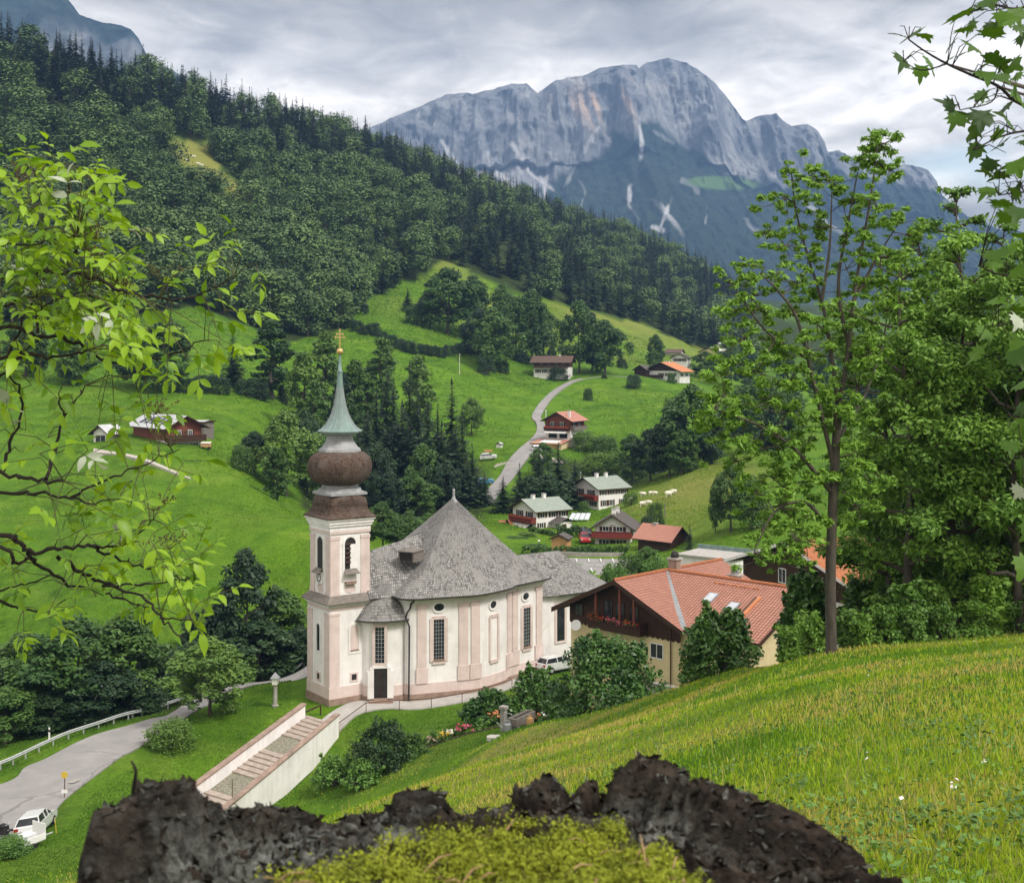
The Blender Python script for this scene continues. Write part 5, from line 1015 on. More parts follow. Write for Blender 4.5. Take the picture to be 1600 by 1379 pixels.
# orchard of solar panels, car park, posts
def solar():
    c = on_ground(905, 250); root = empty('solar_array', c, 'tilted row of pale solar panels on the lawn between the white houses', 'solar panels')
    Z = P(905, 806, 256); d = 256
    for i in range(4):
        pts = [P(888 + i * 8.2, 811, d - 1.2), P(895 + i * 8.2, 811.6, d - 1.2), P(900.5 + i * 7.6, 801.5, d + 1.4), P(894 + i * 7.6, 800.8, d + 1.4)]
        m = MB(); up = Vector((0, 0, .06)); m.q(pts); m.q([p - up for p in pts])
        for k in range(4): m.q([pts[k], pts[(k + 1) % 4], pts[(k + 1) % 4] - up, pts[k] - up])
        m.build('solar_panel', MATS['solar_glass'], root)
    m = MB()
    for px in (889, 903, 918):
        for py, dd in ((811.5, d - 1.1), (802, d + 1.3)): q = P(px, py, dd); m.tube([q, (q.x, q.y, gz(q.x, q.y) - .3)], .05, 5)
    m.build('stand', MATS['galvanised'], root)
solar()
# ------------------------------------------------------------------ roads, paths and paving, laid on the ground
def smooth(pts, n=8):
    q = [np.array(p, float) for p in pts]; q = [2 * q[0] - q[1]] + q + [2 * q[-1] - q[-2]]; out = []
    for i in range(1, len(q) - 2):
        for t in np.arange(n) / n:
            p0, p1, p2, p3 = q[i - 1:i + 3]; out.append(.5 * ((2 * p1) + (p2 - p0) * t + (2 * p0 - 5 * p1 + 4 * p2 - p3) * t * t + (3 * p1 - p0 - 3 * p2 + p3) * t ** 3))
    return out + [q[-2]]
def find_row(px, py, lo=75, hi=135):
    ds = np.linspace(lo, hi, 300); pys = HOR - ground_pd(np.full(300, px), ds) / ds * FPX; return float(ds[np.argmin(np.abs(pys - py))])
def way(name, edges, mat, label, lift=.06, n=8, cross=7, cat='road', uvs=False):     # edges: (px_left, d_left, px_right, d_right)
    E = smooth(edges, n); rows = []
    for e in E:
        a = on_ground(e[0], e[1]); b = on_ground(e[2], e[3]); row = []
        for k in range(cross):
            t = k / (cross - 1); x, y = a.x * (1 - t) + b.x * t, a.y * (1 - t) + b.y * t; row.append((x, y))
        rows.append(row)
    XY = np.array(rows); Z = ground(XY[..., 0], XY[..., 1]); lift_ = lift
    zc = Z.mean(1, keepdims=True) * .7 + Z * .3; Z = np.maximum(Z, zc) + lift_
    V = np.concatenate([XY, Z[..., None]], -1); m_, c_ = Z.shape
    skirtL = V[:, :1].copy(); skirtL[..., 2] -= 1.2; skirtR = V[:, -1:].copy(); skirtR[..., 2] -= 1.2
    V = np.concatenate([skirtL, V, skirtR], 1); c_ += 2; i = np.arange(m_ * c_).reshape(m_, c_)
    F = np.stack([i[:-1, :-1], i[:-1, 1:], i[1:, 1:], i[1:, :-1]], -1).reshape(-1, 4)
    o = mesh_obj(name, np_mesh(name, V.reshape(-1, 3), F, mats=[MATS[mat]], smooth=False)); tag(o, label, cat, kind='structure'); return XY, Z
_e = [(-420, 78, -300, 70), (-200, 97, -120, 84)] + [(a, find_row(a, b), c, find_row(c, e)) for a, b, c, e in ((0, 1234, 22, 1316), (40, 1207, 72, 1290), (75, 1189, 100, 1252), (151, 1154, 165, 1201), (228, 1128, 239, 1155), (272, 1116, 280, 1132))] + [(330, 135.5, 345, 126.5), (410, 141.5, 418, 133), (480, 145, 487, 137), (560, 149, 562, 141)]
RX, RZ = way('road', _e, 'asphalt', 'grey asphalt lane curving past the foot of the church hill', .12, 10, 9)
way('road', [(752, 283, 770, 281), (760, 296, 782, 294), (781, 311, 804, 308), (796, 330, 822, 327), (812, 345, 836, 342), (828, 358, 850, 356), (838, 372, 855, 370), (838, 388, 851, 387), (831, 398, 845, 398), (836, 412, 850, 412), (851, 436, 862, 434), (868, 458, 878, 456), (892, 478, 899, 475), (925, 488, 928, 484), (962, 494, 963, 490), (990, 496, 990, 493)], 'asphalt', 'pale narrow lane winding up the meadow to the chalets', .28, 8, 5)
way('path', [(146, 238, 146, 233.5), (178, 231.5, 178, 229), (215, 225, 215, 222.5), (260, 217, 260, 215), (298, 211.5, 298, 210.5)], 'gravel', 'pale gravel path sloping below the knoll farmhouse', .2, 6, 4, 'path')
way('path', [(796, 326, 806, 329), (786, 325, 797, 327), (772, 322, 777, 324.5)], 'gravel', 'sandy drive leaving the lane to the left', .3, 4, 4, 'path')
way('path', [(840, 336, 830, 333), (862, 333, 858, 329), (880, 331, 880, 327)], 'gravel', 'sandy drive leaving the lane below the garages', .3, 4, 4, 'path')
way('path', [(498, 113, 525, 110.5), (515, 114.8, 540, 112), (545, 117.6, 558, 114), (570, 118.6, 580, 115.2), (600, 119.2, 612, 116), (640, 118.6, 650, 115.8), (690, 119.6, 698, 116.8), (730, 121, 736, 118), (770, 123.5, 776, 120), (810, 127.5, 818, 124), (850, 132, 858, 128)], 'concrete', 'pale paved path along the foot of the church wall', .10, 8, 6, 'path')
def car_park():
    X, Z = way('car_park', [(862, 206, 846, 193), (890, 205, 880, 190), (952, 204, 952, 189), (1010, 203, 1012, 188)], 'asphalt', 'light grey car park with white bay lines behind the choir', .15, 6, 5, 'car park')
    root = empty('parking_lines', on_ground(910, 198), 'white painted bay lines on the car park', 'road marking'); root["kind"] = 'structure'
    m = MB()
    def line(p, q, w=.075):
        a, b = on_ground(*p), on_ground(*q); t = (b - a); t.z = 0; t.normalize(); s = Vector((-t.y, t.x, 0)) * w
        n = 8; P_ = [a.lerp(b, i / n) for i in range(n + 1)]
        for u, v in zip(P_[:-1], P_[1:]): m.q([(x.x, x.y, gz(x.x, x.y) + .34) for x in (u - s, u + s, v + s, v - s)])
    line((870, 197.5), (1000, 196.2))
    for px in (884, 900, 919, 938, 957): line((px, 203.5), (px + 1.5, 200))
    for px in (892, 908, 926, 946): line((px, 190.5), (px - 3, 194))
    m.build('bay_line', MATS['line_white'], root)
car_park()
# ------------------------------------------------------------------ stone stairs with white parapets
def stairs():
    # foot and head of the flight: left parapet and right parapet, seen at the photograph's places
    a0, a1 = P(281, 1244, 97.5), P(474, 1101, 113.2)      # left coping
    b0, b1 = P(352, 1262, 94.5), P(526, 1117, 110.2)      # right coping
    root = empty('stone_stairs', (a0 + b0) / 2, 'stone stairs between white parapets with brown coping, climbing to the church', 'stairs')
    for p0, p1, sg in ((a0, a1, 1), (b0, b1, -1)):
        t = (p1 - p0); th = Vector((t.x, t.y, 0)).normalized(); n = Vector((-th.y, th.x, 0)) * .2
        p0 = p0 - t * .4
        m = MB(); lo = Vector((0, 0, -3.2)); lo1 = Vector((0, 0, -2.6))
        c = [p0 - n, p1 - n, p1 + n, p0 + n]
        m.q([p0 - n, p1 - n, p1 - n + lo1, p0 - n + lo]); m.q([p0 + n, p1 + n, p1 + n + lo1, p0 + n + lo]); m.q([p1 - n, p1 + n, p1 + n + lo1, p1 - n + lo1]); m.q([p0 - n, p0 + n, p0 + n + lo, p0 - n + lo])
        w = m.build('parapet_wall', MATS['white_plaster'], root)
        n2 = n * 1.35; up = Vector((0, 0, .14)); q0, q1 = p0 - t * .004, p1 + t * .006; m = MB()
        m.q([q0 - n2 + up, q1 - n2 + up, q1 + n2 + up, q0 + n2 + up]); m.q([q0 - n2, q1 - n2, q1 - n2 + up, q0 - n2 + up]); m.q([q0 + n2, q1 + n2, q1 + n2 + up, q0 + n2 + up]); m.q([q1 - n2, q1 + n2, q1 + n2 + up, q1 - n2 + up]); m.q([q0 - n2, q1 - n2, q1 + n2, q0 + n2]); m.build('coping', MATS['coping_stone'], w)
    # stair run between the walls; three flights of steps with cobbled ramps between
    A0, A1, B0, B1 = [p.copy() for p in (a0, a1, b0, b1)]
    dn = Vector((0, 0, -1.05)); 
    t = 1.0; seq = [('s', 5), ('c', .15), ('s', 6), ('c', .17), ('s', 6), ('c', .15), ('s', 4)]
    total = 5 * .042 + .15 + 6 * .042 + .17 + 6 * .042; sc = 1.06 / total; tt = 1.0
    L = lambda t: (A0.lerp(A1, t) + dn, B0.lerp(B1, t) + dn)
    def slab(t0, t1, mat, name, flat=True):
        l0, r0 = L(t0); l1, r1 = L(t1); m = MB()
        if flat: l0.z = l1.z; r0.z = r1.z; z = (l1.z + r1.z) / 2; l0.z = l1.z = r0.z = r1.z = z
        d = Vector((0, 0, -.9)); m.q([l0, r0, r1, l1]); m.q([l0 + d, r0 + d, r0, l0]); m.q([l1 + d, l0 + d, l0, l1]); m.q([r0 + d, r1 + d, r1, r0]); m.build(name, MATS[mat], root)
    slab(tt, 1.03, 'step_stone', 'landing')
    for k, v in seq:
        if k == 's':
            for i in range(v): slab(tt - .042 * sc, tt, 'step_stone', 'step'); tt -= .042 * sc
        else:
            slab(tt - v * sc, tt, 'cobbles', 'cobbled_ramp', False); tt -= v * sc
    m = MB(); q = P(363, 1222, 96); m.tube([(q.x, q.y, q.z + .25), (q.x, q.y, q.z - 1.2)], .03, 6); m.build('marker_rod', MATS['iron_rust'], root)
stairs()
# railing along the path, short fence by the tower
def railing(name, pts, label, h=.95, mat='iron_rust', r=.035):
    ps = [on_ground(px, d) for px, d in pts]; root = empty(name, ps[0], label, 'railing')
    m = MB(); m.tube([p + Vector((0, 0, h)) for p in ps], r * 1.15, 6); m.build('handrail', MATS[mat], root)
    for p in ps: m = MB(); m.tube([p + Vector((0, 0, -.4)), p + Vector((0, 0, h))], r, 6); m.build('post', MATS[mat], root)
railing('handrail_fence', [(524, 110.4), (572, 114.6), (624, 115.6), (674, 115.9), (722, 117.2), (760, 118.8), (800, 121.8)], 'thin brown railing along the path in front of the church')
railing('handrail_fence', [(475, 113.4), (501, 114.6)], 'short two post wooden fence at the foot of the tower', .9, 'dark_wood', .07)
# lane furniture
def guard_rail():
    pts = smooth([(-160, 104), (-60, 106.5), (0, 108.2), (60, 112.4), (130, 117.6), (200, 123.2), (262, 130.5), (330, 138), (400, 143.5), (475, 147)], 6)
    ps = [on_ground(*p) for p in pts]; root = empty('guard_rail', ps[0], 'long grey steel crash barrier along the far edge of the lane', 'crash barrier')
    m = MB()
    for (h0, h1, o0, o1) in ((.45, .56, 0, -.07), (.56, .62, -.07, .0), (.62, .73, 0, -.07), (.73, .8, -.07, 0)):
        for p, q in zip(ps[:-1], ps[1:]):
            t = (q - p); t.z = 0; t.normalize(); n = Vector((t.y, -t.x, 0))
            if n.y > 0: n = -n
            m.q([p - n * o0 + Vector((0, 0, h0)), q - n * o0 + Vector((0, 0, h0)), q - n * o1 + Vector((0, 0, h1)), p - n * o1 + Vector((0, 0, h1))])
    m.build('rail_beam', MATS['galvanised'], root)
    for p in ps[::2]:
        m = MB(); F = lambda a, b, h: (p.x + a, p.y + .12 + b, p.z + h); m.box(F, -.05, .05, -.06, .06, -.3, .75); m.build('post', MATS['galvanised'], root)
guard_rail()
for px, d in ((207, 125.5), (77, 118)):
    c = on_ground(px, d); r = empty('delineator_post', c, 'small white marker post behind the crash barrier, ' + ('beside the roadside tree' if px > 100 else 'under the dark stream trees'), 'marker post', 'marker posts behind the crash barrier')
    m = MB(); F = lambda a, b, h: (c.x + a, c.y + b, c.z + h); m.box(F, -.07, .07, -.05, .05, 0, 1.15); p_ = m.build('post', MATS['white_paint'], r); m = MB(); m.box(F, -.072, .072, -.053, .053, .75, .98); m.build('black_band', MATS['black_iron'], p_)
def sign():
    c = on_ground(101, 97.5); r = empty('road_sign', c, 'thin sign post with small yellow disc beside the lane', 'road sign'); F = lambda a, b, h: (c.x + a, c.y + b, c.z + h)
    m = MB(); m.tube([c, c + Vector((0, 0, 2.0))], .035, 6); m.build('pole', MATS['iron_rust'], r)
    m = MB(); n = 18; ring = lambda y: [F(.26 * math.cos(2 * PI * i / n), y, 1.85 + .26 * math.sin(2 * PI * i / n)) for i in range(n)]
    m.q(ring(-.06)); m.q(ring(-.03)); m.rings([ring(-.06), ring(-.03)]); m.build('sign_disc', MATS['yellow_paint'], r)
    m = MB(); m.box(F, -.22, .22, -.06, -.03, .45, .72); m.build('sign_plate', MATS['white_paint'], r)
    c2 = on_ground(88, 88.5); r2 = empty('marker_stake', c2, 'thin yellow stake in the bank beside the parked car', 'stake'); m = MB(); m.tube([c2, c2 + Vector((-.1, 0, 1.1))], .025, 5); m.build('stake', MATS['yellow_paint'], r2)
    c = on_ground(116, 101); o = MB(); z = c.z + .2; q = [(c.x + .42 * math.cos(2 * PI * i / 20), c.y + .42 * math.sin(2 * PI * i / 20)) for i in range(20)]; zs = [gz(a, b) for a, b in q]; zz = float(np.mean(zs)) + .19
    o.q([(a, b, zz + (w - np.mean(zs)) ) for (a, b), w in zip(q, zs)]); ob = o.build('manhole_cover', MATS['grey_stone']); tag(ob, 'round manhole cover in the lane', 'manhole cover')
sign()
def lantern():
    c = on_ground(430, 118.5); top = P(430, 1050, 118.5); r = empty('pillar_lantern', c, 'stone pillar lantern with peaked dark roof on the church lawn', 'lantern'); H0 = top.z - c.z
    m = MB(); m.lathe(c, [(.32, -.2), (.32, .12), (.22, .2), (.19, H0 - 1.25), (.24, H0 - 1.2), (.27, H0 - 1.1)], 12); m.build('pillar', MATS['grey_stone'], r, 40)
    F = lambda a, b, h: (c.x + a, c.y + b, c.z + h)
    m = MB(); m.prism(F, [(-.26, -.26), (.26, -.26), (.26, .26), (-.26, .26)], H0 - 1.1, H0 - .5, bot=True, poly1=[(-.31, -.31), (.31, -.31), (.31, .31), (-.31, .31)]); m.build('lantern_glass', MATS['lamp_glass'], r)
    m = MB(); m.prism(F, [(-.42, -.42), (.42, -.42), (.42, .42), (-.42, .42)], H0 - .5, H0, bot=True, poly1=[(-.03, -.03), (.03, -.03), (.03, .03), (-.03, .03)]); m.build('lantern_roof', MATS['zinc'], r)
    for a, b in ((-1, -1), (1, -1), (1, 1), (-1, 1)): m = MB(); m.tube([F(a * .27, b * .27, H0 - 1.1), F(a * .32, b * .32, H0 - .5)], .02, 4); m.build('corner_bar', MATS['black_iron'], r)
lantern()
# power poles
for px, d, py, lab, mt in ((907, 300, 736, 'slim grey mast between the dark woods and the white house', 'galvanised'), (1098, 318, 690, 'grey pole in front of the dark wood above the sheep', 'grey_wood'), (1039, 240, 787, 'thin fence pole on the sheep slope', 'grey_wood'), (718, 445, 552, 'slim pale pole alone on the upper meadow', 'awning_cloth'), (853, 362, 640, 'short white post beside the bend of the lane', 'white_paint')):
    c = on_ground(px, d); t = P(px, py, d); m = MB(); m.tube([c - Vector((0, 0, .3)), Vector((c.x, c.y, t.z))], [.13, .09], 7)
    m.tube([Vector((c.x - .25, c.y, t.z - .3)), Vector((c.x + .25, c.y, t.z - .3))], .04, 5); tag(m.build('pole', MATS[mt], loc=c), lab, 'pole')
for px, d, k in ((842, 214, 'beside the flower garden'), (871, 213, 'in the hedge behind the choir roof')):
    c = on_ground(px, d); r = empty('garden_lamp', c, 'short garden lamp with white globe ' + k, 'lamp', 'globe lamps by the car park'); m = MB(); m.tube([c, c + Vector((0, 0, 1.5))], .05, 6); m.build('pole', MATS['black_iron'], r); m = MB(); m.lathe(c + Vector((0, 0, 1.7)), [(.22 * math.sin(PI * i / 8) + .005, -.22 * math.cos(PI * i / 8)) for i in range(9)], 12); m.build('globe', MATS['lamp_glass'], r, True)
# car park edge wall
def edge_wall():
    ps = [on_ground(px, d) for px, d in ((870, 208.5), (900, 207.5), (930, 207), (975, 206.5))]; m = MB()
    for p, q in zip(ps[:-1], ps[1:]):
        n = Vector((0, .18, 0)); a, b = Vector((0, 0, .75)), Vector((0, 0, -.5)); m.q([p - n + b, q - n + b, q - n + a, p - n + a]); m.q([p - n + a, q - n + a, q + n + a, p + n + a]); m.q([p + n + b, q + n + b, q + n + a, p + n + a])
    tag(m.build('boundary_wall', MATS['grey_stone'], loc=ps[0]), 'low grey stone wall along the far edge of the car park', 'wall')
edge_wall()
# ------------------------------------------------------------------ cars
def car(label, px, d, yaw, paint, cat='car', scale=1.0, estate=True, group=None):
    c = on_ground(px, d); r = empty('parked_car', c, label, cat, group); cy, sy = math.cos(yaw), math.sin(yaw)
    e = 1.2; zx = (gz(c.x + cy * e, c.y + sy * e) - gz(c.x - cy * e, c.y - sy * e)) / (2 * e); zy = (gz(c.x - sy * e, c.y + cy * e) - gz(c.x + sy * e, c.y - cy * e)) / (2 * e)
    lift = .22 * scale
    F = lambda a, b, h: (c.x + (a * cy - b * sy) * scale, c.y + (a * sy + b * cy) * scale, c.z + lift + h * scale + zx * a * scale + zy * b * scale)      # a forwards
    low = [(-2.15, .35), (-2.2, .62), (-2.12, .86), (-1.9, .95), (1.0, .95), (1.95, .80), (2.2, .62), (2.2, .35)]
    m = MB()
    def loft(prof, w0, w1, m, mi=0):
        hs = [h for _, h in prof]; lo_, hi_ = min(hs), max(hs); w = lambda h: w0 + (w1 - w0) * (h - lo_) / (hi_ - lo_)
        n = len(prof)
        for i in range(n):
            (a0, h0), (a1, h1) = prof[i], prof[(i + 1) % n]; m.q([F(a0, -w(h0), h0), F(a1, -w(h1), h1), F(a1, w(h1), h1), F(a0, w(h0), h0)], mi)
        for s in (-1, 1): m.q([F(a, s * w(h), h) for a, h in prof], mi)
    loft(low, .86, .88, m); loft([(-2.15, .18), (2.15, .18), (2.2, .35), (-2.15, .35)], .82, .86, m); body = m.build('body', MATS[paint], r)
    back = -1.98 if estate else -1.55
    m = MB(); loft([(back, .95), (back + .28, 1.36), (.12, 1.42), (.98, .95)], .80, .62, m); cab = m.build('cabin_glass', MATS['dark_glass'], r)
    m = MB(); loft([(back + .26, 1.36), (back + .36, 1.44), (.05, 1.46), (.16, 1.40)], .64, .58, m); m.build('roof', MATS[paint], cab)
    for a0, a1, b0 in ((back - .02, back + .27, 0), (-.55, -.6, 0), (.14, 1.0, 0)):
        for s in (-1, 1): m = MB(); m.tube([F(a0 if b0 == 0 else a0, s * .81, .95), F(a1 if a0 != .14 else a1 - .86, s * .64, 1.40)], .045, 5); m.build('pillar', MATS[paint], cab)
    for a in (-1.35, 1.35):
        for s in (-1, 1):
            m = MB(); n = 16; ring = lambda y, rr: [F(a + rr * math.cos(2 * PI * i / n), s * y, .32 - lift / scale + .2 + rr * math.sin(2 * PI * i / n) - .08) for i in range(n)]
            m.rings([ring(.68, .3), ring(.9, .32), ring(.91, .2)]); m.q(ring(.91, .2)); wh = m.build('wheel', MATS['tyre'], r); m = MB(); m.q(ring(.915, .2)); m.build('rim', MATS['galvanised'], wh)
    for s in (-1, 1):
        m = MB(); m.box(F, -2.2, -2.1, min(s * .55, s * .84), max(s * .55, s * .84), .66, .86); m.build('tail_light', MATS['tail_red'], r)
        m = MB(); m.box(F, 2.08, 2.2, min(s * .5, s * .8), max(s * .5, s * .8), .6, .74); m.build('headlight', MATS['lamp_glass'], r)
        m = MB(); m.box(F, .55, .75, min(s * .9, s * 1.05), max(s * .9, s * 1.05), .95, 1.08); m.build('mirror', MATS[paint], r)
    m = MB(); m.box(F, -2.23, -2.18, -.26, .26, .5, .62); m.build('number_plate', MATS['white_paint'], r)
    return r
car('white estate car parked on the verge beside the lane, rear towards us', 56, find_row(56, 1302), R(94), 'car_white')
car('bright red car parked beside the long balcony house', 913.5, 224.5, R(-88), 'car_red')
car('dark grey car standing behind the red car', 914.5, 232, R(-80), 'car_dark')
car('white car partly hidden by bushes at the end of the church path', 871, 129.5, R(35), 'car_white')
car('pale car beside the garages of the red chalet', 842, 341, R(20), 'car_white', scale=1.0)
car('small blue car under the trees left of the lane', 757, 304, R(10), 'car_blue')
car('pale car parked on the grass beside the upper lane', 763, 333, R(4), 'car_white')
def trailer():
    c = on_ground(40, find_row(40, 1326)); r = empty('car_trailer', c, 'small white trailer with load behind the parked white car', 'trailer'); a = R(60); F = lambda u, v, h: (c.x + u * math.cos(a) - v * math.sin(a), c.y + u * math.sin(a) + v * math.cos(a), c.z + h)
    m = MB(); m.box(F, -1.1, 1.1, -.65, .65, .45, .5); m.box(F, -1.1, 1.1, -.68, -.63, .5, .9); m.box(F, -1.1, 1.1, .63, .68, .5, .9); m.box(F, -1.12, -1.07, -.63, .63, .5, .9); m.box(F, 1.07, 1.12, -.63, .63, .5, 1.5); m.build('box', MATS['white_paint'], r)
    m = MB(); m.box(F, -.8, .6, -.4, .45, .5, 1.0); m.build('cargo', MATS['car_white'], r); m = MB(); m.tube([F(1.1, 0, .45), F(2.2, 0, .45)], .05, 6); m.build('drawbar', MATS['galvanised'], r)
    for s in (-1, 1):
        m = MB(); n = 14; ring = lambda y, rr: [F(rr * math.cos(2 * PI * i / n), s * y, .28 + rr * math.sin(2 * PI * i / n)) for i in range(n)]; m.rings([ring(.7, .26), ring(.88, .26)]); m.q(ring(.88, .26)); m.q(ring(.7, .26)); m.build('wheel', MATS['tyre'], r)
    c2 = on_ground(4, find_row(4, 1308)); r2 = empty('motorcycle', c2, 'dark motorcycle standing at the lane edge, cut by the frame', 'motorcycle'); G = lambda u, v, h: (c2.x + u, c2.y + v, c2.z + h)
    for u in (-.65, .65):
        m = MB(); n = 16; ring = lambda y, rr: [G(u + rr * math.cos(2 * PI * i / n), y, .32 + rr * math.sin(2 * PI * i / n)) for i in range(n)]; m.rings([ring(-.06, .2), ring(-.06, .32), ring(.06, .32), ring(.06, .2), ring(-.06, .2)]); m.build('wheel', MATS['tyre'], r2)
    m = MB(); m.tube([G(-.75, 0, .62), G(-.3, 0, .75), G(.05, 0, .85), G(.35, 0, .8), G(.45, 0, .6)], [.08, .14, .2, .17, .06], 8); m.box(G, -.3, .3, -.15, .15, .25, .6); m.build('frame', MATS['black_iron'], r2); m = MB(); m.tube([G(.65, 0, .32), G(.42, 0, .95), G(.36, -.35, 1.0)], .03, 5); m.tube([G(.42, 0, .95), G(.36, .35, 1.0)], .03, 5); m.build('handlebar', MATS['galvanised'], r2)
trailer()
# hay wagon by the farm, bits by the upper lane
def small_things():
    c = on_ground(322, 237); r = empty('hay_wagon', c, 'small orange wooden wagon on the grass right of the knoll farmhouse', 'wagon'); F = lambda a, b, h: (c.x + a, c.y + b, c.z + h)
    m = MB(); m.box(F, -.85, .85, -.5, .5, .4, 1.05); m.build('bed', MATS['orange_wood'], r); m = MB(); m.q([F(-.95, -.6, 1.1), F(.95, -.6, 1.1), F(.9, .6, 1.35), F(-.9, .6, 1.35)]); m.build('cover', MATS['awning_cloth'], r)
    for a in (-.6, .6):
        for b in (-.52, .52): m = MB(); n = 12; rg = lambda y, rr: [F(a + rr * math.cos(2 * PI * i / n), y, .25 + rr * math.sin(2 * PI * i / n)) for i in range(n)]; m.rings([rg(b - .05, .25), rg(b + .05, .25)]); m.q(rg(b + .05, .25)); m.q(rg(b - .05, .25)); m.build('wheel', MATS['tyre'], r)
    c = on_ground(763, 344); r = empty('sandbox', c, 'orange sandbox on the grass left of the lane', 'sandbox'); F = lambda a, b, h: (c.x + a, c.y + b, c.z + h); m = MB(); m.box(F, -1.1, 1.1, -1, -.85, -.3, .5); m.box(F, -1.1, 1.1, .85, 1, -.3, .5); m.box(F, -1.1, -.95, -.85, .85, -.3, .5); m.box(F, .95, 1.1, -.85, .85, -.3, .5); m.build('frame', MATS['orange_wood'], r); m = MB(); m.box(F, -.95, .95, -.85, .85, -.3, .42); m.build('sand', MATS['orange_roof'], r)
    H('hutch', 'tiny white garden hutch left of the lane', (783, 699, find_row(783, 699, 250, 400)), 20, 1, 1.5, 1.4, .8, .4, wall='white_plaster', roof='silver_roof', cat='hutch', over=.2, foot=.5)
    for i, (px, py, w, lab) in enumerate(((1005, 774, 1.1, 'sheep grazing at the left of the upper row on the yellow slope'), (1017, 771.5, .9, 'sheep standing close to another in the upper row'), (1023.5, 772, .95, 'right one of two sheep standing close together'), (1044.5, 774.5, 1.3, 'largest sheep lying on the open yellow slope'), (1053, 769.5, 1.0, 'sheep highest and farthest right on the yellow slope'), (1004, 789.5, 1.15, 'lowest sheep beside the shrub on the slope'), (1014, 787, 1.0, 'sheep half hidden behind the slope shrub'), (984, 781, .9, 'sheep apart near the white canopy'))):
        ds = np.linspace(215, 330, 400); g = ground_pd(np.full(400, px), ds); pys = HOR - g / ds * FPX; d = float(ds[np.argmin(np.abs(pys - py - 2))]); c = on_ground(px, d); s = w * .95
        r = empty('sheep', c, lab, 'sheep', 'sheep on the yellow slope'); a = 1 if i % 2 else -1; F = lambda u, v, h: (c.x + a * u * s, c.y + v * s + u * .3, c.z + h * s)
        m = MB(); prof = [(-.62, .1, .75), (-.5, .26, .72), (-.2, .34, .70), (.2, .35, .70), (.48, .27, .74), (.6, .16, .82), (.74, .12, .86), (.86, .1, .74), (.95, .05, .66)]
        m.rings([[F(u, rr * .85 * math.cos(2 * PI * k / 10), h + rr * math.sin(2 * PI * k / 10)) for k in range(10)] for u, rr, h in prof], 0, True, True)
        for u in (-.4, .4):
            for v in (-.16, .16): m.tube([F(u, v, .5), F(u + .03, v, .25), F(u, v, -.02)], [.085 * s, .06 * s, .05 * s], 6)
        for v in (-.11, .11): m.tube([F(.72, v, .9), F(.68, v * 2, .86)], [.05 * s, .02 * s], 5)
        m.build('body', MATS['wool'], r, 60)
    for i, (px, py) in enumerate(((285, 246), (302, 246.5), (291, 252.5), (309, 258), (314, 260), (276, 241))):
        ds = np.linspace(450, 760, 600); pys = HOR - ground_pd(np.full(600, px), ds) / ds * FPX; c = on_ground(px, float(ds[np.argmin(np.abs(pys - py))])); m = MB()
        m.rings([[(c.x + u * 1.5, c.y + rr * math.cos(2 * PI * k / 8), c.z + .75 + rr * math.sin(2 * PI * k / 8)) for k in range(8)] for u, rr in ((-.7, .1), (-.5, .45), (.4, .45), (.62, .25), (.85, .16), (.95, .05))], 0, True, True)
        for u in (-.6, .5): m.tube([(c.x + u * 1.5, c.y, c.z + .5), (c.x + u * 1.5, c.y, c.z - .1)], .1, 5)
        tag(m.build('sheep', MATS['wool'], loc=c), 'far white sheep grazing in the clearing high in the forest', 'sheep', 'sheep in the forest clearing')
small_things()
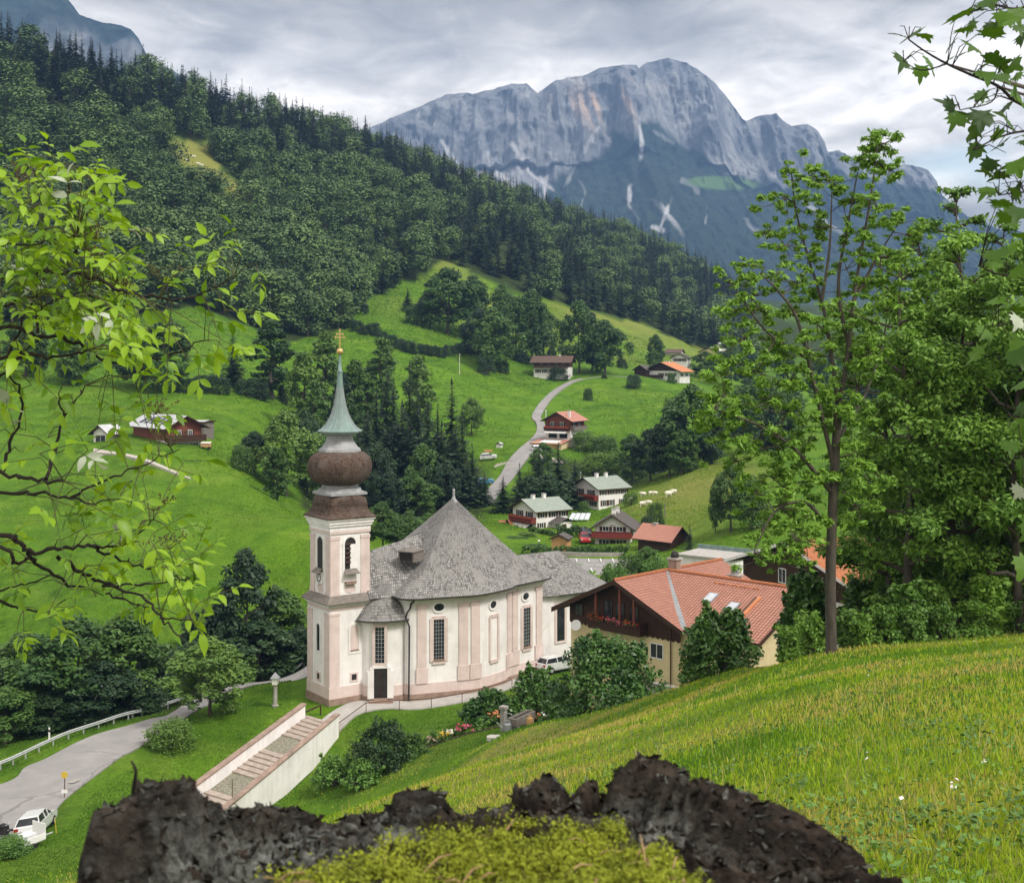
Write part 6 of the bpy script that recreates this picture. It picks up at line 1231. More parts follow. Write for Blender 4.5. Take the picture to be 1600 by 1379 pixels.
# wooden fountain, watering can, flagstone
def fountain():
    c = P(813, 1146, 100); c.z = gz(c.x, c.y); k = 1.25
    r = empty('water_trough', c, 'long wooden water trough beside a stone spout post at the flower bed', 'water trough'); a = R(58); F = lambda u, v, h: (c.x + (u * math.cos(a) - v * math.sin(a)) * k, c.y + (u * math.sin(a) + v * math.cos(a)) * k, c.z + h * k)
    m = MB(); m.box(F, -1.0, 1.3, -.32, -.2, .35, .85); m.box(F, -1.0, 1.3, .2, .32, .35, .85); m.box(F, -1.0, -.88, -.2, .2, .35, .85); m.box(F, 1.18, 1.3, -.2, .2, .35, .85); m.box(F, -.88, 1.18, -.2, .2, .35, .45); m.build('trough', MATS['grey_wood'], r)
    m = MB(); m.box(F, -.88, 1.18, -.2, .2, .45, .74); m.build('water', MATS['dark_glass'], r)
    for u in (-.7, 1.0): m = MB(); m.box(F, u - .15, u + .15, -.3, .3, -.4, .35); m.build('support', MATS['grey_stone'], r)
    G = lambda u, v, h: F(u - .6, v + .85, h); m = MB(); m.box(G, -.17, .17, -.15, .15, -.4, 1.25); m.box(G, -.24, .24, -.22, .22, 1.25, 1.42); po = m.build('spout_post', MATS['grey_stone'], r); m = MB(); m.tube([G(0, -.1, 1.0), G(.05, -.5, 1.0), G(.05, -.6, .93)], .04, 6); m.build('spout', MATS['zinc'], po)
    q = P(793, 1151, 98.5); q.z = gz(q.x, q.y); r2 = empty('watering_can', q, 'grey metal watering can on the grass left of the trough', 'watering can'); s = 1.5
    m = MB(); m.lathe(q, [(.2 * s, 0), (.22 * s, .02 * s), (.2 * s, .38 * s), (.12 * s, .44 * s)], 14); m.build('can', MATS['zinc'], r2, 40); m = MB(); m.tube([q + Vector((-.18, 0, .1)) * s, q + Vector((-.4, 0, .3)) * s, q + Vector((-.55, 0, .5)) * s], [.05 * s, .035 * s, .03 * s], 7); m.build('spout', MATS['zinc'], r2)
    m = MB(); m.tube([q + Vector((.18 * math.cos(t) * 1.0, 0, .3 + .28 * math.sin(t))) * s for t in np.linspace(-.5, PI, 10)], .025 * s, 6); m.build('handle', MATS['zinc'], r2)
    q = P(828, 1148, 99); q.z = gz(q.x, q.y); m = MB(); m.lathe(q, [(.24, 0), (.3, .1), (.3, .5), (.24, .75), (.1, .85), (.1, .95)], 14); tag(m.build('garden_pot', MATS['orange_wood'], smooth=40, loc=q), 'yellow brown pot on the grass right of the trough', 'pot')
    q = P(773, 1175, 92); q.z = gz(q.x, q.y); m = MB(); m.prism(lambda a_, b_, h: (q.x + a_, q.y + b_, q.z + h), [(-.55, -.3), (-.2, -.42), (.4, -.3), (.55, .05), (.3, .35), (-.3, .38), (-.58, .1)], -.05, .22); tag(m.build('flagstone', MATS['concrete'], loc=q), 'flat pale flagstone lying in the grass below the trough', 'stone slab')
fountain()
# ------------------------------------------------------------------ trees
def leaf_quads(rng, C, Rad, n, size, flat=.8, up=.5, jit=.7, shell=.55, asp=.55, tint_c=None):
    """n leaf faces spread over clumps (centres C, radii Rad)."""
    k = len(C); p = Rad ** 2 / (Rad ** 2).sum(); ci = rng.choice(k, n, p=p)
    d = rng.normal(0, 1, (n, 3)); d[:, 2] += .25; d /= np.linalg.norm(d, axis=1, keepdims=True)
    r = Rad[ci] * (shell + (1 - shell) * rng.random(n)) * (1 + .15 * rng.normal(0, 1, n))
    q = d * r[:, None]; q[:, 2] *= flat; c = C[ci] + q
    nn = d * .8 + rng.normal(0, jit, (n, 3)); nn[:, 2] += up; nn /= np.linalg.norm(nn, axis=1, keepdims=True)
    t = rng.normal(0, 1, (n, 3)); u = t - nn * (t * nn).sum(1, keepdims=True); u /= np.linalg.norm(u, axis=1, keepdims=True); v = np.cross(nn, u)
    s = size * rng.uniform(.6, 1.35, n)[:, None]
    V = np.stack([c - u * s, c + v * s * asp - nn * s * .12, c + u * s, c - v * s * asp - nn * s * .12], 1).reshape(-1, 3)
    F = np.arange(n * 4).reshape(n, 4)
    tc = tint_c if tint_c is not None else rng.random(k)
    T = np.repeat(np.clip(.25 + .5 * tc[ci] + .25 * rng.random(n), 0, 1), 4)
    return V, F, T
def tubes_np(paths, n=6):
    V, F = [], []; off = 0
    for pts, rad in paths:
        pts = np.asarray(pts, float); m = len(pts); t = np.gradient(pts, axis=0); t /= np.linalg.norm(t, axis=1, keepdims=True) + 1e-9
        x = np.cross(t, np.array([.31, .95, .05])); bad = np.linalg.norm(x, axis=1) < .05; x[bad] = np.cross(t[bad], np.array([1., 0, 0]))
        x /= np.linalg.norm(x, axis=1, keepdims=True); y = np.cross(t, x); a = 2 * PI * np.arange(n) / n
        ring = pts[:, None] + (x[:, None] * np.cos(a)[None, :, None] + y[:, None] * np.sin(a)[None, :, None]) * np.asarray(rad, float)[:, None, None]
        V.append(ring.reshape(-1, 3)); i = np.arange(m * n).reshape(m, n); i2 = np.roll(i, -1, 1)
        F.append(np.stack([i[:-1], i2[:-1], i2[1:], i[1:]], -1).reshape(-1, 4) + off); off += m * n
    return np.concatenate(V), np.concatenate(F)
def branch_skeleton(rng, H, Rm, cb, nl, bend=.03, asc=(.35, 1.0), prof=None, r0=None, lean=(0, 0)):
    """trunk, limbs and side branches; returns tube paths and clump centres/radii"""
    prof = prof or (lambda t: math.sin(min(1, t * 1.12 + .10) * PI) ** .62)
    r0 = r0 or H * .018; n = 9; ph = rng.uniform(0, 6)
    tp = np.array([[lean[0] * (i / n) ** 1.5 * H + math.sin(ph + i * .8) * bend * H * (i / n), lean[1] * (i / n) ** 1.5 * H + math.cos(ph * 1.7 + i * .7) * bend * H * (i / n), H * .93 * i / n] for i in range(n + 1)])
    paths = [(tp, r0 * (1 - np.linspace(0, 1, n + 1) * .9) * (1 + .5 * np.exp(-np.arange(n + 1) * 2.)))]; C, Rd = [], []
    for j in range(nl):
        t = (j + rng.uniform(.2, .8)) / nl; h = cb + (1 - cb) * t * .92; b = np.array([np.interp(h * H, tp[:, 2], tp[:, q]) for q in range(3)])
        az = j * 2.399 + rng.uniform(-.5, .5); L = Rm * prof(t) * rng.uniform(.72, 1.12); up = rng.uniform(*asc) * (1.1 - .3 * (1 - t))
        dirv = np.array([math.cos(az), math.sin(az), up]); m = 6; e = []
        for i in range(m + 1):
            s = i / m; q = b + dirv * L * s * np.array([1, 1, .8 - .25 * s]); q += rng.normal(0, .04 * L, 3) * (s > 0); e.append(q)
        rr = r0 * .42 * (1 - .55 * t); paths.append((np.array(e), rr * (1 - .85 * np.linspace(0, 1, m + 1)) + .004 * H * .3))
        for i in (3, 4, 5, 6):
            C.append(e[i] + rng.normal(0, .07 * L, 3) + np.array([0, 0, .05 * L])); Rd.append(max(.12 * Rm, L * rng.uniform(.2, .36)))
        for sgn in (-1, 1):
            i = int(rng.integers(2, 5)); q0 = e[i]; az2 = az + sgn * rng.uniform(.5, 1.1); L2 = L * rng.uniform(.35, .6); q1 = q0 + np.array([math.cos(az2), math.sin(az2), rng.uniform(.1, .7)]) * L2
            paths.append((np.array([q0, (q0 + q1) / 2 + rng.normal(0, .05 * L2, 3), q1]), rr * np.array([.5, .3, .12]) + .001 * H)); C.append(q1); Rd.append(max(.1 * Rm, L2 * rng.uniform(.35, .6)))
            C.append((q0 + q1) / 2); Rd.append(max(.1 * Rm, L2 * .4))
    C.append(tp[-1]); Rd.append(Rm * .25)
    return paths, np.array(C), np.array(Rd)
def spruce_quads(rng, H, Rm, nl, nb, sub, droop=.28):
    V = []; T = []
    for k in range(nl):
        t = (k + rng.uniform(0, .6)) / nl; h = .05 + .93 * t; r = Rm * ((1 - t) ** .8) * rng.uniform(.72, 1.1) + .02 * Rm; tk = rng.random()
        for j in range(max(4, int(nb * (1 - .5 * t)))):
            az = rng.uniform(0, 2 * PI); d = np.array([math.cos(az), math.sin(az), 0]); s = np.array([-d[1], d[0], 0]); rj = r * rng.uniform(.7, 1.15); tl = .25 + .5 * tk + .25 * rng.random()
            for q in range(sub):
                a, b = q / sub, (q + 1.25) / sub; hj = h * H + rng.uniform(-.75, .75) * H / nl; f = lambda x: np.array([0, 0, hj]) + d * rj * x + np.array([0, 0, -droop * rj * x ** 1.4 + .1 * rj * x * x])
                pa, pb = f(a), f(b); w = rj * (.30 if sub < 3 else .26) * (1.15 - .7 * a); mid = (pa + pb) / 2; j1 = rng.normal(0, .05 * rj, 3)
                V += [pa + j1, mid + s * w + np.array([0, 0, -.1 * w]) + rng.normal(0, .04 * rj, 3), pb + rng.normal(0, .04 * rj, 3), mid - s * w + np.array([0, 0, -.1 * w]) + rng.normal(0, .04 * rj, 3)]; T += [tl] * 4
    V += [np.array([-.02 * Rm * 4, 0, H * .93]), np.array([0, .08 * Rm, H * .93]), np.array([0, 0, H]), np.array([.08 * Rm, 0, H * .93])]; T += [.5] * 4
    V = np.array(V); return V, np.arange(len(V)).reshape(-1, 4), np.array(T)
def join(a, b):            # (V,F) + (V,F)
    return np.concatenate([a[0], b[0]]), np.concatenate([a[1], b[1] + len(a[0])])
def tree_mesh_single(name, wood, leaves, mats):      # one mesh, bark + leaves
    V, F = join(wood, leaves[:2]); mi = np.r_[np.zeros(len(wood[1]), int), np.ones(len(leaves[1]), int)]
    return np_mesh(name, V, F, mi, mats, {'tint': ('POINT', np.r_[np.full(len(wood[0]), .5), leaves[2]])})
def crown_mesh(name, leaves, mat): return np_mesh(name, leaves[0], leaves[1], None, [mat], {'tint': ('POINT', leaves[2])})
def wood_mesh(name, wood, mat): return np_mesh(name, wood[0], wood[1], None, [mat], smooth=True)
# --- middle distance kinds, height 1, crown + trunk meshes shared by the trees of a kind
KINDS = {}
def make_kinds():
    def egg(rng, n, R_, z0, z1, fat=.5):
        az = rng.uniform(0, 2 * PI, n); z = rng.uniform(0, 1, n) ** .9; t = z
        prof = np.sin(np.clip(t * (1 - .06) + .10, 0, 1) * PI) ** fat; lob = 1 + .22 * np.sin(az * 3 + rng.uniform(0, 6) + z * 4) + .12 * rng.normal(0, 1, n)
        rr = R_ * prof * np.clip(lob, .5, 1.3) * rng.uniform(.55, .95, n); return np.stack([rr * np.cos(az), rr * np.sin(az), z0 + (z1 - z0) * z], 1)
    for i in range(5):
        rng = np.random.default_rng(100 + i); R_ = (.29, .33, .26, .31, .36)[i]; paths, C, Rd = branch_skeleton(rng, 1.0, R_, (.12, .16, .10, .2, .14)[i], 13)
        C2 = egg(rng, 64, R_, .12, .93); C = np.concatenate([C2, C[::2]]); Rd = np.concatenate([rng.uniform(.055, .105, 64), Rd[::2] * .8])
        lv = leaf_quads(rng, C, Rd, 9000, .0200, .85, .65, .42); KINDS['broad%d' % i] = (wood_mesh('trunk', tubes_np(paths), MATS['bark']), {m: crown_mesh('crown', lv, MATS[m]) for m in ('leaf_mid', 'leaf_light', 'leaf_dark')})
    for i in range(2):
        rng = np.random.default_rng(150 + i); paths, C, Rd = branch_skeleton(rng, 1.0, .16, .10, 13, asc=(.9, 1.8), prof=lambda t: (1 - t * .65) ** .6)
        C2 = egg(rng, 46, .165, .10, .95, .6); C = np.concatenate([C2, C[::2]]); Rd = np.concatenate([rng.uniform(.04, .075, 46), Rd[::2]])
        lv = leaf_quads(rng, C, Rd, 5200, .019); KINDS['tall%d' % i] = (wood_mesh('trunk', tubes_np(paths), MATS['bark']), {m: crown_mesh('crown', lv, MATS[m]) for m in ('leaf_mid', 'leaf_light', 'leaf_dark')})
    for i in range(3):
        rng = np.random.default_rng(170 + i); lv = spruce_quads(rng, 1.0, (.18, .22, .20)[i], 34, 17, 4); tp = np.array([[0, 0, 0], [0, 0, .4], [0, 0, .97]])
        KINDS['spruce%d' % i] = (wood_mesh('trunk', tubes_np([(tp, [.014, .01, .002])]), MATS['bark']), {m: crown_mesh('crown', lv, MATS[m]) for m in ('needle_mid', 'leaf_dark')})
    for i in range(4):          # round shrubs, foliage to the ground; height 1, radius about .55
        rng = np.random.default_rng(190 + i); n = 60; az = rng.uniform(0, 2 * PI, n); z = rng.random(n) ** .8 * .86; rr = .55 * np.sqrt(np.clip(1 - (z / 1.0) ** 2.2, .05, 1)) * rng.uniform(.62, .92, n)
        C = np.stack([rr * np.cos(az), rr * np.sin(az), z], 1); Rd = rng.uniform(.13, .22, n); lv = leaf_quads(rng, C, Rd, 5200, .030, .9)
        st = [(np.array([[0, 0, -.1], [c[0] * .4, c[1] * .4, c[2] * .5], c]), [.016, .01, .004]) for c in C[::6]]
        KINDS['shrub%d' % i] = (wood_mesh('stem', tubes_np(st, 5), MATS['bark']), {m: crown_mesh('crown', lv, MATS[m]) for m in ('leaf_mid', 'leaf_light', 'leaf_dark', 'leaf_shrub', 'leaf_garden')})
make_kinds()
def find_d(px, py, lo=60, hi=700):
    ds = np.linspace(lo, hi, 500); pys = HOR - ground_pd(np.full(500, px), ds) / ds * FPX; return float(ds[np.argmin(np.abs(pys - py))])
_trng = random.Random(5)
def tree(kind, mat, px, top, w=None, base=None, d=None, label='', name=None, cat=None, group=None, lo=100, hi=700, rot=None):
    d = d or find_d(px, base, lo, hi); c = on_ground(px, d); h = (HOR - top) / FPX * d - c.z; wood, crowns = KINDS[kind]; cr = crowns[mat]
    sh = kind.startswith('shrub'); nm = name or ('shrub' if sh else 'spruce_tree' if kind.startswith('spruce') else 'broadleaf_tree')
    o = empty(nm, c - Vector((0, 0, .15)), label, cat or ('shrub' if sh else 'tree'), group); bw = {'b': .66, 't': .36, 's': .38}[kind[0]]; bw = 1.12 if sh else bw
    sx = (w * d / FPX / bw) if w else h
    o.scale = (sx, sx, h + .15); o.rotation_euler = (0, 0, rot if rot is not None else _trng.uniform(0, 6.28))
    mesh_obj('stem' if sh else 'trunk', wood, o); mesh_obj('crown', cr, o); return o
T = tree
# stream side trees at the lower left
for i, (k, m, px, top, w, d, lab) in enumerate((
    ('broad1', 'leaf_mid', 38, 985, 150, 127, 'spreading dark green stream tree at the far left above the crash barrier'),
    ('broad4', 'leaf_mid', 118, 958, 160, 126, 'tallest round stream tree with olive tips above the crash barrier'),
    ('broad0', 'leaf_mid', 200, 950, 140, 129, 'stream tree third from the frame edge with yellowish top'),
    ('broad3', 'leaf_dark', 248, 1005, 95, 134, 'dark stream tree behind the light fruit tree'),
    ('broad2', 'leaf_dark', -40, 1010, 140, 124, 'dark stream tree cut by the frame edge'),
    ('broad1', 'leaf_dark', 160, 1030, 130, 125, 'low dark stream tree in the gap beside the barrier posts'),
    ('broad3', 'leaf_dark', 70, 1075, 120, 123, 'low dark bushy tree leaning over the crash barrier'),
    ('broad0', 'leaf_mid', 8, 1070, 110, 120, 'lighter bushy tree at the frame edge above the lane'),
    ('broad2', 'leaf_dark', 225, 1060, 90, 128, 'small dark tree beside the barrier behind the fruit tree'),
    ('broad2', 'leaf_dark', 383, 852, 120, 148, 'tall dark crown against the bright knoll meadow left of the tower'),
    ('broad0', 'leaf_dark', 330, 945, 115, 150, 'dark tree left of the tallest crown at the meadow foot'),
    ('broad3', 'leaf_mid', 440, 918, 100, 151, 'rounded tree close to the left edge of the church tower'),
    ('broad1', 'leaf_dark', 405, 965, 130, 146, 'low dark tree in front of the tall crown near the tower'),
    ('broad4', 'leaf_dark', 300, 1000, 90, 143, 'dark tree standing behind the light fruit tree on its right'),
    ('broad0', 'leaf_dark', 465, 975, 75, 148, 'dark tree tucked behind the tower base'),
    ('broad1', 'leaf_mid', 355, 1010, 90, 141, 'low green tree beside the lane above the lawn crest'))):
    T(k, m, px, top, w, d=d, label=lab, group='trees along the stream')
T('broad4', 'leaf_light', 328, 992, 118, d=118, label='light green fruit tree standing alone on the lawn left of the stairs', name='fruit_tree')
T('shrub1', 'leaf_light', 266, 1122, 82, d=111, label='small light green tree on the bank left of the stairs', name='young_tree', cat='tree')
T('shrub0', 'leaf_garden', 15, 1306, 70, d=84, label='bright green shrub in front of the white trailer')
# around the knoll
for i, (k, m, px, top, w, base, lab) in enumerate((
    ('broad1', 'leaf_light', 446, 640, 98, 775, 'rounded bright tree between knoll meadow and the onion dome'),
    ('broad0', 'leaf_dark', 397, 672, 58, 738, 'dark small tree left of the rounded bright tree'),
    ('shrub2', 'leaf_mid', 378, 695, 40, 735, 'grey green shrub at the meadow edge left of the dark small tree'),
    ('tall1', 'leaf_mid', 432, 698, 42, 782, 'slim tree in front of the rounded bright tree'),
    ('spruce1', 'needle_mid', 364, 512, 42, 604, 'single dark spruce on the meadow above the knoll farm'),
    ('tall0', 'leaf_mid', 424, 498, 72, 622, 'tall ivy green tree right of the single spruce'),
    ('broad3', 'leaf_mid', 258, 492, 100, 612, 'broad tree above the knoll farm, seen between elder leaves'),
    ('broad1', 'leaf_dark', 215, 530, 70, 606, 'dark tree left of the broad tree above the knoll farm'),
    ('broad2', 'leaf_mid', 120, 520, 80, 600, 'meadow tree far left behind the elder leaves'),
    ('broad0', 'leaf_mid', 40, 500, 90, 590, 'meadow tree behind the elder leaves near the frame edge'))):
    T(k, m, px, top, w, base=base, label=lab, lo=190, hi=420)
for i, (px, top, base, w) in enumerate(((315, 585, 612, 40), (340, 583, 613, 40), (385, 590, 618, 40), (405, 595, 622, 38), (450, 600, 632, 36), (290, 590, 612, 34))):
    T('shrub%d' % (i % 4), 'leaf_dark', px, top, w, base=base, label='dark low bush in the hedge row above the knoll farm', lo=240, hi=420, group='hedge row above the knoll farm')
# pale slender trees and dark conifers behind the tower
for k, m, px, top, w, base, lab in (
    ('tall0', 'leaf_light', 508, 514, 62, 670, 'pale tall poplar like tree just left of the gilt cross'),
    ('tall1', 'leaf_light', 472, 548, 58, 690, 'pale slender tree left of the copper spire'),
    ('tall0', 'leaf_mid', 492, 590, 50, 720, 'mid green slender tree behind the copper spire'),
    ('tall1', 'leaf_light', 556, 560, 52, 690, 'pale slender tree right of the copper spire'),
    ('tall0', 'leaf_light', 596, 524, 56, 650, 'pale round topped tree right of the gilt ball'),
    ('tall1', 'leaf_light', 572, 582, 46, 700, 'thin pale tree in front of the dark spruces'),
    ('tall0', 'leaf_light', 655, 552, 54, 690, 'pale crown between two spruce tips'),
    ('spruce0', 'needle_mid', 604, 556, 62, 735, 'dark pointed spruce with the highest tip right of the spire'),
    ('spruce2', 'needle_mid', 640, 562, 56, 740, 'second dark spruce tip right of the spire'),
    ('spruce1', 'needle_mid', 574, 640, 70, 770, 'dark broad spruce right of the onion dome'),
    ('spruce0', 'needle_mid', 628, 622, 80, 780, 'wide dark spruce in the middle of the conifer group'),
    ('spruce2', 'needle_mid', 668, 612, 66, 770, 'dark spruce leaning right in the conifer group'),
    ('spruce1', 'needle_mid', 706, 588, 66, 770, 'dark spruce whose tip stands against the bright meadow'),
    ('spruce0', 'needle_mid', 722, 640, 52, 775, 'narrow spruce right of the meadow tip spruce'),
    ('spruce2', 'needle_mid', 690, 655, 70, 785, 'low wide spruce above the nave roof peak'),
    ('broad0', 'leaf_mid', 660, 690, 60, 790, 'lighter broadleaf crown among the dark conifers'),
    ('spruce1', 'needle_mid', 738, 690, 50, 785, 'spruce at the right end of the conifer group'),
    ('spruce0', 'needle_mid', 600, 700, 70, 800, 'spruce low behind the belfry'),
    ('broad2', 'leaf_mid', 640, 730, 60, 800, 'rounded tree low behind the nave roof'),
    ('broad3', 'leaf_dark', 700, 725, 60, 795, 'dark rounded tree behind the roof peak'),
    ('spruce2', 'needle_mid', 757, 735, 34, 790, 'small spruce beside the lower lane'),
    ('broad1', 'leaf_light', 737, 620, 40, 680, 'light shrubby tree at the meadow edge right of the conifers')):
    T(k, m, px, top, w, base=base, label=lab, lo=225, hi=440, group='trees behind the church tower')
for i, (px, top, w, d) in enumerate(((598, 782, 56, 205), (640, 795, 56, 208), (668, 800, 50, 212), (620, 806, 50, 204))):
    T('broad%d' % (i + 1), 'leaf_mid', px, top, w, d=d, label=('green bushy tree right beside the belfry cornice', 'green bushy tree above the dormer', 'bushy tree touching the nave roof slope', 'low bushy tree behind the dormer')[i], group='bushy trees behind the nave roof')
# meadow hedge and field trees
for i, (px, py, s) in enumerate(((545, 512, 17), (558, 517, 17), (571, 522, 16), (584, 523, 20), (598, 532, 15), (612, 538, 16), (624, 545, 17), (637, 549, 18), (651, 553, 18), (664, 554, 17), (677, 556, 17), (690, 558, 17), (702, 556, 18), (716, 553, 18), (729, 552, 20), (741, 553, 22))):
    T('shrub%d' % (i % 4), 'leaf_dark', px, py - s, s * 1.25, base=py, label='dark rounded bush in the hedge crossing the upper meadow', lo=340, hi=600, group='hedge across the upper meadow')
for k, m, px, top, w, base, lab in (
    ('broad1', 'leaf_mid', 700, 416, 92, 522, 'largest broad tree of the group on the steep upper meadow'), ('broad3', 'leaf_mid', 738, 428, 70, 526, 'tree at the right of the upper meadow group'), ('shrub1', 'leaf_mid', 652, 474, 48, 506, 'low bush beside the hay hut'), ('broad0', 'leaf_dark', 672, 455, 50, 512, 'dark tree between hut bush and the largest tree'),
    ('spruce1', 'needle_mid', 637, 448, 22, 484, 'small dark conifer above the hay hut'), ('tall1', 'leaf_light', 555, 404, 30, 472, 'pale bare stemmed tree before the forest edge'), ('tall0', 'leaf_light', 570, 415, 26, 475, 'second pale slender tree before the forest edge'), ('shrub0', 'leaf_dark', 570, 474, 14, 490, 'small dark bush below the pale slender trees'),
    ('broad4', 'leaf_mid', 768, 478, 78, 580, 'big broad tree left of the pair above the lane meadow'), ('broad1', 'leaf_dark', 748, 480, 56, 560, 'dark tree behind the big broad tree'), ('broad0', 'leaf_mid', 832, 448, 66, 566, 'tall field tree with visible trunk'), ('broad3', 'leaf_mid', 806, 462, 60, 560, 'field tree left of the tall one'), ('broad2', 'leaf_mid', 785, 440, 50, 510, 'tree higher on the slope behind the field trees'), ('broad1', 'leaf_mid', 850, 480, 44, 562, 'lower field tree right of the tall one'),
    ('broad1', 'leaf_mid', 905, 466, 62, 584, 'tall tree behind the wooden chalet'), ('broad4', 'leaf_mid', 945, 498, 66, 586, 'rounded tree right behind the wooden chalet'), ('broad2', 'leaf_dark', 925, 486, 44, 580, 'dark tree between the two behind the chalet'), ('shrub2', 'leaf_dark', 872, 571, 36, 593, 'round dark bush left of the wooden chalet'), ('shrub1', 'leaf_mid', 919, 606, 17, 626, 'small lone bush in the meadow below the chalet'), ('shrub3', 'leaf_dark', 990, 584, 26, 608, 'dark bush with a stake left of the farmhouse'), ('broad0', 'leaf_mid', 1025, 521, 32, 572, 'dense oval tree above the farmhouse shed'), ('broad3', 'leaf_mid', 1021, 545, 26, 578, 'lower oval tree above the farmhouse shed'), ('shrub0', 'leaf_mid', 1049, 582, 14, 602, 'shrub in front of the farmhouse wall'), ('broad1', 'leaf_mid', 1102, 548, 44, 592, 'bushy tree right of the farmhouse'), ('broad2', 'leaf_mid', 1136, 525, 34, 570, 'grey green tree at the forest corner'), ('shrub2', 'leaf_dark', 972, 560, 18, 576, 'small dark conifer like bush right of the chalet'), ('shrub0', 'leaf_dark', 944, 584, 10, 592, 'tiny bush beside the end of the lane')):
    T(k, m, px, top, w, base=base, label=lab, lo=330, hi=760)
for i, (px, top, base, w) in enumerate(((760, 555, 586, 30), (784, 558, 582, 26), (815, 552, 566, 30), (845, 552, 568, 30), (862, 545, 565, 18))):
    T('shrub%d' % (i % 4), 'leaf_dark', px, top, w, base=base, label='dark bush at the foot of the field trees', lo=400, hi=600, group='bushes under the field trees')
# woods between red chalet and village
for k, m, px, top, w, base, lab in (
    ('spruce1', 'needle_mid', 872, 688, 70, 792, 'dark spruce directly below the red chalet'), ('spruce2', 'needle_mid', 842, 700, 56, 788, 'dark spruce below the garages'), ('spruce0', 'needle_mid', 812, 722, 44, 795, 'pointed spruce at the lane edge'), ('spruce2', 'needle_mid', 786, 742, 44, 800, 'spruce lowest at the lane'), ('broad2', 'leaf_dark', 826, 742, 60, 800, 'dark broad tree above the first white house'), ('spruce1', 'needle_mid', 898, 716, 50, 786, 'dark spruce left of the grey mast'), ('broad0', 'leaf_dark', 858, 738, 70, 800, 'dark round tree behind the first white house'), ('broad1', 'leaf_mid', 848, 690, 40, 745, 'lighter tree below the garage doors'),
    ('shrub1', 'leaf_light', 915, 672, 46, 704, 'light shrub on the slope right of the red chalet'), ('shrub2', 'leaf_mid', 945, 680, 50, 716, 'green shrub right of the light slope shrub'), ('shrub3', 'leaf_light', 930, 705, 50, 742, 'light shrub above the second white house'), ('shrub0', 'leaf_light', 965, 705, 52, 745, 'light shrub left of the dark wood on the slope'), ('broad3', 'leaf_mid', 988, 676, 54, 752, 'leftmost tree of the dark wood above the sheep'), ('broad1', 'leaf_dark', 1016, 668, 64, 752, 'dark tree second in the wood above the sheep'), ('broad0', 'leaf_dark', 1046, 640, 74, 745, 'big dark tree in the wood above the sheep'), ('broad4', 'leaf_mid', 1082, 598, 92, 732, 'tallest rounded tree of the wood above the sheep'), ('broad2', 'leaf_dark', 1112, 630, 70, 725, 'dark tree at the right end of the wood above the sheep'), ('broad3', 'leaf_dark', 960, 740, 46, 780, 'dark small tree behind the highest white house'), ('broad2', 'leaf_mid', 1065, 670, 60, 742, 'mid green tree low in the wood above the sheep'),
    ('shrub3', 'leaf_mid', 1024, 783, 30, 822, 'round shrub below the sheep'), ('shrub1', 'leaf_dark', 1012, 805, 26, 832, 'dark shrub behind the dark roofed house'), ('shrub0', 'leaf_light', 985, 768, 26, 790, 'bright shrub left of the sheep')):
    T(k, m, px, top, w, base=base, label=lab, lo=215, hi=400, group='woods between the red chalet and the village')
for i, (k, m, px, top, w, d, lab) in enumerate((
    ('spruce1', 'needle_mid', 1078, 818, 50, 172, 'dark pine beside the red roofed barn'), ('shrub1', 'leaf_mid', 985, 862, 64, 168, 'dark green garden bush behind the chalet chimney'), ('shrub2', 'leaf_garden', 1030, 868, 74, 166, 'bright yellow green bush behind the tiled roof'), ('broad0', 'leaf_mid', 1010, 852, 44, 190, 'small garden tree in front of the barn'), ('shrub0', 'leaf_garden', 960, 878, 50, 160, 'bright bush at the edge of the car park'), ('shrub3', 'leaf_dark', 1105, 850, 50, 168, 'dark bush between barn and second tiled house'), ('broad1', 'leaf_mid', 1142, 722, 60, 205, 'multi stemmed tree standing on the bright slope'), ('broad3', 'leaf_mid', 1175, 740, 60, 202, 'tree behind the ash on the bright slope'), ('broad0', 'leaf_mid', 1118, 745, 26, 208, 'thin tree left of the multi stemmed tree'),
    ('shrub3', 'leaf_mid', 806, 838, 44, 228, 'rounded garden shrub below the first white house'), ('shrub0', 'leaf_light', 822, 830, 34, 232, 'light shrub in the garden below the terrace'), ('shrub1', 'leaf_mid', 838, 850, 40, 218, 'garden shrub beside the white flowers'), ('shrub2', 'leaf_mid', 792, 850, 36, 222, 'dark garden shrub above the nave roof edge'), ('shrub0', 'leaf_dark', 778, 830, 26, 236, 'dark shrub in front of the orange roofed shed'), ('shrub2', 'leaf_mid', 912, 852, 20, 214, 'small bush in the lawn by the red car'), ('shrub1', 'leaf_mid', 912, 782, 20, 270, 'bush before the highest white house'), ('shrub3', 'leaf_dark', 898, 820, 18, 240, 'dark bush below the solar panels'))):
    T(k, m, px, top, w, d=d, label=lab)
# clipped hedges
def hedge(pts, h, wd, label, leaf=.17, dens=95):
    ps = [on_ground(*p) for p in pts]; rng = np.random.default_rng(int(pts[0][0])); C = []
    for p, q in zip(ps[:-1], ps[1:]):
        n = max(2, int((q - p).length / .35))
        for i in range(n):
            s = np.array(p.lerp(q, i / n))
            for k in range(4): C.append(s + np.array([rng.uniform(-.1, .1), rng.uniform(-wd, wd) * .5, rng.uniform(.1, h)]))
    C = np.array(C); lv = leaf_quads(rng, C, np.full(len(C), .34), len(C) * 22, leaf); o = np.array(ps[0])
    ob = mesh_obj('hedge', crown_mesh('hedge', (lv[0] - o, lv[1], lv[2]), MATS['leaf_mid']), None, ps[0]); tag(ob, label, 'hedge'); return ob
hedge(((818, 211), (850, 210.5), (900, 210), (950, 210), (984, 211)), 1.3, 1.0, 'long clipped hedge along the far side of the car park')
hedge(((871, 236), (895, 233), (926, 232)), 1.8, 1.2, 'dark clipped hedge between first white house and red car')
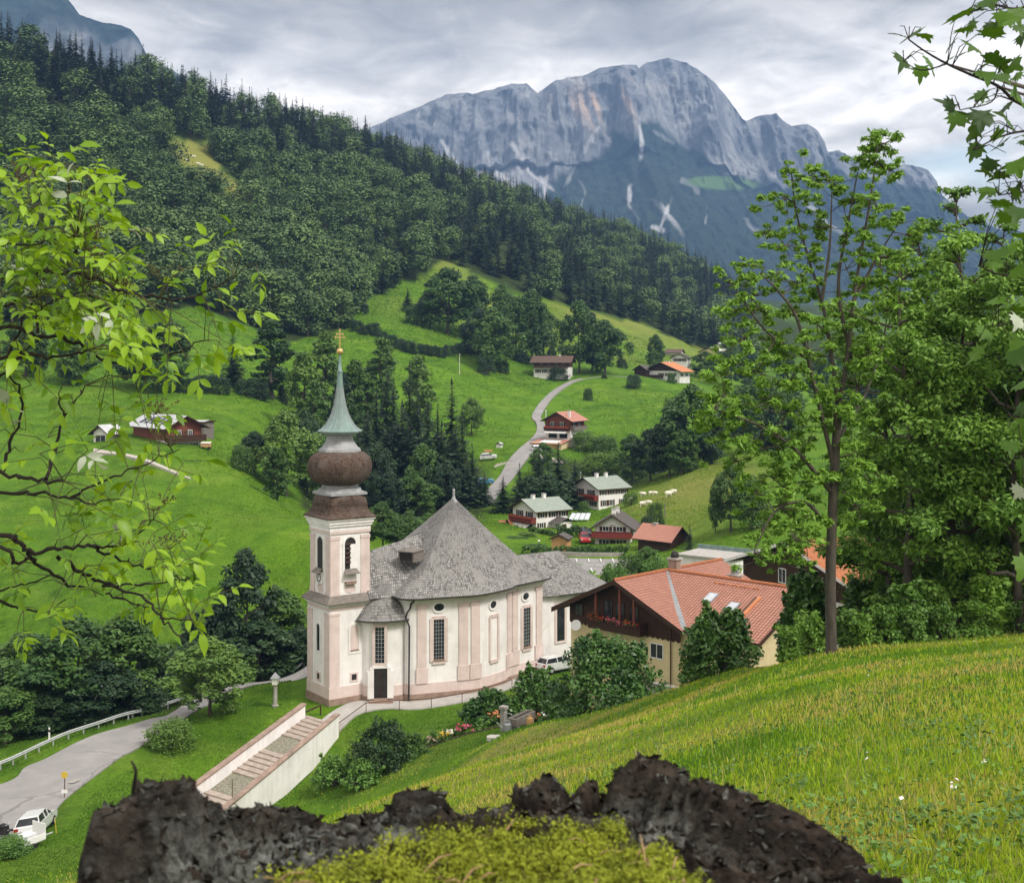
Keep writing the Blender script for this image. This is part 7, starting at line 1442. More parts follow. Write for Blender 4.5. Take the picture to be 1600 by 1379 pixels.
hedge(((828, 238), (850, 236), (868, 234)), .9, .8, 'low hedge in front of the first white house')
rg_ = random.Random(8)
for i in range(22):
    px = 1135 + rg_.random() * 230; d = 300 + rg_.random() * 330; k = rg_.choice(('broad0', 'broad1', 'broad3', 'spruce1', 'broad4')); c = on_ground(px, d); hh = rg_.uniform(13, 22)
    T(k, 'needle_mid' if k[0] == 's' else rg_.choice(('leaf_mid', 'leaf_dark')), px, HOR - (c.z + hh) / d * FPX, hh * (.42 if k[0] == 's' else .72) / d * FPX, d=d, label='distant tree of the wood seen through the ash branches', group='wood behind the ash tree')

for i, (k, px, top, w, base) in enumerate((('spruce0', 588, 600, 60, 745), ('spruce2', 615, 590, 60, 740), ('spruce1', 652, 600, 64, 745), ('spruce0', 684, 625, 64, 765), ('broad0', 620, 660, 60, 775), ('spruce1', 640, 650, 70, 785), ('broad3', 590, 690, 60, 790), ('spruce2', 712, 660, 60, 780), ('broad1', 675, 700, 60, 788), ('spruce0', 560, 660, 60, 780), ('broad2', 560, 640, 50, 740), ('spruce1', 730, 720, 50, 792), ('broad0', 610, 735, 60, 805), ('broad4', 655, 745, 60, 805), ('tall0', 535, 580, 46, 720), ('tall1', 545, 620, 46, 740), ('broad3', 480, 640, 50, 770), ('broad1', 505, 680, 56, 790))):
    T(k, 'needle_mid' if k[0] == 's' else ('leaf_dark', 'leaf_mid')[i % 2], px, top, w, base=base, label='tree in the close dark group behind the church tower', lo=225, hi=420, group='dark tree group behind the church tower')
# ------------------------------------------------------------------ the forest on the mountain side
def forest():
    rng = np.random.default_rng(77)
    BV, SV = [], []
    for i in range(6):
        r = np.random.default_rng(300 + i); n = 24; az = r.uniform(0, 2 * PI, n); z = .22 + .74 * r.random(n); t = (z - .2) / .8; Rm = r.uniform(.27, .36)
        rr = Rm * np.sqrt(np.clip(1 - (2 * t - .85) ** 2 * .85, .05, 1)) * r.uniform(.5, .85, n); C = np.stack([rr * np.cos(az), rr * np.sin(az), z], 1); Rd = r.uniform(.12, .20, n)
        lv = leaf_quads(r, C, Rd, 1500, .031, .85, .95, .20, tint_c=np.full(n, .5)); wd = tubes_np([(np.array([[0, 0, 0], [.01, 0, .4], [0, .01, .8]]), [.018, .013, .006])], 5)
        BV.append((wd, lv))
    for i in range(5):
        r = np.random.default_rng(330 + i); lv = spruce_quads(r, 1.0, r.uniform(.15, .21), 22, 14, 2); wd = tubes_np([(np.array([[0, 0, 0], [0, 0, .5], [0, 0, .95]]), [.013, .008, .002])], 5); SV.append((wd, lv))
    # scatter over the slope, thinned by a cell grid
    pts = []; seen = set()
    for _ in range(26000):
        px = rng.uniform(-160, 1175); rd = float(interp(px, RIDGE_D)); d = math.sqrt(rng.uniform(340 ** 2, (rd * 1.03) ** 2)); pts.append((px, d))
    pts = np.array(pts); g = ground_pd(pts[:, 0], pts[:, 1]); py = HOR - g / pts[:, 1] * FPX; X = (pts[:, 0] - 800) / FPX * pts[:, 1]
    fe = interp(pts[:, 0], FOREST_EDGE); ok = (py < fe - 1) & ~in_poly(pts[:, 0], py, CLEAR) & ~in_poly(pts[:, 0], py - 16, CLEAR) & ~in_poly(pts[:, 0], py - 34, CLEAR)
    out = []
    for i in np.where(ok)[0]:
        c = (int(X[i] // 9.6), int(pts[i, 1] // 13))
        if c in seen: continue
        seen.add(c); out.append(i)
    out = np.array(out); bl = fbm(X[out] / 95, pts[out, 1] / 130, seed=8, oct=3)
    rows = []
    for j, i in enumerate(out):
        px, d = pts[i]; rd = float(interp(px, RIDGE_D)); fr = (fe[i] - py[i]) / max(30, fe[i] - (HOR - 0)) if False else 0
        up = (d - 350) / (rd - 350)
        # conifers along the ridge, at the upper left and over the right hand part; broadleaf on the lower left slopes
        sky = float(interp(px, [(-200, 60), (0, 100), (200, 132), (300, 165), (480, 214), (640, 262), (840, 335), (1050, 405), (1180, 450)])); pc_ = .07
        if py[i] < sky + 62 + 40 * bl[j]: pc_ = .88
        if 80 < px < 350 and py[i] < 222 + 30 * bl[j]: pc_ = .92
        if px > 690 + 80 * bl[j]: pc_ = .86
        if 560 < px <= 700 and py[i] > 375: pc_ = .55
        con = rng.random() < pc_
        rows.append((con, X[i], d, g[i], py[i], px))
    # nearest and largest ones are trees of their own; the rest read as one mass
    def put(isc, single_n, names, labels):
        sel = [r for r in rows if r[0] == isc]; hs = []
        for r in sel: hs.append(rng.uniform(16, 27) if isc else rng.uniform(13.5, 22))
        order = sorted(range(len(sel)), key=lambda q: -(hs[q] / sel[q][2])); var = SV if isc else BV; mats = [MATS['bark'], MATS['needle_forest' if isc else 'leaf_forest']]
        meshes = [tree_mesh_single(names[0], w, l, mats) for w, l in var]
        VV, FF, MI, TT = [], [], [], []; off = 0
        for rank, q in enumerate(order):
            con, x, d, z, py_, px = sel[q]; h = hs[q]; w = h * rng.uniform(1.05, 1.4); a = rng.uniform(0, 2 * PI); v = int(rng.integers(len(var)))
            if isc: w = h * rng.uniform(.85, 1.15)
            if rank < single_n:
                o = mesh_obj(names[0], meshes[v], None, (x, d, z - .3)); o.scale = (w, w, h); o.rotation_euler = (0, 0, a)
                k = 0 if px < 330 else 1 if px < 720 else 2
                tag(o, labels[k], 'tree', names[1])
            else:
                wd, lv = var[v]; V, F = join(wd, lv[:2]); c, s_ = math.cos(a), math.sin(a)
                V = np.stack([(V[:, 0] * c - V[:, 1] * s_) * w + x, (V[:, 0] * s_ + V[:, 1] * c) * w + d, V[:, 2] * h + z - .3], 1); VV.append(V); FF.append(F + off); off += len(V)
                MI.append(np.r_[np.zeros(len(wd[1]), int), np.ones(len(lv[1]), int)]); TT.append(np.r_[np.full(len(wd[0]), .5), np.clip(lv[2] * .55 + rng.uniform(-.25, .6), 0, 1)])
        if VV:
            me = np_mesh('forest', np.concatenate(VV), np.concatenate(FF), np.concatenate(MI), mats, {'tint': ('POINT', np.concatenate(TT))})
            tag(mesh_obj('forest', me), labels[3], 'forest', kind='stuff')
        print('forest', isc, len(sel))
    put(False, 295, ('broadleaf_tree', 'broadleaf trees of the mountain forest'), ('broadleaf tree in the dense forest on the slope at upper left', 'broadleaf tree in the forest above the church spire', 'broadleaf tree in the dark forest right above the meadow', 'far broadleaf forest covering the mountain slope'))
    put(True, 295, ('spruce_tree', 'spruces of the mountain forest'), ('dark spruce in the forest high at upper left', 'dark spruce in the forest above the church spire', 'dark spruce in the forest right above the meadow', 'far dark spruce forest running up to the ridge'))
forest()
# ------------------------------------------------------------------ the two big bushes and the planting round the church lawn
def big_bush(px, d, top, w, label, seed, mat='leaf_shrub', leaf=.17, n=9000, name='bush', yoff=0):
    rng = np.random.default_rng(seed); c = on_ground(px, d); Hh = ((HOR - top) / FPX * d - c.z) * 1.02; Rr = w * 1.08 * d / FPX / 2; k = 110
    az = rng.uniform(0, 2 * PI, k); z = rng.random(k) ** .85; rr = Rr * np.sqrt(np.clip(1 - (z * .97) ** 2.4, .03, 1)) * rng.uniform(.5, .93, k) * (1 + .16 * np.sin(az * 3 + seed) + .1 * np.sin(az * 5 + 2 * seed + z * 3))
    C = np.stack([rr * np.cos(az), rr * np.sin(az), z * Hh * .96 * (.90 + .06 * np.sin(az * 2 + seed) + .05 * np.sin(az * 5 + seed * 3))], 1); Rd = rng.uniform(.10, .2, k) * (Rr + Hh) / 2
    lv = leaf_quads(rng, C, Rd, n, leaf, .95, .55, .75); root = empty(name, c, label, name)
    st = [(np.array([[0, 0, -.3], [q[0] * .35, q[1] * .35, q[2] * .5], q * np.array([1, 1, .98])]), [.07, .045, .012]) for q in C[::7]]
    # shoots that stand out of the outline
    sh = C[np.argsort(-C[:, 2])[:22]]; q2 = []
    for q in sh:
        e = q + np.array([rng.normal(0, .25), rng.normal(0, .25), rng.uniform(.35, .8)]) ; st.append((np.array([q, (q + e) / 2, e]), [.02, .012, .004])); q2 += [q * .6 + e * .4, q * .3 + e * .7, e]
    l2 = leaf_quads(rng, np.array(q2), np.full(len(q2), .2), len(q2) * 14, leaf)
    V, F = join(lv[:2], l2[:2]); mesh_obj('stem', wood_mesh('stem', tubes_np(st, 5), MATS['bark']), root); mesh_obj('foliage', crown_mesh('foliage', (V, F, np.r_[lv[2], l2[2]]), MATS[mat]), root); return root
big_bush(950, 93, 985, 178, 'large round dark green bush in front of the cream house gable', 1, n=11000)
big_bush(1123, 82, 955, 130, 'round dense bush against the red tiled roof', 2, n=9500)
big_bush(840, 107, 1048, 96, 'medium bush at the end of the church path beside the largest bush', 3, n=3600)
big_bush(768, 107, 1086, 90, 'low spreading shrub over the flower bed below the path', 4, n=4200)
big_bush(872, 101, 1075, 52, 'small bush behind the water trough', 5, n=2500)
big_bush(596, 99, 1130, 92, 'dark conical yew like shrub on the lawn below the church', 6, 'leaf_dark', .11, 7000)
big_bush(640, 100, 1160, 62, 'low dark green shrub right of the conical shrub', 7, 'leaf_mid', .12, 2600)
big_bush(525, 100, 1192, 84, 'pale green leafy plants below the church lawn', 8, 'leaf_garden', .13, 2600)
big_bush(568, 97, 1200, 70, 'pale green leafy plants at the foot of the conical shrub', 9, 'leaf_garden', .13, 2000)
def flower_bed():
    rng = np.random.default_rng(3); spots = [('pink', 'flower_pink', (726, 103.2), .8, 'pink flowering plant in the bed along the lawn'), ('yellow', 'yellow_paint', (692, 102.8), .7, 'yellow flowering plant at the left of the bed'), ('cream', 'wool', (705, 103.4), .6, 'pale cream flowers between yellow and pink plants'), ('red', 'orange_roof', (778, 104.5), 1.1, 'orange red lilies before the spreading shrub'), ('rust', 'brown_stone', (672, 102.6), .6, 'rust brown plant at the left end of the bed'), ('green', 'leaf_garden', (752, 103.5), 1.15, 'fresh green herb clump in the middle of the bed'), ('green2', 'leaf_garden', (680, 104), .9, 'tall pale green plant behind the rust brown plant'), ('orange', 'orange_roof', (835, 104), .6, 'orange flowers right of the water trough'), ('white', 'white_paint', (862, 104.5), .6, 'white flowers under the largest bush')]
    for nm, mt, (px, d), h, lab in spots:
        c = on_ground(px, d); root = empty('flower_plant', c, lab, 'flowers'); k = 16; C = np.stack([rng.normal(0, .3, k), rng.normal(0, .25, k), rng.uniform(.1, h * .8, k)], 1); lv = leaf_quads(rng, C, np.full(k, .2), 420, .085)
        mesh_obj('foliage', crown_mesh('foliage', lv, MATS['leaf_garden' if 'green' in nm else 'leaf_mid']), root)
        if 'green' not in nm: fl = leaf_quads(rng, np.stack([rng.normal(0, .32, k), rng.normal(0, .22, k), rng.uniform(h * .6, h, k)], 1), np.full(k, .13), 150, .075, asp=.9); mesh_obj('blossom', crown_mesh('blossom', fl, MATS[mt]), root)
    ps = [on_ground(*p) for p in ((652, 101.5), (690, 102.5), (725, 103), (760, 103.3), (800, 103.5))]; m = MB()
    for p, q in zip(ps[:-1], ps[1:]):
        for i in range(4):
            a, b = p.lerp(q, i / 4), p.lerp(q, (i + 1) / 4); r = [(a.x, a.y - .5), (b.x, b.y - .5), (b.x, b.y + .7), (a.x, a.y + .7)]; m.q([(x, y, gz(x, y) + .06) for x, y in r])
    tag(m.build('flower_bed', MATS['bed_soil']), 'strip of dark soil of the flower bed below the church lawn', 'flower bed', kind='structure')
pmat('bed_soil', (0.035, 0.025, 0.018), (0.06, 0.042, 0.03), 5, 0.95, 0.6, 14, 0.05)
flower_bed()
# ------------------------------------------------------------------ the ash and its neighbours on the right
def traced_tree(name, label, base, d, limbs, blobs, mat, leaf, dens, seed, barkm, spread=.55, sub=14, r_px=None):
    rng = np.random.default_rng(seed); b0 = on_ground(base, d); root = empty(name, b0, label, 'tree'); o = np.array(b0); paths = []; dz = {}
    for pts, r0, r1, doff in limbs:
        n = len(pts); q = [np.array(P(x, y, d + doff * i / (n - 1))) - o for i, (x, y) in enumerate(pts)]; q = np.array(smooth(q, 5)); paths.append((q, np.linspace(r0, r1, len(q)) * d / FPX))
    paths[0][0][0, 2] -= .6
    ends = np.concatenate([p[0][3:] for p in paths]); C, Rd, npl = [], [], []
    for (px, py, rx, ry) in blobs:
        t = np.array(P(px, py, d)) - o; near = ends[np.argmin(((ends - t)[:, [0, 2]] ** 2).sum(1))]
        cz = near[1] * .7 + rng.normal(0, 1) * spread * rx * d / FPX; A, B = rx * d / FPX, ry * d / FPX
        t[1] = cz; t[0] *= (d + cz) / d; t[2] = (t[2] + o[2]) * (d + cz) / d - o[2]
        if rng.random() < .75: mid = (near + t) / 2 + rng.normal(0, .2, 3); paths.append((np.array([near, mid, t]), [.035, .022, .008]))
        for k in range(sub):
            dv = rng.normal(0, .72, 3) * np.array([A, (A + B) * .5, B]); c = t + dv; C.append(c); Rd.append(.50 * min(A, B) * rng.uniform(.6, 1.25)); npl.append(A * B)
            if rng.random() < .6: paths.append((np.array([t, (t + c) / 2 + np.array([0, 0, -.05]), c]), [.02, .013, .006]))
    C, Rd = np.array(C), np.array(Rd); area = sum(PI * a * b * (d / FPX) ** 2 for _, _, a, b in blobs); n = int(area * dens / (leaf * leaf))
    lv = leaf_quads(rng, C, Rd, n, leaf, .55, .8, .6, shell=.0, asp=.34)
    mesh_obj('trunk', wood_mesh('trunk', tubes_np(paths, 7), MATS[barkm]), root); mesh_obj('crown', crown_mesh('crown', lv, MATS[mat]), root); return root
traced_tree('ash_tree', 'tall forked ash tree with open light green crown on the meadow edge', 1299, 48.5,
    [([(1299, 1010), (1298, 900), (1301, 800), (1306, 700), (1310, 640)], 9, 6.5, 0), ([(1310, 640), (1300, 560), (1284, 470), (1262, 400), (1244, 330), (1236, 268)], 3.6, .8, 1.2), ([(1310, 640), (1324, 560), (1334, 470), (1348, 380), (1362, 300), (1371, 222)], 4.4, .8, -.6), ([(1301, 720), (1272, 600), (1246, 500), (1216, 455), (1188, 428)], 4, .9, -1.6),
     ([(1334, 470), (1372, 400), (1402, 352)], 3, .9, .8), ([(1300, 770), (1240, 700), (1180, 662), (1118, 640)], 4, .9, -2.4), ([(1300, 830), (1258, 785), (1210, 800), (1178, 862)], 3.5, .9, -1.4), ([(1284, 470), (1296, 390), (1300, 300)], 3, .9, 0), ([(1262, 560), (1200, 520), (1140, 440)], 3, .8, -1.5), ([(1306, 690), (1350, 620), (1380, 540)], 3.5, 1, 1.5), ([(1330, 560), (1310, 450), (1325, 350), (1340, 270)], 3.5, 1, .4)],
    [(1372, 226, 24, 24), (1350, 252, 24, 18), (1384, 262, 20, 20), (1304, 286, 34, 20), (1272, 276, 18, 20), (1240, 270, 22, 14), (1232, 312, 34, 20), (1262, 330, 34, 20), (1326, 318, 30, 22), (1362, 322, 28, 20), (1292, 352, 36, 20), (1392, 348, 28, 20), (1416, 366, 22, 14), (1206, 362, 20, 12), (1228, 384, 34, 18), (1342, 368, 32, 20), (1270, 402, 34, 18), (1382, 402, 36, 20), (1206, 428, 34, 16), (1322, 420, 36, 20), (1360, 444, 36, 20), (1238, 440, 30, 16), (1284, 452, 34, 18), (1404, 432, 22, 18), (1150, 412, 22, 12), (1138, 446, 24, 20), (1168, 462, 24, 14), (1140, 486, 28, 20), (1186, 486, 30, 16), (1230, 490, 34, 20), (1276, 506, 32, 18), (1328, 492, 32, 18), (1380, 486, 30, 20),
     (1150, 528, 34, 20), (1200, 530, 38, 22), (1252, 548, 36, 22), (1304, 556, 30, 20), (1352, 548, 30, 22), (1122, 566, 30, 22), (1172, 580, 44, 24), (1228, 596, 44, 24), (1284, 604, 34, 20), (1340, 604, 34, 22), (1108, 616, 36, 24), (1160, 630, 46, 24), (1216, 646, 46, 24), (1268, 650, 36, 22), (1330, 660, 34, 26), (1104, 662, 30, 20), (1148, 682, 42, 22), (1204, 696, 44, 24), (1258, 700, 36, 22), (1150, 720, 36, 18), (1200, 744, 44, 22), (1250, 752, 40, 24), (1340, 722, 36, 30), (1172, 770, 28, 16), (1216, 790, 40, 22), (1262, 800, 34, 24), (1190, 826, 32, 20), (1226, 842, 36, 20), (1176, 868, 28, 18), (1214, 880, 26, 14), (1340, 790, 34, 28), (1262, 850, 26, 18)],
    'leaf_ash', .120, 9.0, 11, 'bark')
def side_tree(name, label, px, d, top, R_, n, leaf, seed, mat='leaf_right', cb=.14, nl=22, lean=(0, 0), mult=1.0, asc=(.5, 1.2), prof=None, bk='bark'):
    rng = np.random.default_rng(seed); c = on_ground(px, d); Hh = (HOR - top) / FPX * d - c.z; root = empty(name, c - Vector((0, 0, .3)), label, 'tree')
    paths, C, Rd = branch_skeleton(rng, Hh, R_, cb, nl, .02, asc, prof, Hh * .0125, lean); Rd = np.clip(Rd * .8 * mult, .3, 1.5)
    lv = leaf_quads(rng, C, Rd, n, leaf, .7, .8, .65, shell=.3, asp=.5); mesh_obj('trunk', wood_mesh('trunk', tubes_np(paths, 7), MATS[bk]), root); mesh_obj('crown', crown_mesh('crown', lv, MATS[mat]), root)
full = lambda t: .62 + .38 * math.sin(min(1, t * .9 + .15) * PI) if t < .75 else (1 - t) * 2.6 + .18
for a in (
    ('maple_tree', 'leafy tree right behind the ash with trunk close to it', 1418, 54, 345, 3.3, 25000, .122, 21, 'leaf_right', .03, 28),
    ('maple_tree', 'tall dense tree in the middle of the right hand grove', 1492, 56, 320, 3.9, 36000, .122, 22, 'leaf_right', .12, 30),
    ('maple_tree', 'thin topped tree rising highest over the right hand grove', 1512, 62, 240, 2.6, 6500, .14, 23, 'leaf_right', .4, 22),
    ('maple_tree', 'dense tree of the grove at the frame edge with dark trunk', 1590, 53, 330, 4.0, 36000, .122, 24, 'leaf_right', .02, 30),
    ('maple_tree', 'tree of the grove just beyond the frame edge', 1700, 55, 300, 4.2, 12000, .17, 25, 'leaf_right', .08, 26),
    ('maple_tree', 'sparse topped tree left in the grove beside the mountain shoulder', 1442, 64, 300, 2.6, 7000, .15, 26, 'leaf_right', .3, 22),
    ('maple_tree', 'light leafy tree between the ash and the dense middle tree', 1388, 60, 430, 2.9, 17000, .13, 28, 'leaf_right', .05, 24),
    ('maple_tree', 'slender tree filling the grove top near the frame edge', 1562, 58, 285, 2.8, 17000, .125, 29, 'leaf_right', .12, 24),
    ('maple_tree', 'shaded tree at the back of the grove', 1540, 70, 400, 4.5, 14000, .2, 27, 'leaf_mid', .06, 28)):
    side_tree(*a, asc=(.35, 1.0), prof=full, mult=1.1)
for i, (px, d, top, w, lab) in enumerate(((1345, 57, 920, 80, 'dark undergrowth bush behind the ash trunk'), (1256, 60, 905, 80, 'dark bush left of the ash trunk beside the gate'), (1410, 61, 800, 120, 'dark bush under the grove right of the ash'), (1490, 60, 862, 110, 'dark bush in the middle under the grove'), (1575, 62, 790, 150, 'dark bush under the grove at the frame edge'), (1670, 60, 830, 150, 'dark bush beyond the frame edge under the grove'), (1455, 70, 690, 140, 'shaded high bush deep in the grove'), (1560, 72, 660, 160, 'shaded high bush deep in the grove at the edge'), (1378, 72, 720, 110, 'shaded bush between ash and grove'), (1530, 57, 905, 90, 'low leafy bush at the foot of the grove trunks'), (1420, 51.5, 925, 70, 'leafy bush in front of the grove beside the weeds'), (1545, 53, 910, 60, 'small leafy bush before the grove near the frame edge'))):
    big_bush(px, d, top, w, lab, 40 + i, ('leaf_mid', 'leaf_shrub', 'leaf_right')[i % 3], .15, 5600)
for i, (px, d, top, w) in enumerate(((1270, 51, 985, 46), (1330, 50.5, 982, 44), (1385, 50, 978, 60), (1425, 50, 974, 60), (1350, 50, 990, 40), (1470, 51, 972, 60), (1520, 52, 965, 60), (1580, 53, 960, 70), (1236, 54, 1006, 40))):
    big_bush(px, d, top, w, 'weedy light green tuft along the meadow edge under the grove', 60 + i, 'leaf_garden' if i % 2 else 'leaf_right', .085, 1300, name='weed_clump')['group'] = 'weed clumps along the meadow edge'
# ------------------------------------------------------------------ the elder shrub at the left, the maple at the right
def leaflet(base, direction, normal, L, w, curl, rng):     # 7 vertices, 8 triangles, folded along the midrib
    u = direction / np.linalg.norm(direction); n = normal - u * (normal @ u); n /= np.linalg.norm(n); v = np.cross(n, u); pts = [base]
    for t, k in ((.3, .92), (.62, .85)):
        m = base + u * L * t - n * curl * L * t * t; e = v * w * k; pts += [m - e + n * w * .28, m, m + e + n * w * .28]
    pts.append(base + u * L - n * curl * L)
    return pts, [(0, 1, 2), (0, 2, 3), (1, 4, 5), (1, 5, 2), (2, 5, 6), (2, 6, 3), (4, 7, 5), (5, 7, 6)]
class Leaves:
    def __init__(s): s.V = []; s.F = []; s.M = []; s.T = []
    def add(s, pts, fs, mi, t):
        b = len(s.V); s.V += list(pts); s.F += [tuple(i + b for i in f) for f in fs]; s.M += [mi] * len(fs); s.T += [t] * len(pts)
    def mesh(s, name, mats): return np_mesh(name, np.array(s.V), np.array(s.F), s.M, mats, {'tint': ('POINT', np.array(s.T))})
def elder():
    rng = np.random.default_rng(12); D0 = 4.0; root = empty('elder_shrub', (-2.6, 3.9, gz(-2.6, 3.9)), 'elder shrub with bright yellow green leaves and dark twigs reaching in from the left', 'shrub'); o = np.array(root.location)
    BR = [([(-260, 640), (-120, 560), (0, 511), (55, 523), (100, 529), (131, 541), (164, 562), (213, 565), (259, 556), (305, 536), (323, 532)], 5, 1.2, .1), ([(-160, 590), (0, 561), (55, 556), (100, 555), (134, 549)], 4.5, 2, -.1), ([(-140, 470), (0, 434), (40, 424), (70, 422), (91, 410), (116, 399)], 5.5, 2, .2), ([(70, 424), (122, 428), (164, 440), (189, 454), (231, 460), (268, 468), (301, 463), (329, 451), (365, 434)], 4, 1.3, .0),
          ([(-120, 400), (0, 383), (46, 381), (88, 373), (119, 369)], 2.6, 1.2, -.2), ([(116, 399), (131, 352), (146, 303), (160, 261)], 3.2, 1.2, .1), ([(-90, 500), (6, 477), (46, 465), (100, 462)], 3.2, 2, .1), ([(58, 520), (61, 492), (88, 468), (131, 457)], 2.6, 1.2, -.1), ([(-40, 610), (18, 573), (36, 547), (73, 527)], 3, 1.5, .2), ([(9, 559), (33, 510), (55, 459)], 2.6, 1.5, .15), ([(91, 410), (70, 350), (60, 300), (50, 260)], 2.5, 1, .0), ([(119, 369), (110, 310), (98, 262)], 2.2, 1, .0),
          ([(-160, 720), (0, 738), (37, 747), (70, 750), (100, 752)], 4, 3, -.2), ([(72, 748), (87, 700), (100, 653), (137, 603)], 3.6, 1.2, -.2), ([(100, 653), (92, 613)], 2.5, 1.2, -.2), ([(3, 740), (17, 693), (35, 630), (20, 593), (10, 567)], 3.4, 1.5, -.1), ([(-170, 760), (0, 770), (57, 770), (110, 778), (143, 787), (183, 777)], 4, 1.2, .1), ([(110, 777), (150, 757), (187, 742), (230, 723), (283, 703)], 2.6, 1, .1),
          ([(-200, 790), (0, 835), (27, 845), (50, 863), (93, 857), (140, 853), (157, 862), (200, 877), (247, 893), (283, 905), (308, 903)], 5, 1.4, 0), ([(-150, 800), (0, 855), (25, 880), (50, 870)], 4.5, 3, .0), ([(43, 863), (67, 887), (110, 913), (160, 927), (197, 937), (230, 950)], 4, 1.4, .1), ([(90, 870), (133, 897), (173, 913), (227, 933), (250, 965), (287, 993)], 4, 1.6, -.1), ([(160, 915), (217, 912), (277, 905)], 2.8, 1, -.1), ([(140, 853), (187, 853), (213, 837), (240, 813)], 3, 1, 0), ([(-140, 900), (0, 940), (33, 948), (67, 958), (103, 938)], 3.6, 1.2, .0), ([(-100, 950), (0, 922), (47, 910), (90, 897)], 2.6, 1.2, .1), ([(250, 965), (300, 969)], 2, .8, -.1)]
    paths = []; nodes = []
    for pts, r0, r1, off in BR:
        q = [np.array(P(x, y, D0 + off + .12 * math.sin(x * .013 + y * .02))) - o for x, y in pts]; q = np.array(smooth(q, 5)); jit = rng.normal(0, .004, q.shape); jit[0] = 0; q = q + jit
        rr = np.linspace(r0 * .8, r1 * .7, len(q)) * D0 / FPX * (1 + .25 * (rng.random(len(q)) - .3)); paths.append((q, rr)); nodes.append(q[3:])
    # stems outside the frame down to the ground
    for s in ([(-260, 640), (-300, 900), (-330, 1300), (-320, 1900)], [(-200, 790), (-260, 1000), (-320, 1500), (-322, 1900)], [(-140, 470), (-240, 800), (-325, 1400), (-318, 1900)]):
        q = np.array(smooth([np.array(P(x, y, D0)) - o for x, y in s], 6)); paths.append((q, np.linspace(.006, .030, len(q))))
    nodes = np.concatenate(nodes); lf = Leaves(); tw = []
    EL = [(50, 290, 55, 45, 20), (105, 300, 45, 50, 18), (60, 350, 70, 45, 26), (130, 360, 50, 40, 18), (40, 410, 60, 40, 22), (110, 420, 60, 35, 24), (170, 430, 40, 35, 14), (40, 470, 60, 35, 20), (110, 485, 70, 35, 24), (180, 490, 45, 28, 15), (60, 525, 70, 30, 18), (150, 545, 60, 25, 14), (215, 520, 30, 25, 7), (30, 590, 40, 30, 8), (90, 255, 20, 12, 4), (35, 262, 22, 14, 4),
          (210, 375, 26, 16, 5), (345, 402, 30, 16, 6), (288, 408, 16, 14, 3), (385, 408, 18, 12, 3), (330, 488, 24, 18, 6), (265, 560, 34, 18, 6), (330, 545, 30, 18, 6), (240, 455, 30, 14, 4), (80, 610, 50, 24, 6), (140, 640, 60, 30, 6), (215, 600, 24, 20, 4), (225, 640, 36, 26, 6), (150, 700, 60, 36, 7), (60, 690, 50, 30, 6), (235, 700, 30, 20, 6), (275, 722, 18, 18, 4), (215, 750, 26, 16, 5), (120, 745, 40, 24, 5),
          (110, 800, 40, 24, 8), (165, 805, 40, 24, 9), (215, 805, 34, 26, 9), (255, 835, 24, 22, 6), (140, 840, 60, 24, 8), (225, 865, 50, 24, 10), (290, 872, 30, 22, 7), (165, 895, 50, 20, 7), (250, 905, 40, 20, 7), (290, 935, 34, 26, 8), (330, 925, 18, 20, 4), (225, 950, 34, 20, 6), (120, 930, 50, 22, 6), (50, 965, 50, 26, 8), (60, 900, 40, 20, 5), (10, 860, 24, 40, 5), (300, 985, 24, 16, 3), (20, 700, 30, 60, 6), (-80, 420, 70, 80, 18), (-90, 600, 70, 70, 16), (-100, 820, 70, 60, 16), (-190, 560, 60, 110, 18), (-210, 780, 60, 90, 14)]
    for (cx, cy, rx, ry, n) in EL:
        for _ in range(int(n * (.9 if cy < 500 and cx < 190 else .62) + .5)):
            a = rng.uniform(0, 2 * PI); r = math.sqrt(rng.random()); t = np.array(P(cx + rx * r * math.cos(a), cy + ry * r * math.sin(a), D0 + rng.normal(0, .22))) - o
            near = nodes[np.argmin(((nodes - t) ** 2).sum(1))]; dv = t - near; l = np.linalg.norm(dv)
            if l > .02: tw.append((np.array([near, near + dv * .5 + np.array([0, 0, .015]), t]), [.0022, .0018, .0012]))
            # one pinnate leaf: rachis and five leaflets
            ax = dv / (l + 1e-6) * .5 + rng.normal(0, .6, 3) * np.array([1, .8, .7]) + np.array([.25, 0, .05]); ax /= np.linalg.norm(ax); up = np.array([0, -.25, 1.]) + rng.normal(0, .38, 3); side = np.cross(up, ax); side /= np.linalg.norm(side)
            rl = rng.uniform(.07, .11); tint = rng.random(); pale = rng.random() < .02; sz = rng.uniform(.8, 1.15)
            tw.append((np.array([t, t + ax * rl * .6, t + ax * rl]), [.0014, .0012, .0008]))
            for s, f in ((1, .35), (-1, .35), (1, .8), (-1, .8), (0, 1)):
                d = ax * (1 if s == 0 else .45) + side * s * .9 + np.array([0, 0, -.22]) + rng.normal(0, .12, 3); L = sz * rng.uniform(.036, .060) * (1.12 if s == 0 else 1)
                pts, fs = leaflet(t + ax * rl * f, d, up + rng.normal(0, .3, 3), L, L * .245, rng.uniform(.1, .45), rng); lf.add(pts, fs, 1 if pale else 0, float(np.clip(tint + rng.normal(0, .12), 0, 1)))
    # flat umbels of small dark berries
    umb = []
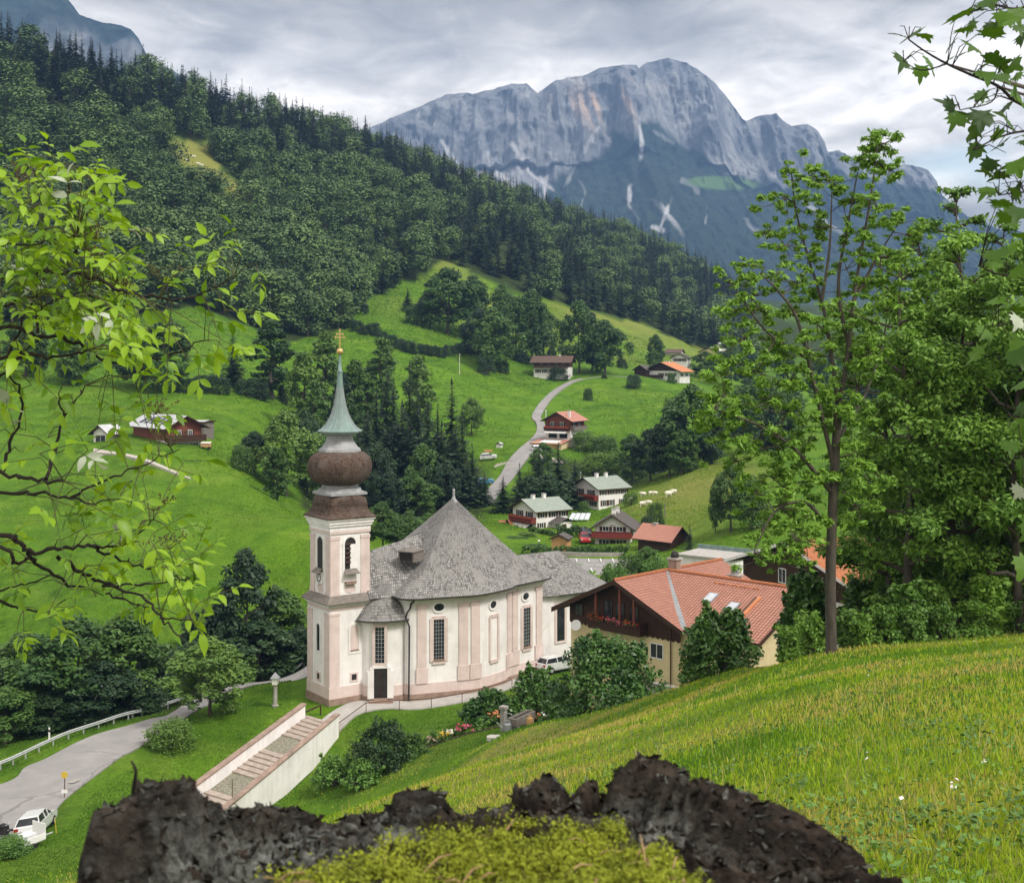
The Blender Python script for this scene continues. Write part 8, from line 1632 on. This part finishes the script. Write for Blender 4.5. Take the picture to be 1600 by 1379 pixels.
    for (cx, cy) in ((120, 365), (140, 400), (165, 445), (125, 440), (255, 430), (240, 790), (265, 850), (240, 640), (265, 690), (30, 275), (150, 365), (180, 452)):
        c = np.array(P(cx, cy + 8, D0)) - o; near = nodes[np.argmin(((nodes - c) ** 2).sum(1))]; tw.append((np.array([near, (near + c) / 2, c]), [.002, .0016, .0012]))
        um = []; umb.append(um)
        for _ in range(14):
            e = c + np.array([rng.normal(0, .03), rng.normal(0, .03), rng.uniform(.015, .045)]); um.append((np.array([c, (c + e) / 2 + np.array([0, 0, -.004]), e]), [.0009, .0007, .0006]))
            for _ in range(3): q = e + rng.normal(0, .006, 3); um.append((np.array([q, q + [0, 0, .0035], q + [0, 0, .007]]), [.001, .0034, .001]))
    mesh_obj('branch', wood_mesh('branch', tubes_np(paths, 8), MATS['twig_dark']), root); mesh_obj('twigs', wood_mesh('twigs', tubes_np(tw, 4), MATS['twig_green']), root); [mesh_obj('berry_umbel', wood_mesh('berry_umbel', tubes_np(u_, 4), MATS['twig_berry']), root) for u_ in umb]
    mesh_obj('foliage', lf.mesh('foliage', [MATS['leaf_elder'], MATS['leaf_underside']]), root)
pmat('twig_green', (0.07, 0.085, 0.03), (0.05, 0.045, 0.02), 8, 0.7)
pmat('twig_berry', (0.10, 0.06, 0.03), (0.05, 0.06, 0.02), 9, 0.7)
elder()
LOBES = [(0, 0), (.10, .02), (.42, -.10), (.30, .10), (.62, .22), (.40, .30), (.50, .52), (.34, .50), (.26, .66), (.14, .62), (.10, .86), (0, 1.02)]
def maple_leaf(base, ax, n, L, rng, droop):
    ax = ax / np.linalg.norm(ax); n = n - ax * (n @ ax); n /= np.linalg.norm(n); s = np.cross(n, ax); pts = []
    out = LOBES + [(-x, y) for x, y in LOBES[-2:0:-1]]; j = rng.uniform(.88, 1.12, len(out))
    for (x, y), k in zip(out, j): r2 = x * x + (y - .35) ** 2; pts.append(base + s * x * k * L * 1.05 + ax * y * k * L - n * droop * L * r2 + n * abs(x) * .12 * L)
    c = base + ax * .35 * L; m = len(pts); return pts + [c], [(i, (i + 1) % m, m) for i in range(m)]
def maple():
    rng = np.random.default_rng(31); D0 = 3.9; root = empty('maple_tree', (2.75, 4.1, gz(2.75, 4.1)), 'maple whose leafy twigs hang into the picture from the upper right', 'tree'); o = np.array(root.location); lf = Leaves(); tw = []
    TW = [([(1900, 260), (1720, 205), (1600, 165), (1560, 135), (1520, 118), (1480, 100), (1445, 80), (1420, 62)], 3.5, 1.2), ([(1900, -40), (1700, -30), (1600, 12), (1550, 8), (1515, 20)], 3, 1.2), ([(1850, 230), (1680, 200), (1600, 205), (1560, 215), (1520, 235)], 3, 1), ([(1900, 480), (1700, 440), (1600, 432), (1560, 428), (1530, 415)], 3, 1.2), ([(1850, 620), (1680, 520), (1600, 505), (1550, 510)], 2.5, 1), ([(1560, 135), (1548, 160), (1500, 172)], 1.5, .8), ([(1480, 100), (1440, 110), (1412, 96)], 1.2, .7), ([(1850, 330), (1680, 300), (1600, 300), (1560, 305)], 2.5, 1), ([(1800, 760), (1680, 690), (1600, 660), (1570, 640)], 2.5, 1)]
    nodes = []
    for pts, r0, r1 in TW: q = np.array(smooth([np.array(P(x, y, D0 + .1 * math.sin(x * .02))) - o for x, y in pts], 5)); tw.append((q, np.linspace(r0, r1, len(q)) * D0 / FPX)); nodes.append(q)
    nodes = np.concatenate(nodes)
    PTS = [(1446, 57), (1423, 57), (1402, 54), (1484, 71), (1509, 82), (1510, 44), (1523, 16), (1498, 22), (1410, 97), (1439, 115), (1453, 101), (1477, 96), (1547, 96), (1542, 120), (1568, 122), (1585, 104), (1568, 31), (1554, 50), (1589, 26), (1528, 150), (1479, 162), (1502, 178), (1533, 188), (1571, 183), (1519, 207), (1592, 153), (1564, 226), (1523, 238), (1540, 268), (1560, 275), (1590, 262), (1565, 315), (1590, 335), (1572, 392), (1585, 300), (1592, 425), (1558, 400), (1538, 522), (1524, 556), (1562, 470), (1590, 505), (1575, 615), (1592, 640), (1580, 700), (1594, 560), (1562, 440), (1598, 60), (1604, 120), (1600, 210), (1606, 380), (1580, 350), (1545, 4), (1575, -6), (1600, 470), (1585, 540), (1600, 600), (1598, 670), (1600, 730), (1590, 770), (1604, 830), (1600, 890), (1570, 500), (1540, 300), (1592, 480)]
    for k, (px, py) in enumerate(PTS):
        for rep in range(2 if 1500 < px and py < 420 else 1):
            t = np.array(P(px + rng.normal(0, 7) * rep, py + rng.normal(0, 9) * rep, D0 + rng.normal(0, .18))) - o; near = nodes[np.argmin(((nodes - t) ** 2).sum(1))]; st = near + (t - near) * .75 + np.array([0, 0, .03])
            tw.append((np.array([near, (near + st) / 2 + np.array([0, 0, .02]), st]), [.0018, .0014, .001]))
            ax = (t - near); ax = ax / (np.linalg.norm(ax) + 1e-6) * .8 + np.array([-.35, rng.normal(0, .4), -.55]) + rng.normal(0, .3, 3); n = np.array([rng.normal(0, .5), -.55 + rng.normal(0, .4), .8]); L = rng.uniform(.055, .085) * (.8 if rep else 1)
            pts, fs = maple_leaf(t - ax / np.linalg.norm(ax) * L * .45, ax, n, L, rng, rng.uniform(.1, .5)); lf.add(pts, fs, 1 if rng.random() < .012 else 0, float(np.clip((1.2 if (px, py) in ((1538, 522), (1524, 556)) else .4) + rng.normal(0, .25), 0, 1)))
    z = root.location.z; big = [np.array(smooth([np.array([0, 0, -.3]), np.array([.02, .05, 1.5]), np.array([-.05, .02, 3.0]), np.array([0, 0, 4.2])], 6))]; paths = [(big[0], np.linspace(.09, .04, len(big[0])))]
    for q, r in tw[:9]: s = q[0]; b = np.array([0, 0, max(.8, s[2] - .5)]); paths.append((np.array([b, (b + s) / 2 + np.array([0, 0, .08]), s]), [.022, .014, r[0]]))
    mesh_obj('trunk', wood_mesh('trunk', tubes_np(paths, 8), MATS['bark']), root); mesh_obj('twigs', wood_mesh('twigs', tubes_np(tw, 5), MATS['twig_dark']), root); mesh_obj('foliage', lf.mesh('foliage', [MATS['leaf_maple'], MATS['leaf_underside']]), root)
maple()
# ------------------------------------------------------------------ the mossy stump right in front
def make_stump_mat():
    m, nt, b, out = mat_new('stump_wood'); b.inputs['Roughness'].default_value = .95; b.inputs['Specular IOR Level'].default_value = .1
    v = objc(nt); sep = nt.nodes.new('ShaderNodeSeparateColor'); nt.links.new(attr_n(nt, 'cover'), sep.inputs[0])
    n1 = nz(nt, v, 22, 8, .7, .4); n2 = nz(nt, v, 75, 6, .7)
    wood = ramp(nt, n1, [(.40, (.010, .008, .007)), (.58, (.042, .032, .025)), (.73, (.115, .088, .066))]); lich = ramp(nt, n2, [(.36, (.03, .031, .027)), (.52, (.12, .126, .115)), (.68, (.26, .27, .25))]); moss = ramp(nt, n2, [(.36, (.03, .032, .006)), (.62, (.15, .16, .016))])
    c = mixc(nt, sep.outputs[1], wood, lich); c = mixc(nt, sep.outputs[0], c, moss); nt.links.new(c, b.inputs['Base Color'])
    ad = nt.nodes.new('ShaderNodeMath'); ad.operation = 'ADD'; nt.links.new(n1, ad.inputs[0]); nt.links.new(n2, ad.inputs[1]); bump(nt, b, ad.outputs[0], 1.0, .012)
make_stump_mat()
STUMP_SIL = [(40, 1400), (70, 1372), (84, 1392), (104, 1384), (120, 1330), (132, 1262), (137, 1245), (155, 1240), (195, 1222), (212, 1214), (222, 1196), (232, 1204), (258, 1206), (263, 1226), (280, 1218), (290, 1245), (322, 1252), (380, 1240), (440, 1246), (456, 1238), (463, 1262), (482, 1270), (530, 1266), (546, 1254), (592, 1256), (612, 1248), (616, 1226), (640, 1218), (692, 1222), (697, 1242), (722, 1256), (760, 1262), (790, 1246), (800, 1232), (806, 1198), (813, 1216), (835, 1202), (858, 1196), (880, 1216), (890, 1234), (904, 1228), (910, 1208), (930, 1205), (936, 1240), (964, 1236), (970, 1200), (985, 1178), (998, 1164), (1040, 1172), (1076, 1190), (1079, 1240), (1085, 1238), (1089, 1198), (1118, 1201), (1150, 1210), (1200, 1234), (1250, 1250), (1290, 1276), (1330, 1300), (1356, 1318), (1361, 1342), (1388, 1362), (1404, 1346), (1420, 1392), (1450, 1400)]
def stump():
    cx, cy, Rr = -.018, 1.05, .375; root = empty('tree_stump', (cx, cy, gz(cx, cy)), 'weathered dark tree stump with jagged rim and yellow green moss', 'tree stump'); o = np.array(root.location)
    NP, NR = 1100, 120; ph = np.linspace(0, 2 * PI, NP, endpoint=False); q = np.linspace(0, 1, NR); PH, Q = np.meshgrid(ph, q); RO = Rr * (1 + .035 * fbm(np.cos(PH) * 3, np.sin(PH) * 3, seed=2, oct=4)) * Q
    X = cx + RO * np.cos(PH); Y = cy + RO * np.sin(PH); rx, ry = cx + Rr * np.cos(ph), cy + Rr * np.sin(ph); rpx = 800 + FPX * rx / ry
    rim = (HOR - interp(rpx, STUMP_SIL)) / FPX * ry; rim = np.where(ry < cy - .02, -.44 + .02 * fbm(np.cos(ph) * 6, np.sin(ph) * 6, seed=5), rim)
    inner = -.438 - .165 * (Y - 1.05) + .014 * fbm(X * 14, Y * 14, seed=6, oct=5) + .012 * np.clip(1 - ((X + .03) / .2) ** 2, 0, 1) - .02 * np.clip(-X * 4 - .6, 0, 1)
    th = .74 + .16 * fbm(np.cos(PH) * 6, np.sin(PH) * 6, seed=7, oct=3); k = np.clip((Q - th) / (.10 + .08 * fbm(np.cos(PH) * 9, np.sin(PH) * 9, seed=17)), 0, 1); k = k * k * (3 - 2 * k); Z = inner * (1 - k) + np.maximum(rim[None] - .012, inner - .03) * k
    ragged = fbm(X * 60, Y * 60, Z * 60, oct=4, seed=8); Z = Z + (ragged * .010 + .008 * fbm(X * 34, Y * 34, Z * 20, seed=14, oct=4, ridged=True) + .006 * fbm(X * 150, Y * 150, seed=4, oct=2)) * (1 - .75 * np.clip((Q - .86) * 8, 0, 1)); Z = np.where((fbm(X * 38, Y * 38, seed=15, oct=2) > .42) & (Q < .8), Z - .022, Z)
    V = np.stack([X, Y, Z], -1)
    # outer wall down to the roots
    W = []
    for i, t in enumerate(np.linspace(0.02, 1, 40)):
        z = Z[-1] * (1 - t) + (o[2] - .35) * t; r = Rr * (1.0 + .02 + .5 * t ** 3 + .05 * fbm(np.cos(ph) * 5 + 0 * z, np.sin(ph) * 5, z * 2.2, seed=9, oct=5) + .02 * np.sin(ph * 9) * t); W.append(np.stack([cx + r * np.cos(ph), cy + r * np.sin(ph), z], -1))
    V = np.concatenate([V, np.array(W)], 0); n, m_ = V.shape[:2]; i = np.arange(n * m_).reshape(n, m_); i2 = np.roll(i, -1, 1); F = np.stack([i[:-1], i2[:-1], i2[1:], i[1:]], -1).reshape(-1, 4)
    mo = np.clip(1 - ((X - .0) / .165) ** 2 - ((Y - 1.04) / .185) ** 2 + fbm(X * 16, Y * 16, seed=10, oct=3) * .9, 0, 1) ** .6; li = np.clip((-.06 - X) * 10 + .25 + fbm(X * 12, Y * 12, seed=11) * 1.2, 0, 1) + np.exp(-((X - .14) / .06) ** 2 - ((Y - 1.25) / .1) ** 2) * .9; li = np.clip((li + .35 * fbm(X * 20, Y * 20, seed=19, oct=3)) * (1 - k * .85), 0, 1)
    C = np.stack([mo * (1 - k), li, 0 * mo], -1); C = np.concatenate([C, np.zeros((40, NP, 3))], 0)
    mesh_obj('stump_wood', np_mesh('stump_wood', V.reshape(-1, 3) - o, F, None, [MATS['stump_wood']], {'cover': ('POINT', C.reshape(-1, 3))}, True), root)
    # moss cushions
    rng = np.random.default_rng(9); w = (mo * (1 - k) * np.clip(.12 + 2.2 * fbm(X * 30, Y * 30, seed=33, oct=3), 0, 1)).ravel() * (Q.ravel()) ; idx = rng.choice(len(w), 3600, p=w / w.sum()); c = V[:NR].reshape(-1, 3)[idx] - o + rng.normal(0, .004, (3600, 3)); Rd = rng.uniform(.004, .011, 3600) * rng.choice([.7, 1, 1.7], 3600)
    lv = leaf_quads(rng, c, Rd, 90000, .0023, 1.0, .5, .9, asp=.4, tint_c=np.clip(.5 + .9 * fbm(c[:, 0] * 20, c[:, 1] * 20, seed=3), 0, 1)); mesh_obj('moss', crown_mesh('moss', lv, MATS['moss_green']), root)
    tops = V[:NR].reshape(-1, 3); wt = (Q.ravel() * (1 - .8 * mo.ravel())); ix = rng.choice(len(wt), 5200, p=wt / wt.sum()); sc_ = tops[ix] - o - np.array([0, 0, .002])
    sh = leaf_quads(rng, sc_, rng.uniform(.002, .007, 5200), 9000, .0072, 1.0, .9, .8, asp=.5); cc = np.repeat(np.stack([0 * sh[2][::4], np.clip(li.ravel()[ix][rng.integers(0, 5200, len(sh[1]))] * .8 - .1 + rng.normal(0, .3, len(sh[1])), 0, 1), 0 * sh[2][::4]], 1), 4, 0)
    mesh_obj('bark_flakes', np_mesh('bark_flakes', sh[0], sh[1], None, [MATS['stump_wood']], {'cover': ('POINT', cc)}), root)
    st = []
    for _ in range(60): a = c[rng.integers(len(c))] + np.array([0, 0, .005]); b = a + np.array([rng.normal(0, .018), rng.normal(0, .018), rng.uniform(.002, .014)]); st.append((np.array([a, (a + b) / 2 + np.array([0, 0, .004]), b]), [.0011, .0009, .0005]))
    [mesh_obj('straw', wood_mesh('straw', tubes_np([s_], 4), MATS['straw']), root) for s_ in st]
    q = lambda px, py, d: np.array(P(px, py, d)) - o
    mesh_obj('twig', wood_mesh('twig', tubes_np([(np.array(smooth([q(212, 1300, 1.2), q(208, 1240, 1.2), q(212, 1205, 1.19), q(205, 1188, 1.19)], 4)), np.linspace(.003, .001, 13))], 5), MATS['twig_dark']), root)
pmat('straw', (.36, .24, .12), (.25, .16, .08), 20, .8)
stump()
# ------------------------------------------------------------------ grass
def grass():
    rng = np.random.default_rng(55)
    def blades(n, t0, t1, d0, d1, hfun, wfun, keep, name, label, mat, lean=.35, tints=None):
        t = rng.uniform(t0, t1, n); d = np.exp(rng.uniform(math.log(d0), math.log(d1), n)); px = 800 + FPX * t; ok = keep(px, d); t, d, px = t[ok], d[ok], px[ok]; n = len(t); x = t * d; z = ground_pd(px, d)
        h = hfun(d) * rng.uniform(.55, 1.35, n); w = wfun(d) * rng.uniform(.7, 1.3, n); a = rng.uniform(0, 2 * PI, n); s = np.stack([np.cos(a), np.sin(a), 0 * a], 1); b = rng.uniform(0, 2 * PI, n); ln = np.stack([np.cos(b), np.sin(b), 0 * b], 1) * (h * lean * rng.uniform(.2, 1.6, n))[:, None]
        p = np.stack([x, d, z - .02], 1); up = np.array([0, 0, 1.0]); mid = p + ln * .35 + up * (h * .6)[:, None]; tip = p + ln + up * (h * rng.uniform(.85, 1.0, n))[:, None]
        V = np.stack([p - s * w[:, None], p + s * w[:, None], mid + s * (w * .75)[:, None], mid - s * (w * .75)[:, None], tip + s * (w * .12)[:, None], tip - s * (w * .12)[:, None]], 1).reshape(-1, 3); i = np.arange(n)[:, None] * 6; F = np.concatenate([i + np.array([[0, 1, 2, 3]]), i + np.array([[3, 2, 4, 5]])], 0)
        tn = np.clip(.42 + .95 * fbm(x / 3.2, d / 3.2, seed=41, oct=4) + .5 * fbm(x / 14, d / 14, seed=21, oct=4) + rng.normal(0, .17, n) if tints is None else tints(x, d, n), 0, 1)
        tag(mesh_obj(name, np_mesh(name, V, F, None, [MATS[mat]], {'tint': ('POINT', np.repeat(tn, 6))})), label, 'grass', kind='stuff')
    crest = [(-1200, 70), (300, 80), (450, 99), (560, 100), (640, 99), (740, 95), (840, 88), (950, 80), (1050, 74), (1150, 67), (1300, 53), (1450, 54), (1600, 58), (2800, 62)]
    meadow = lambda px, d: d < interp(px, crest)
    blades(300000, -.62, .72, 2.0, 100, lambda d: .075 + .0010 * d, lambda d: .0026 + .00034 * d, meadow, 'grass', 'tall hay meadow grass on the slope in the foreground', 'hay_grass')
    blades(9000, -.5, .7, 2.5, 95, lambda d: .26 + .002 * d, lambda d: .0014 + .00022 * d, lambda px, d: meadow(px, d) & (rng.random(len(px)) < .5 + .5 * np.sign(fbm(px / 60, np.log(d) * 6, seed=2))), 'hay_stalks', 'thin straw coloured flowering stalks in the meadow', 'straw_grass', .3)
    def specks(n, size, mat, name, label, hgt, thr, seed, d0=2.2, d1=60, asp=.6):
        t = rng.uniform(-.6, .7, n); d = np.exp(rng.uniform(math.log(d0), math.log(d1), n)); px = 800 + FPX * t; x = t * d; ok = meadow(px, d) & (fbm(x / 1.7, d / 1.7, seed=seed, oct=3) > thr); t, d, px, x = t[ok], d[ok], px[ok], x[ok]; z = ground_pd(px, d)
        C = np.stack([x, d, z + hgt * rng.uniform(.3, 1.1, len(x))], 1); lv = leaf_quads(rng, C, np.full(len(C), .05), len(C) * 3, size, 1, 1.2, .5, asp=asp); tag(mesh_obj(name, crown_mesh(name, lv, MATS[mat])), label, 'meadow plants', kind='stuff')
    specks(16000, .030, 'leaf_mid', 'meadow_weeds', 'dark broad leaved weeds and clover in the hay meadow', .09, .12, 61)
    specks(9000, .026, 'leaf_garden', 'meadow_weeds', 'light green herbs in the hay meadow', .12, .1, 62)
    specks(130, .016, 'white_paint', 'meadow_flowers', 'tiny white flower heads scattered in the hay meadow', .22, .05, 63, asp=.9)
    roads = [(RX[:, 0], RX[:, -1])]
    def lawn(px, d):
        x = (px - 800) / FPX * d; k = d > interp(px, crest) - 2
        # not on the lane, path, stairs or under buildings
        cxy = np.concatenate([RX[:, i] for i in (0, 2, 4, 6, 8)]); dd = np.full(len(px), 1e9)
        for c in cxy: dd = np.minimum(dd, np.hypot(x - c[0], d - c[1]))
        stair = (px > 275) & (px < 540) & (np.abs(d - interp(px, [(281, 96), (352, 96.5), (474, 112), (526, 110.5), (560, 116)])) < 5.5)
        return k & (dd > 2.0) & ~stair & ~((px > 455) & (px < 1250) & (d > interp(px, [(455, 112), (560, 113.6), (640, 114.6), (740, 117), (840, 126), (1250, 130)])) & (d < 140)) & ~((px > 840) & (px < 1250) & (d > 95) & (d < 140))
    blades(120000, -.42, .1, 72, 138, lambda d: .14 + 0 * d, lambda d: .03 + 0 * d, lawn, 'grass', 'short mown grass on the church lawn and lane banks', 'lawn_grass', .5)
    def far(px, d):
        g = ground_pd(px, d); py = HOR - g / d * FPX; x = (px - 800) / FPX * d; near = np.zeros(len(px), bool)
        return (py > interp(px, FOREST_EDGE) + 4) & ~((px > 840) & (px < 1010) & (d > 186) & (d < 209)) & ~((px > 740) & (px < 1010) & (d > 270) & (d < 500) & (np.abs(px - interp(d, [(280, 760), (310, 793), (345, 824), (388, 845), (436, 857), (478, 895), (500, 980)])) < 26)) & ~((px > 130) & (px < 310) & (d > 205) & (d < 262)) & (px < 1230)
    blades(150000, -.45, .22, 140, 640, lambda d: .0007 * d, lambda d: .0007 * d, far, 'grass', 'short pasture grass on the knoll and valley meadows', 'pasture_grass', .6)
leafmat('straw_grass', (0.20, 0.21, 0.05), (0.40, 0.36, 0.13), 0.2, 0.7)
leafmat('lawn_grass', (0.055, 0.135, 0.010), (0.115, 0.215, 0.015), 0.2, 0.7)
leafmat('pasture_grass', (0.10, 0.215, 0.014), (0.185, 0.31, 0.024), 0.35, 0.8)
grass()
# ------------------------------------------------------------------ the air
def haze():
    mb = MB(); F = lambda a, b, h: (a, b, h)
    mb.box(F, -5200, 5600, -30, 6500, -330, 1500, 0)
    m = bpy.data.materials.new('haze_air'); m.use_nodes = True; nt = m.node_tree; nt.nodes.clear()
    out = nt.nodes.new('ShaderNodeOutputMaterial'); v = nt.nodes.new('ShaderNodeVolumePrincipled')
    v.inputs['Color'].default_value = (0.31, 0.545, 1.0, 1); v.inputs['Density'].default_value = 0.000095; v.inputs['Anisotropy'].default_value = 0.0
    nt.links.new(v.outputs[0], out.inputs['Volume'])
    o = mb.build('haze', m); tag(o, 'thin blue air between the valley and the mountains', 'haze', kind='stuff')
haze()
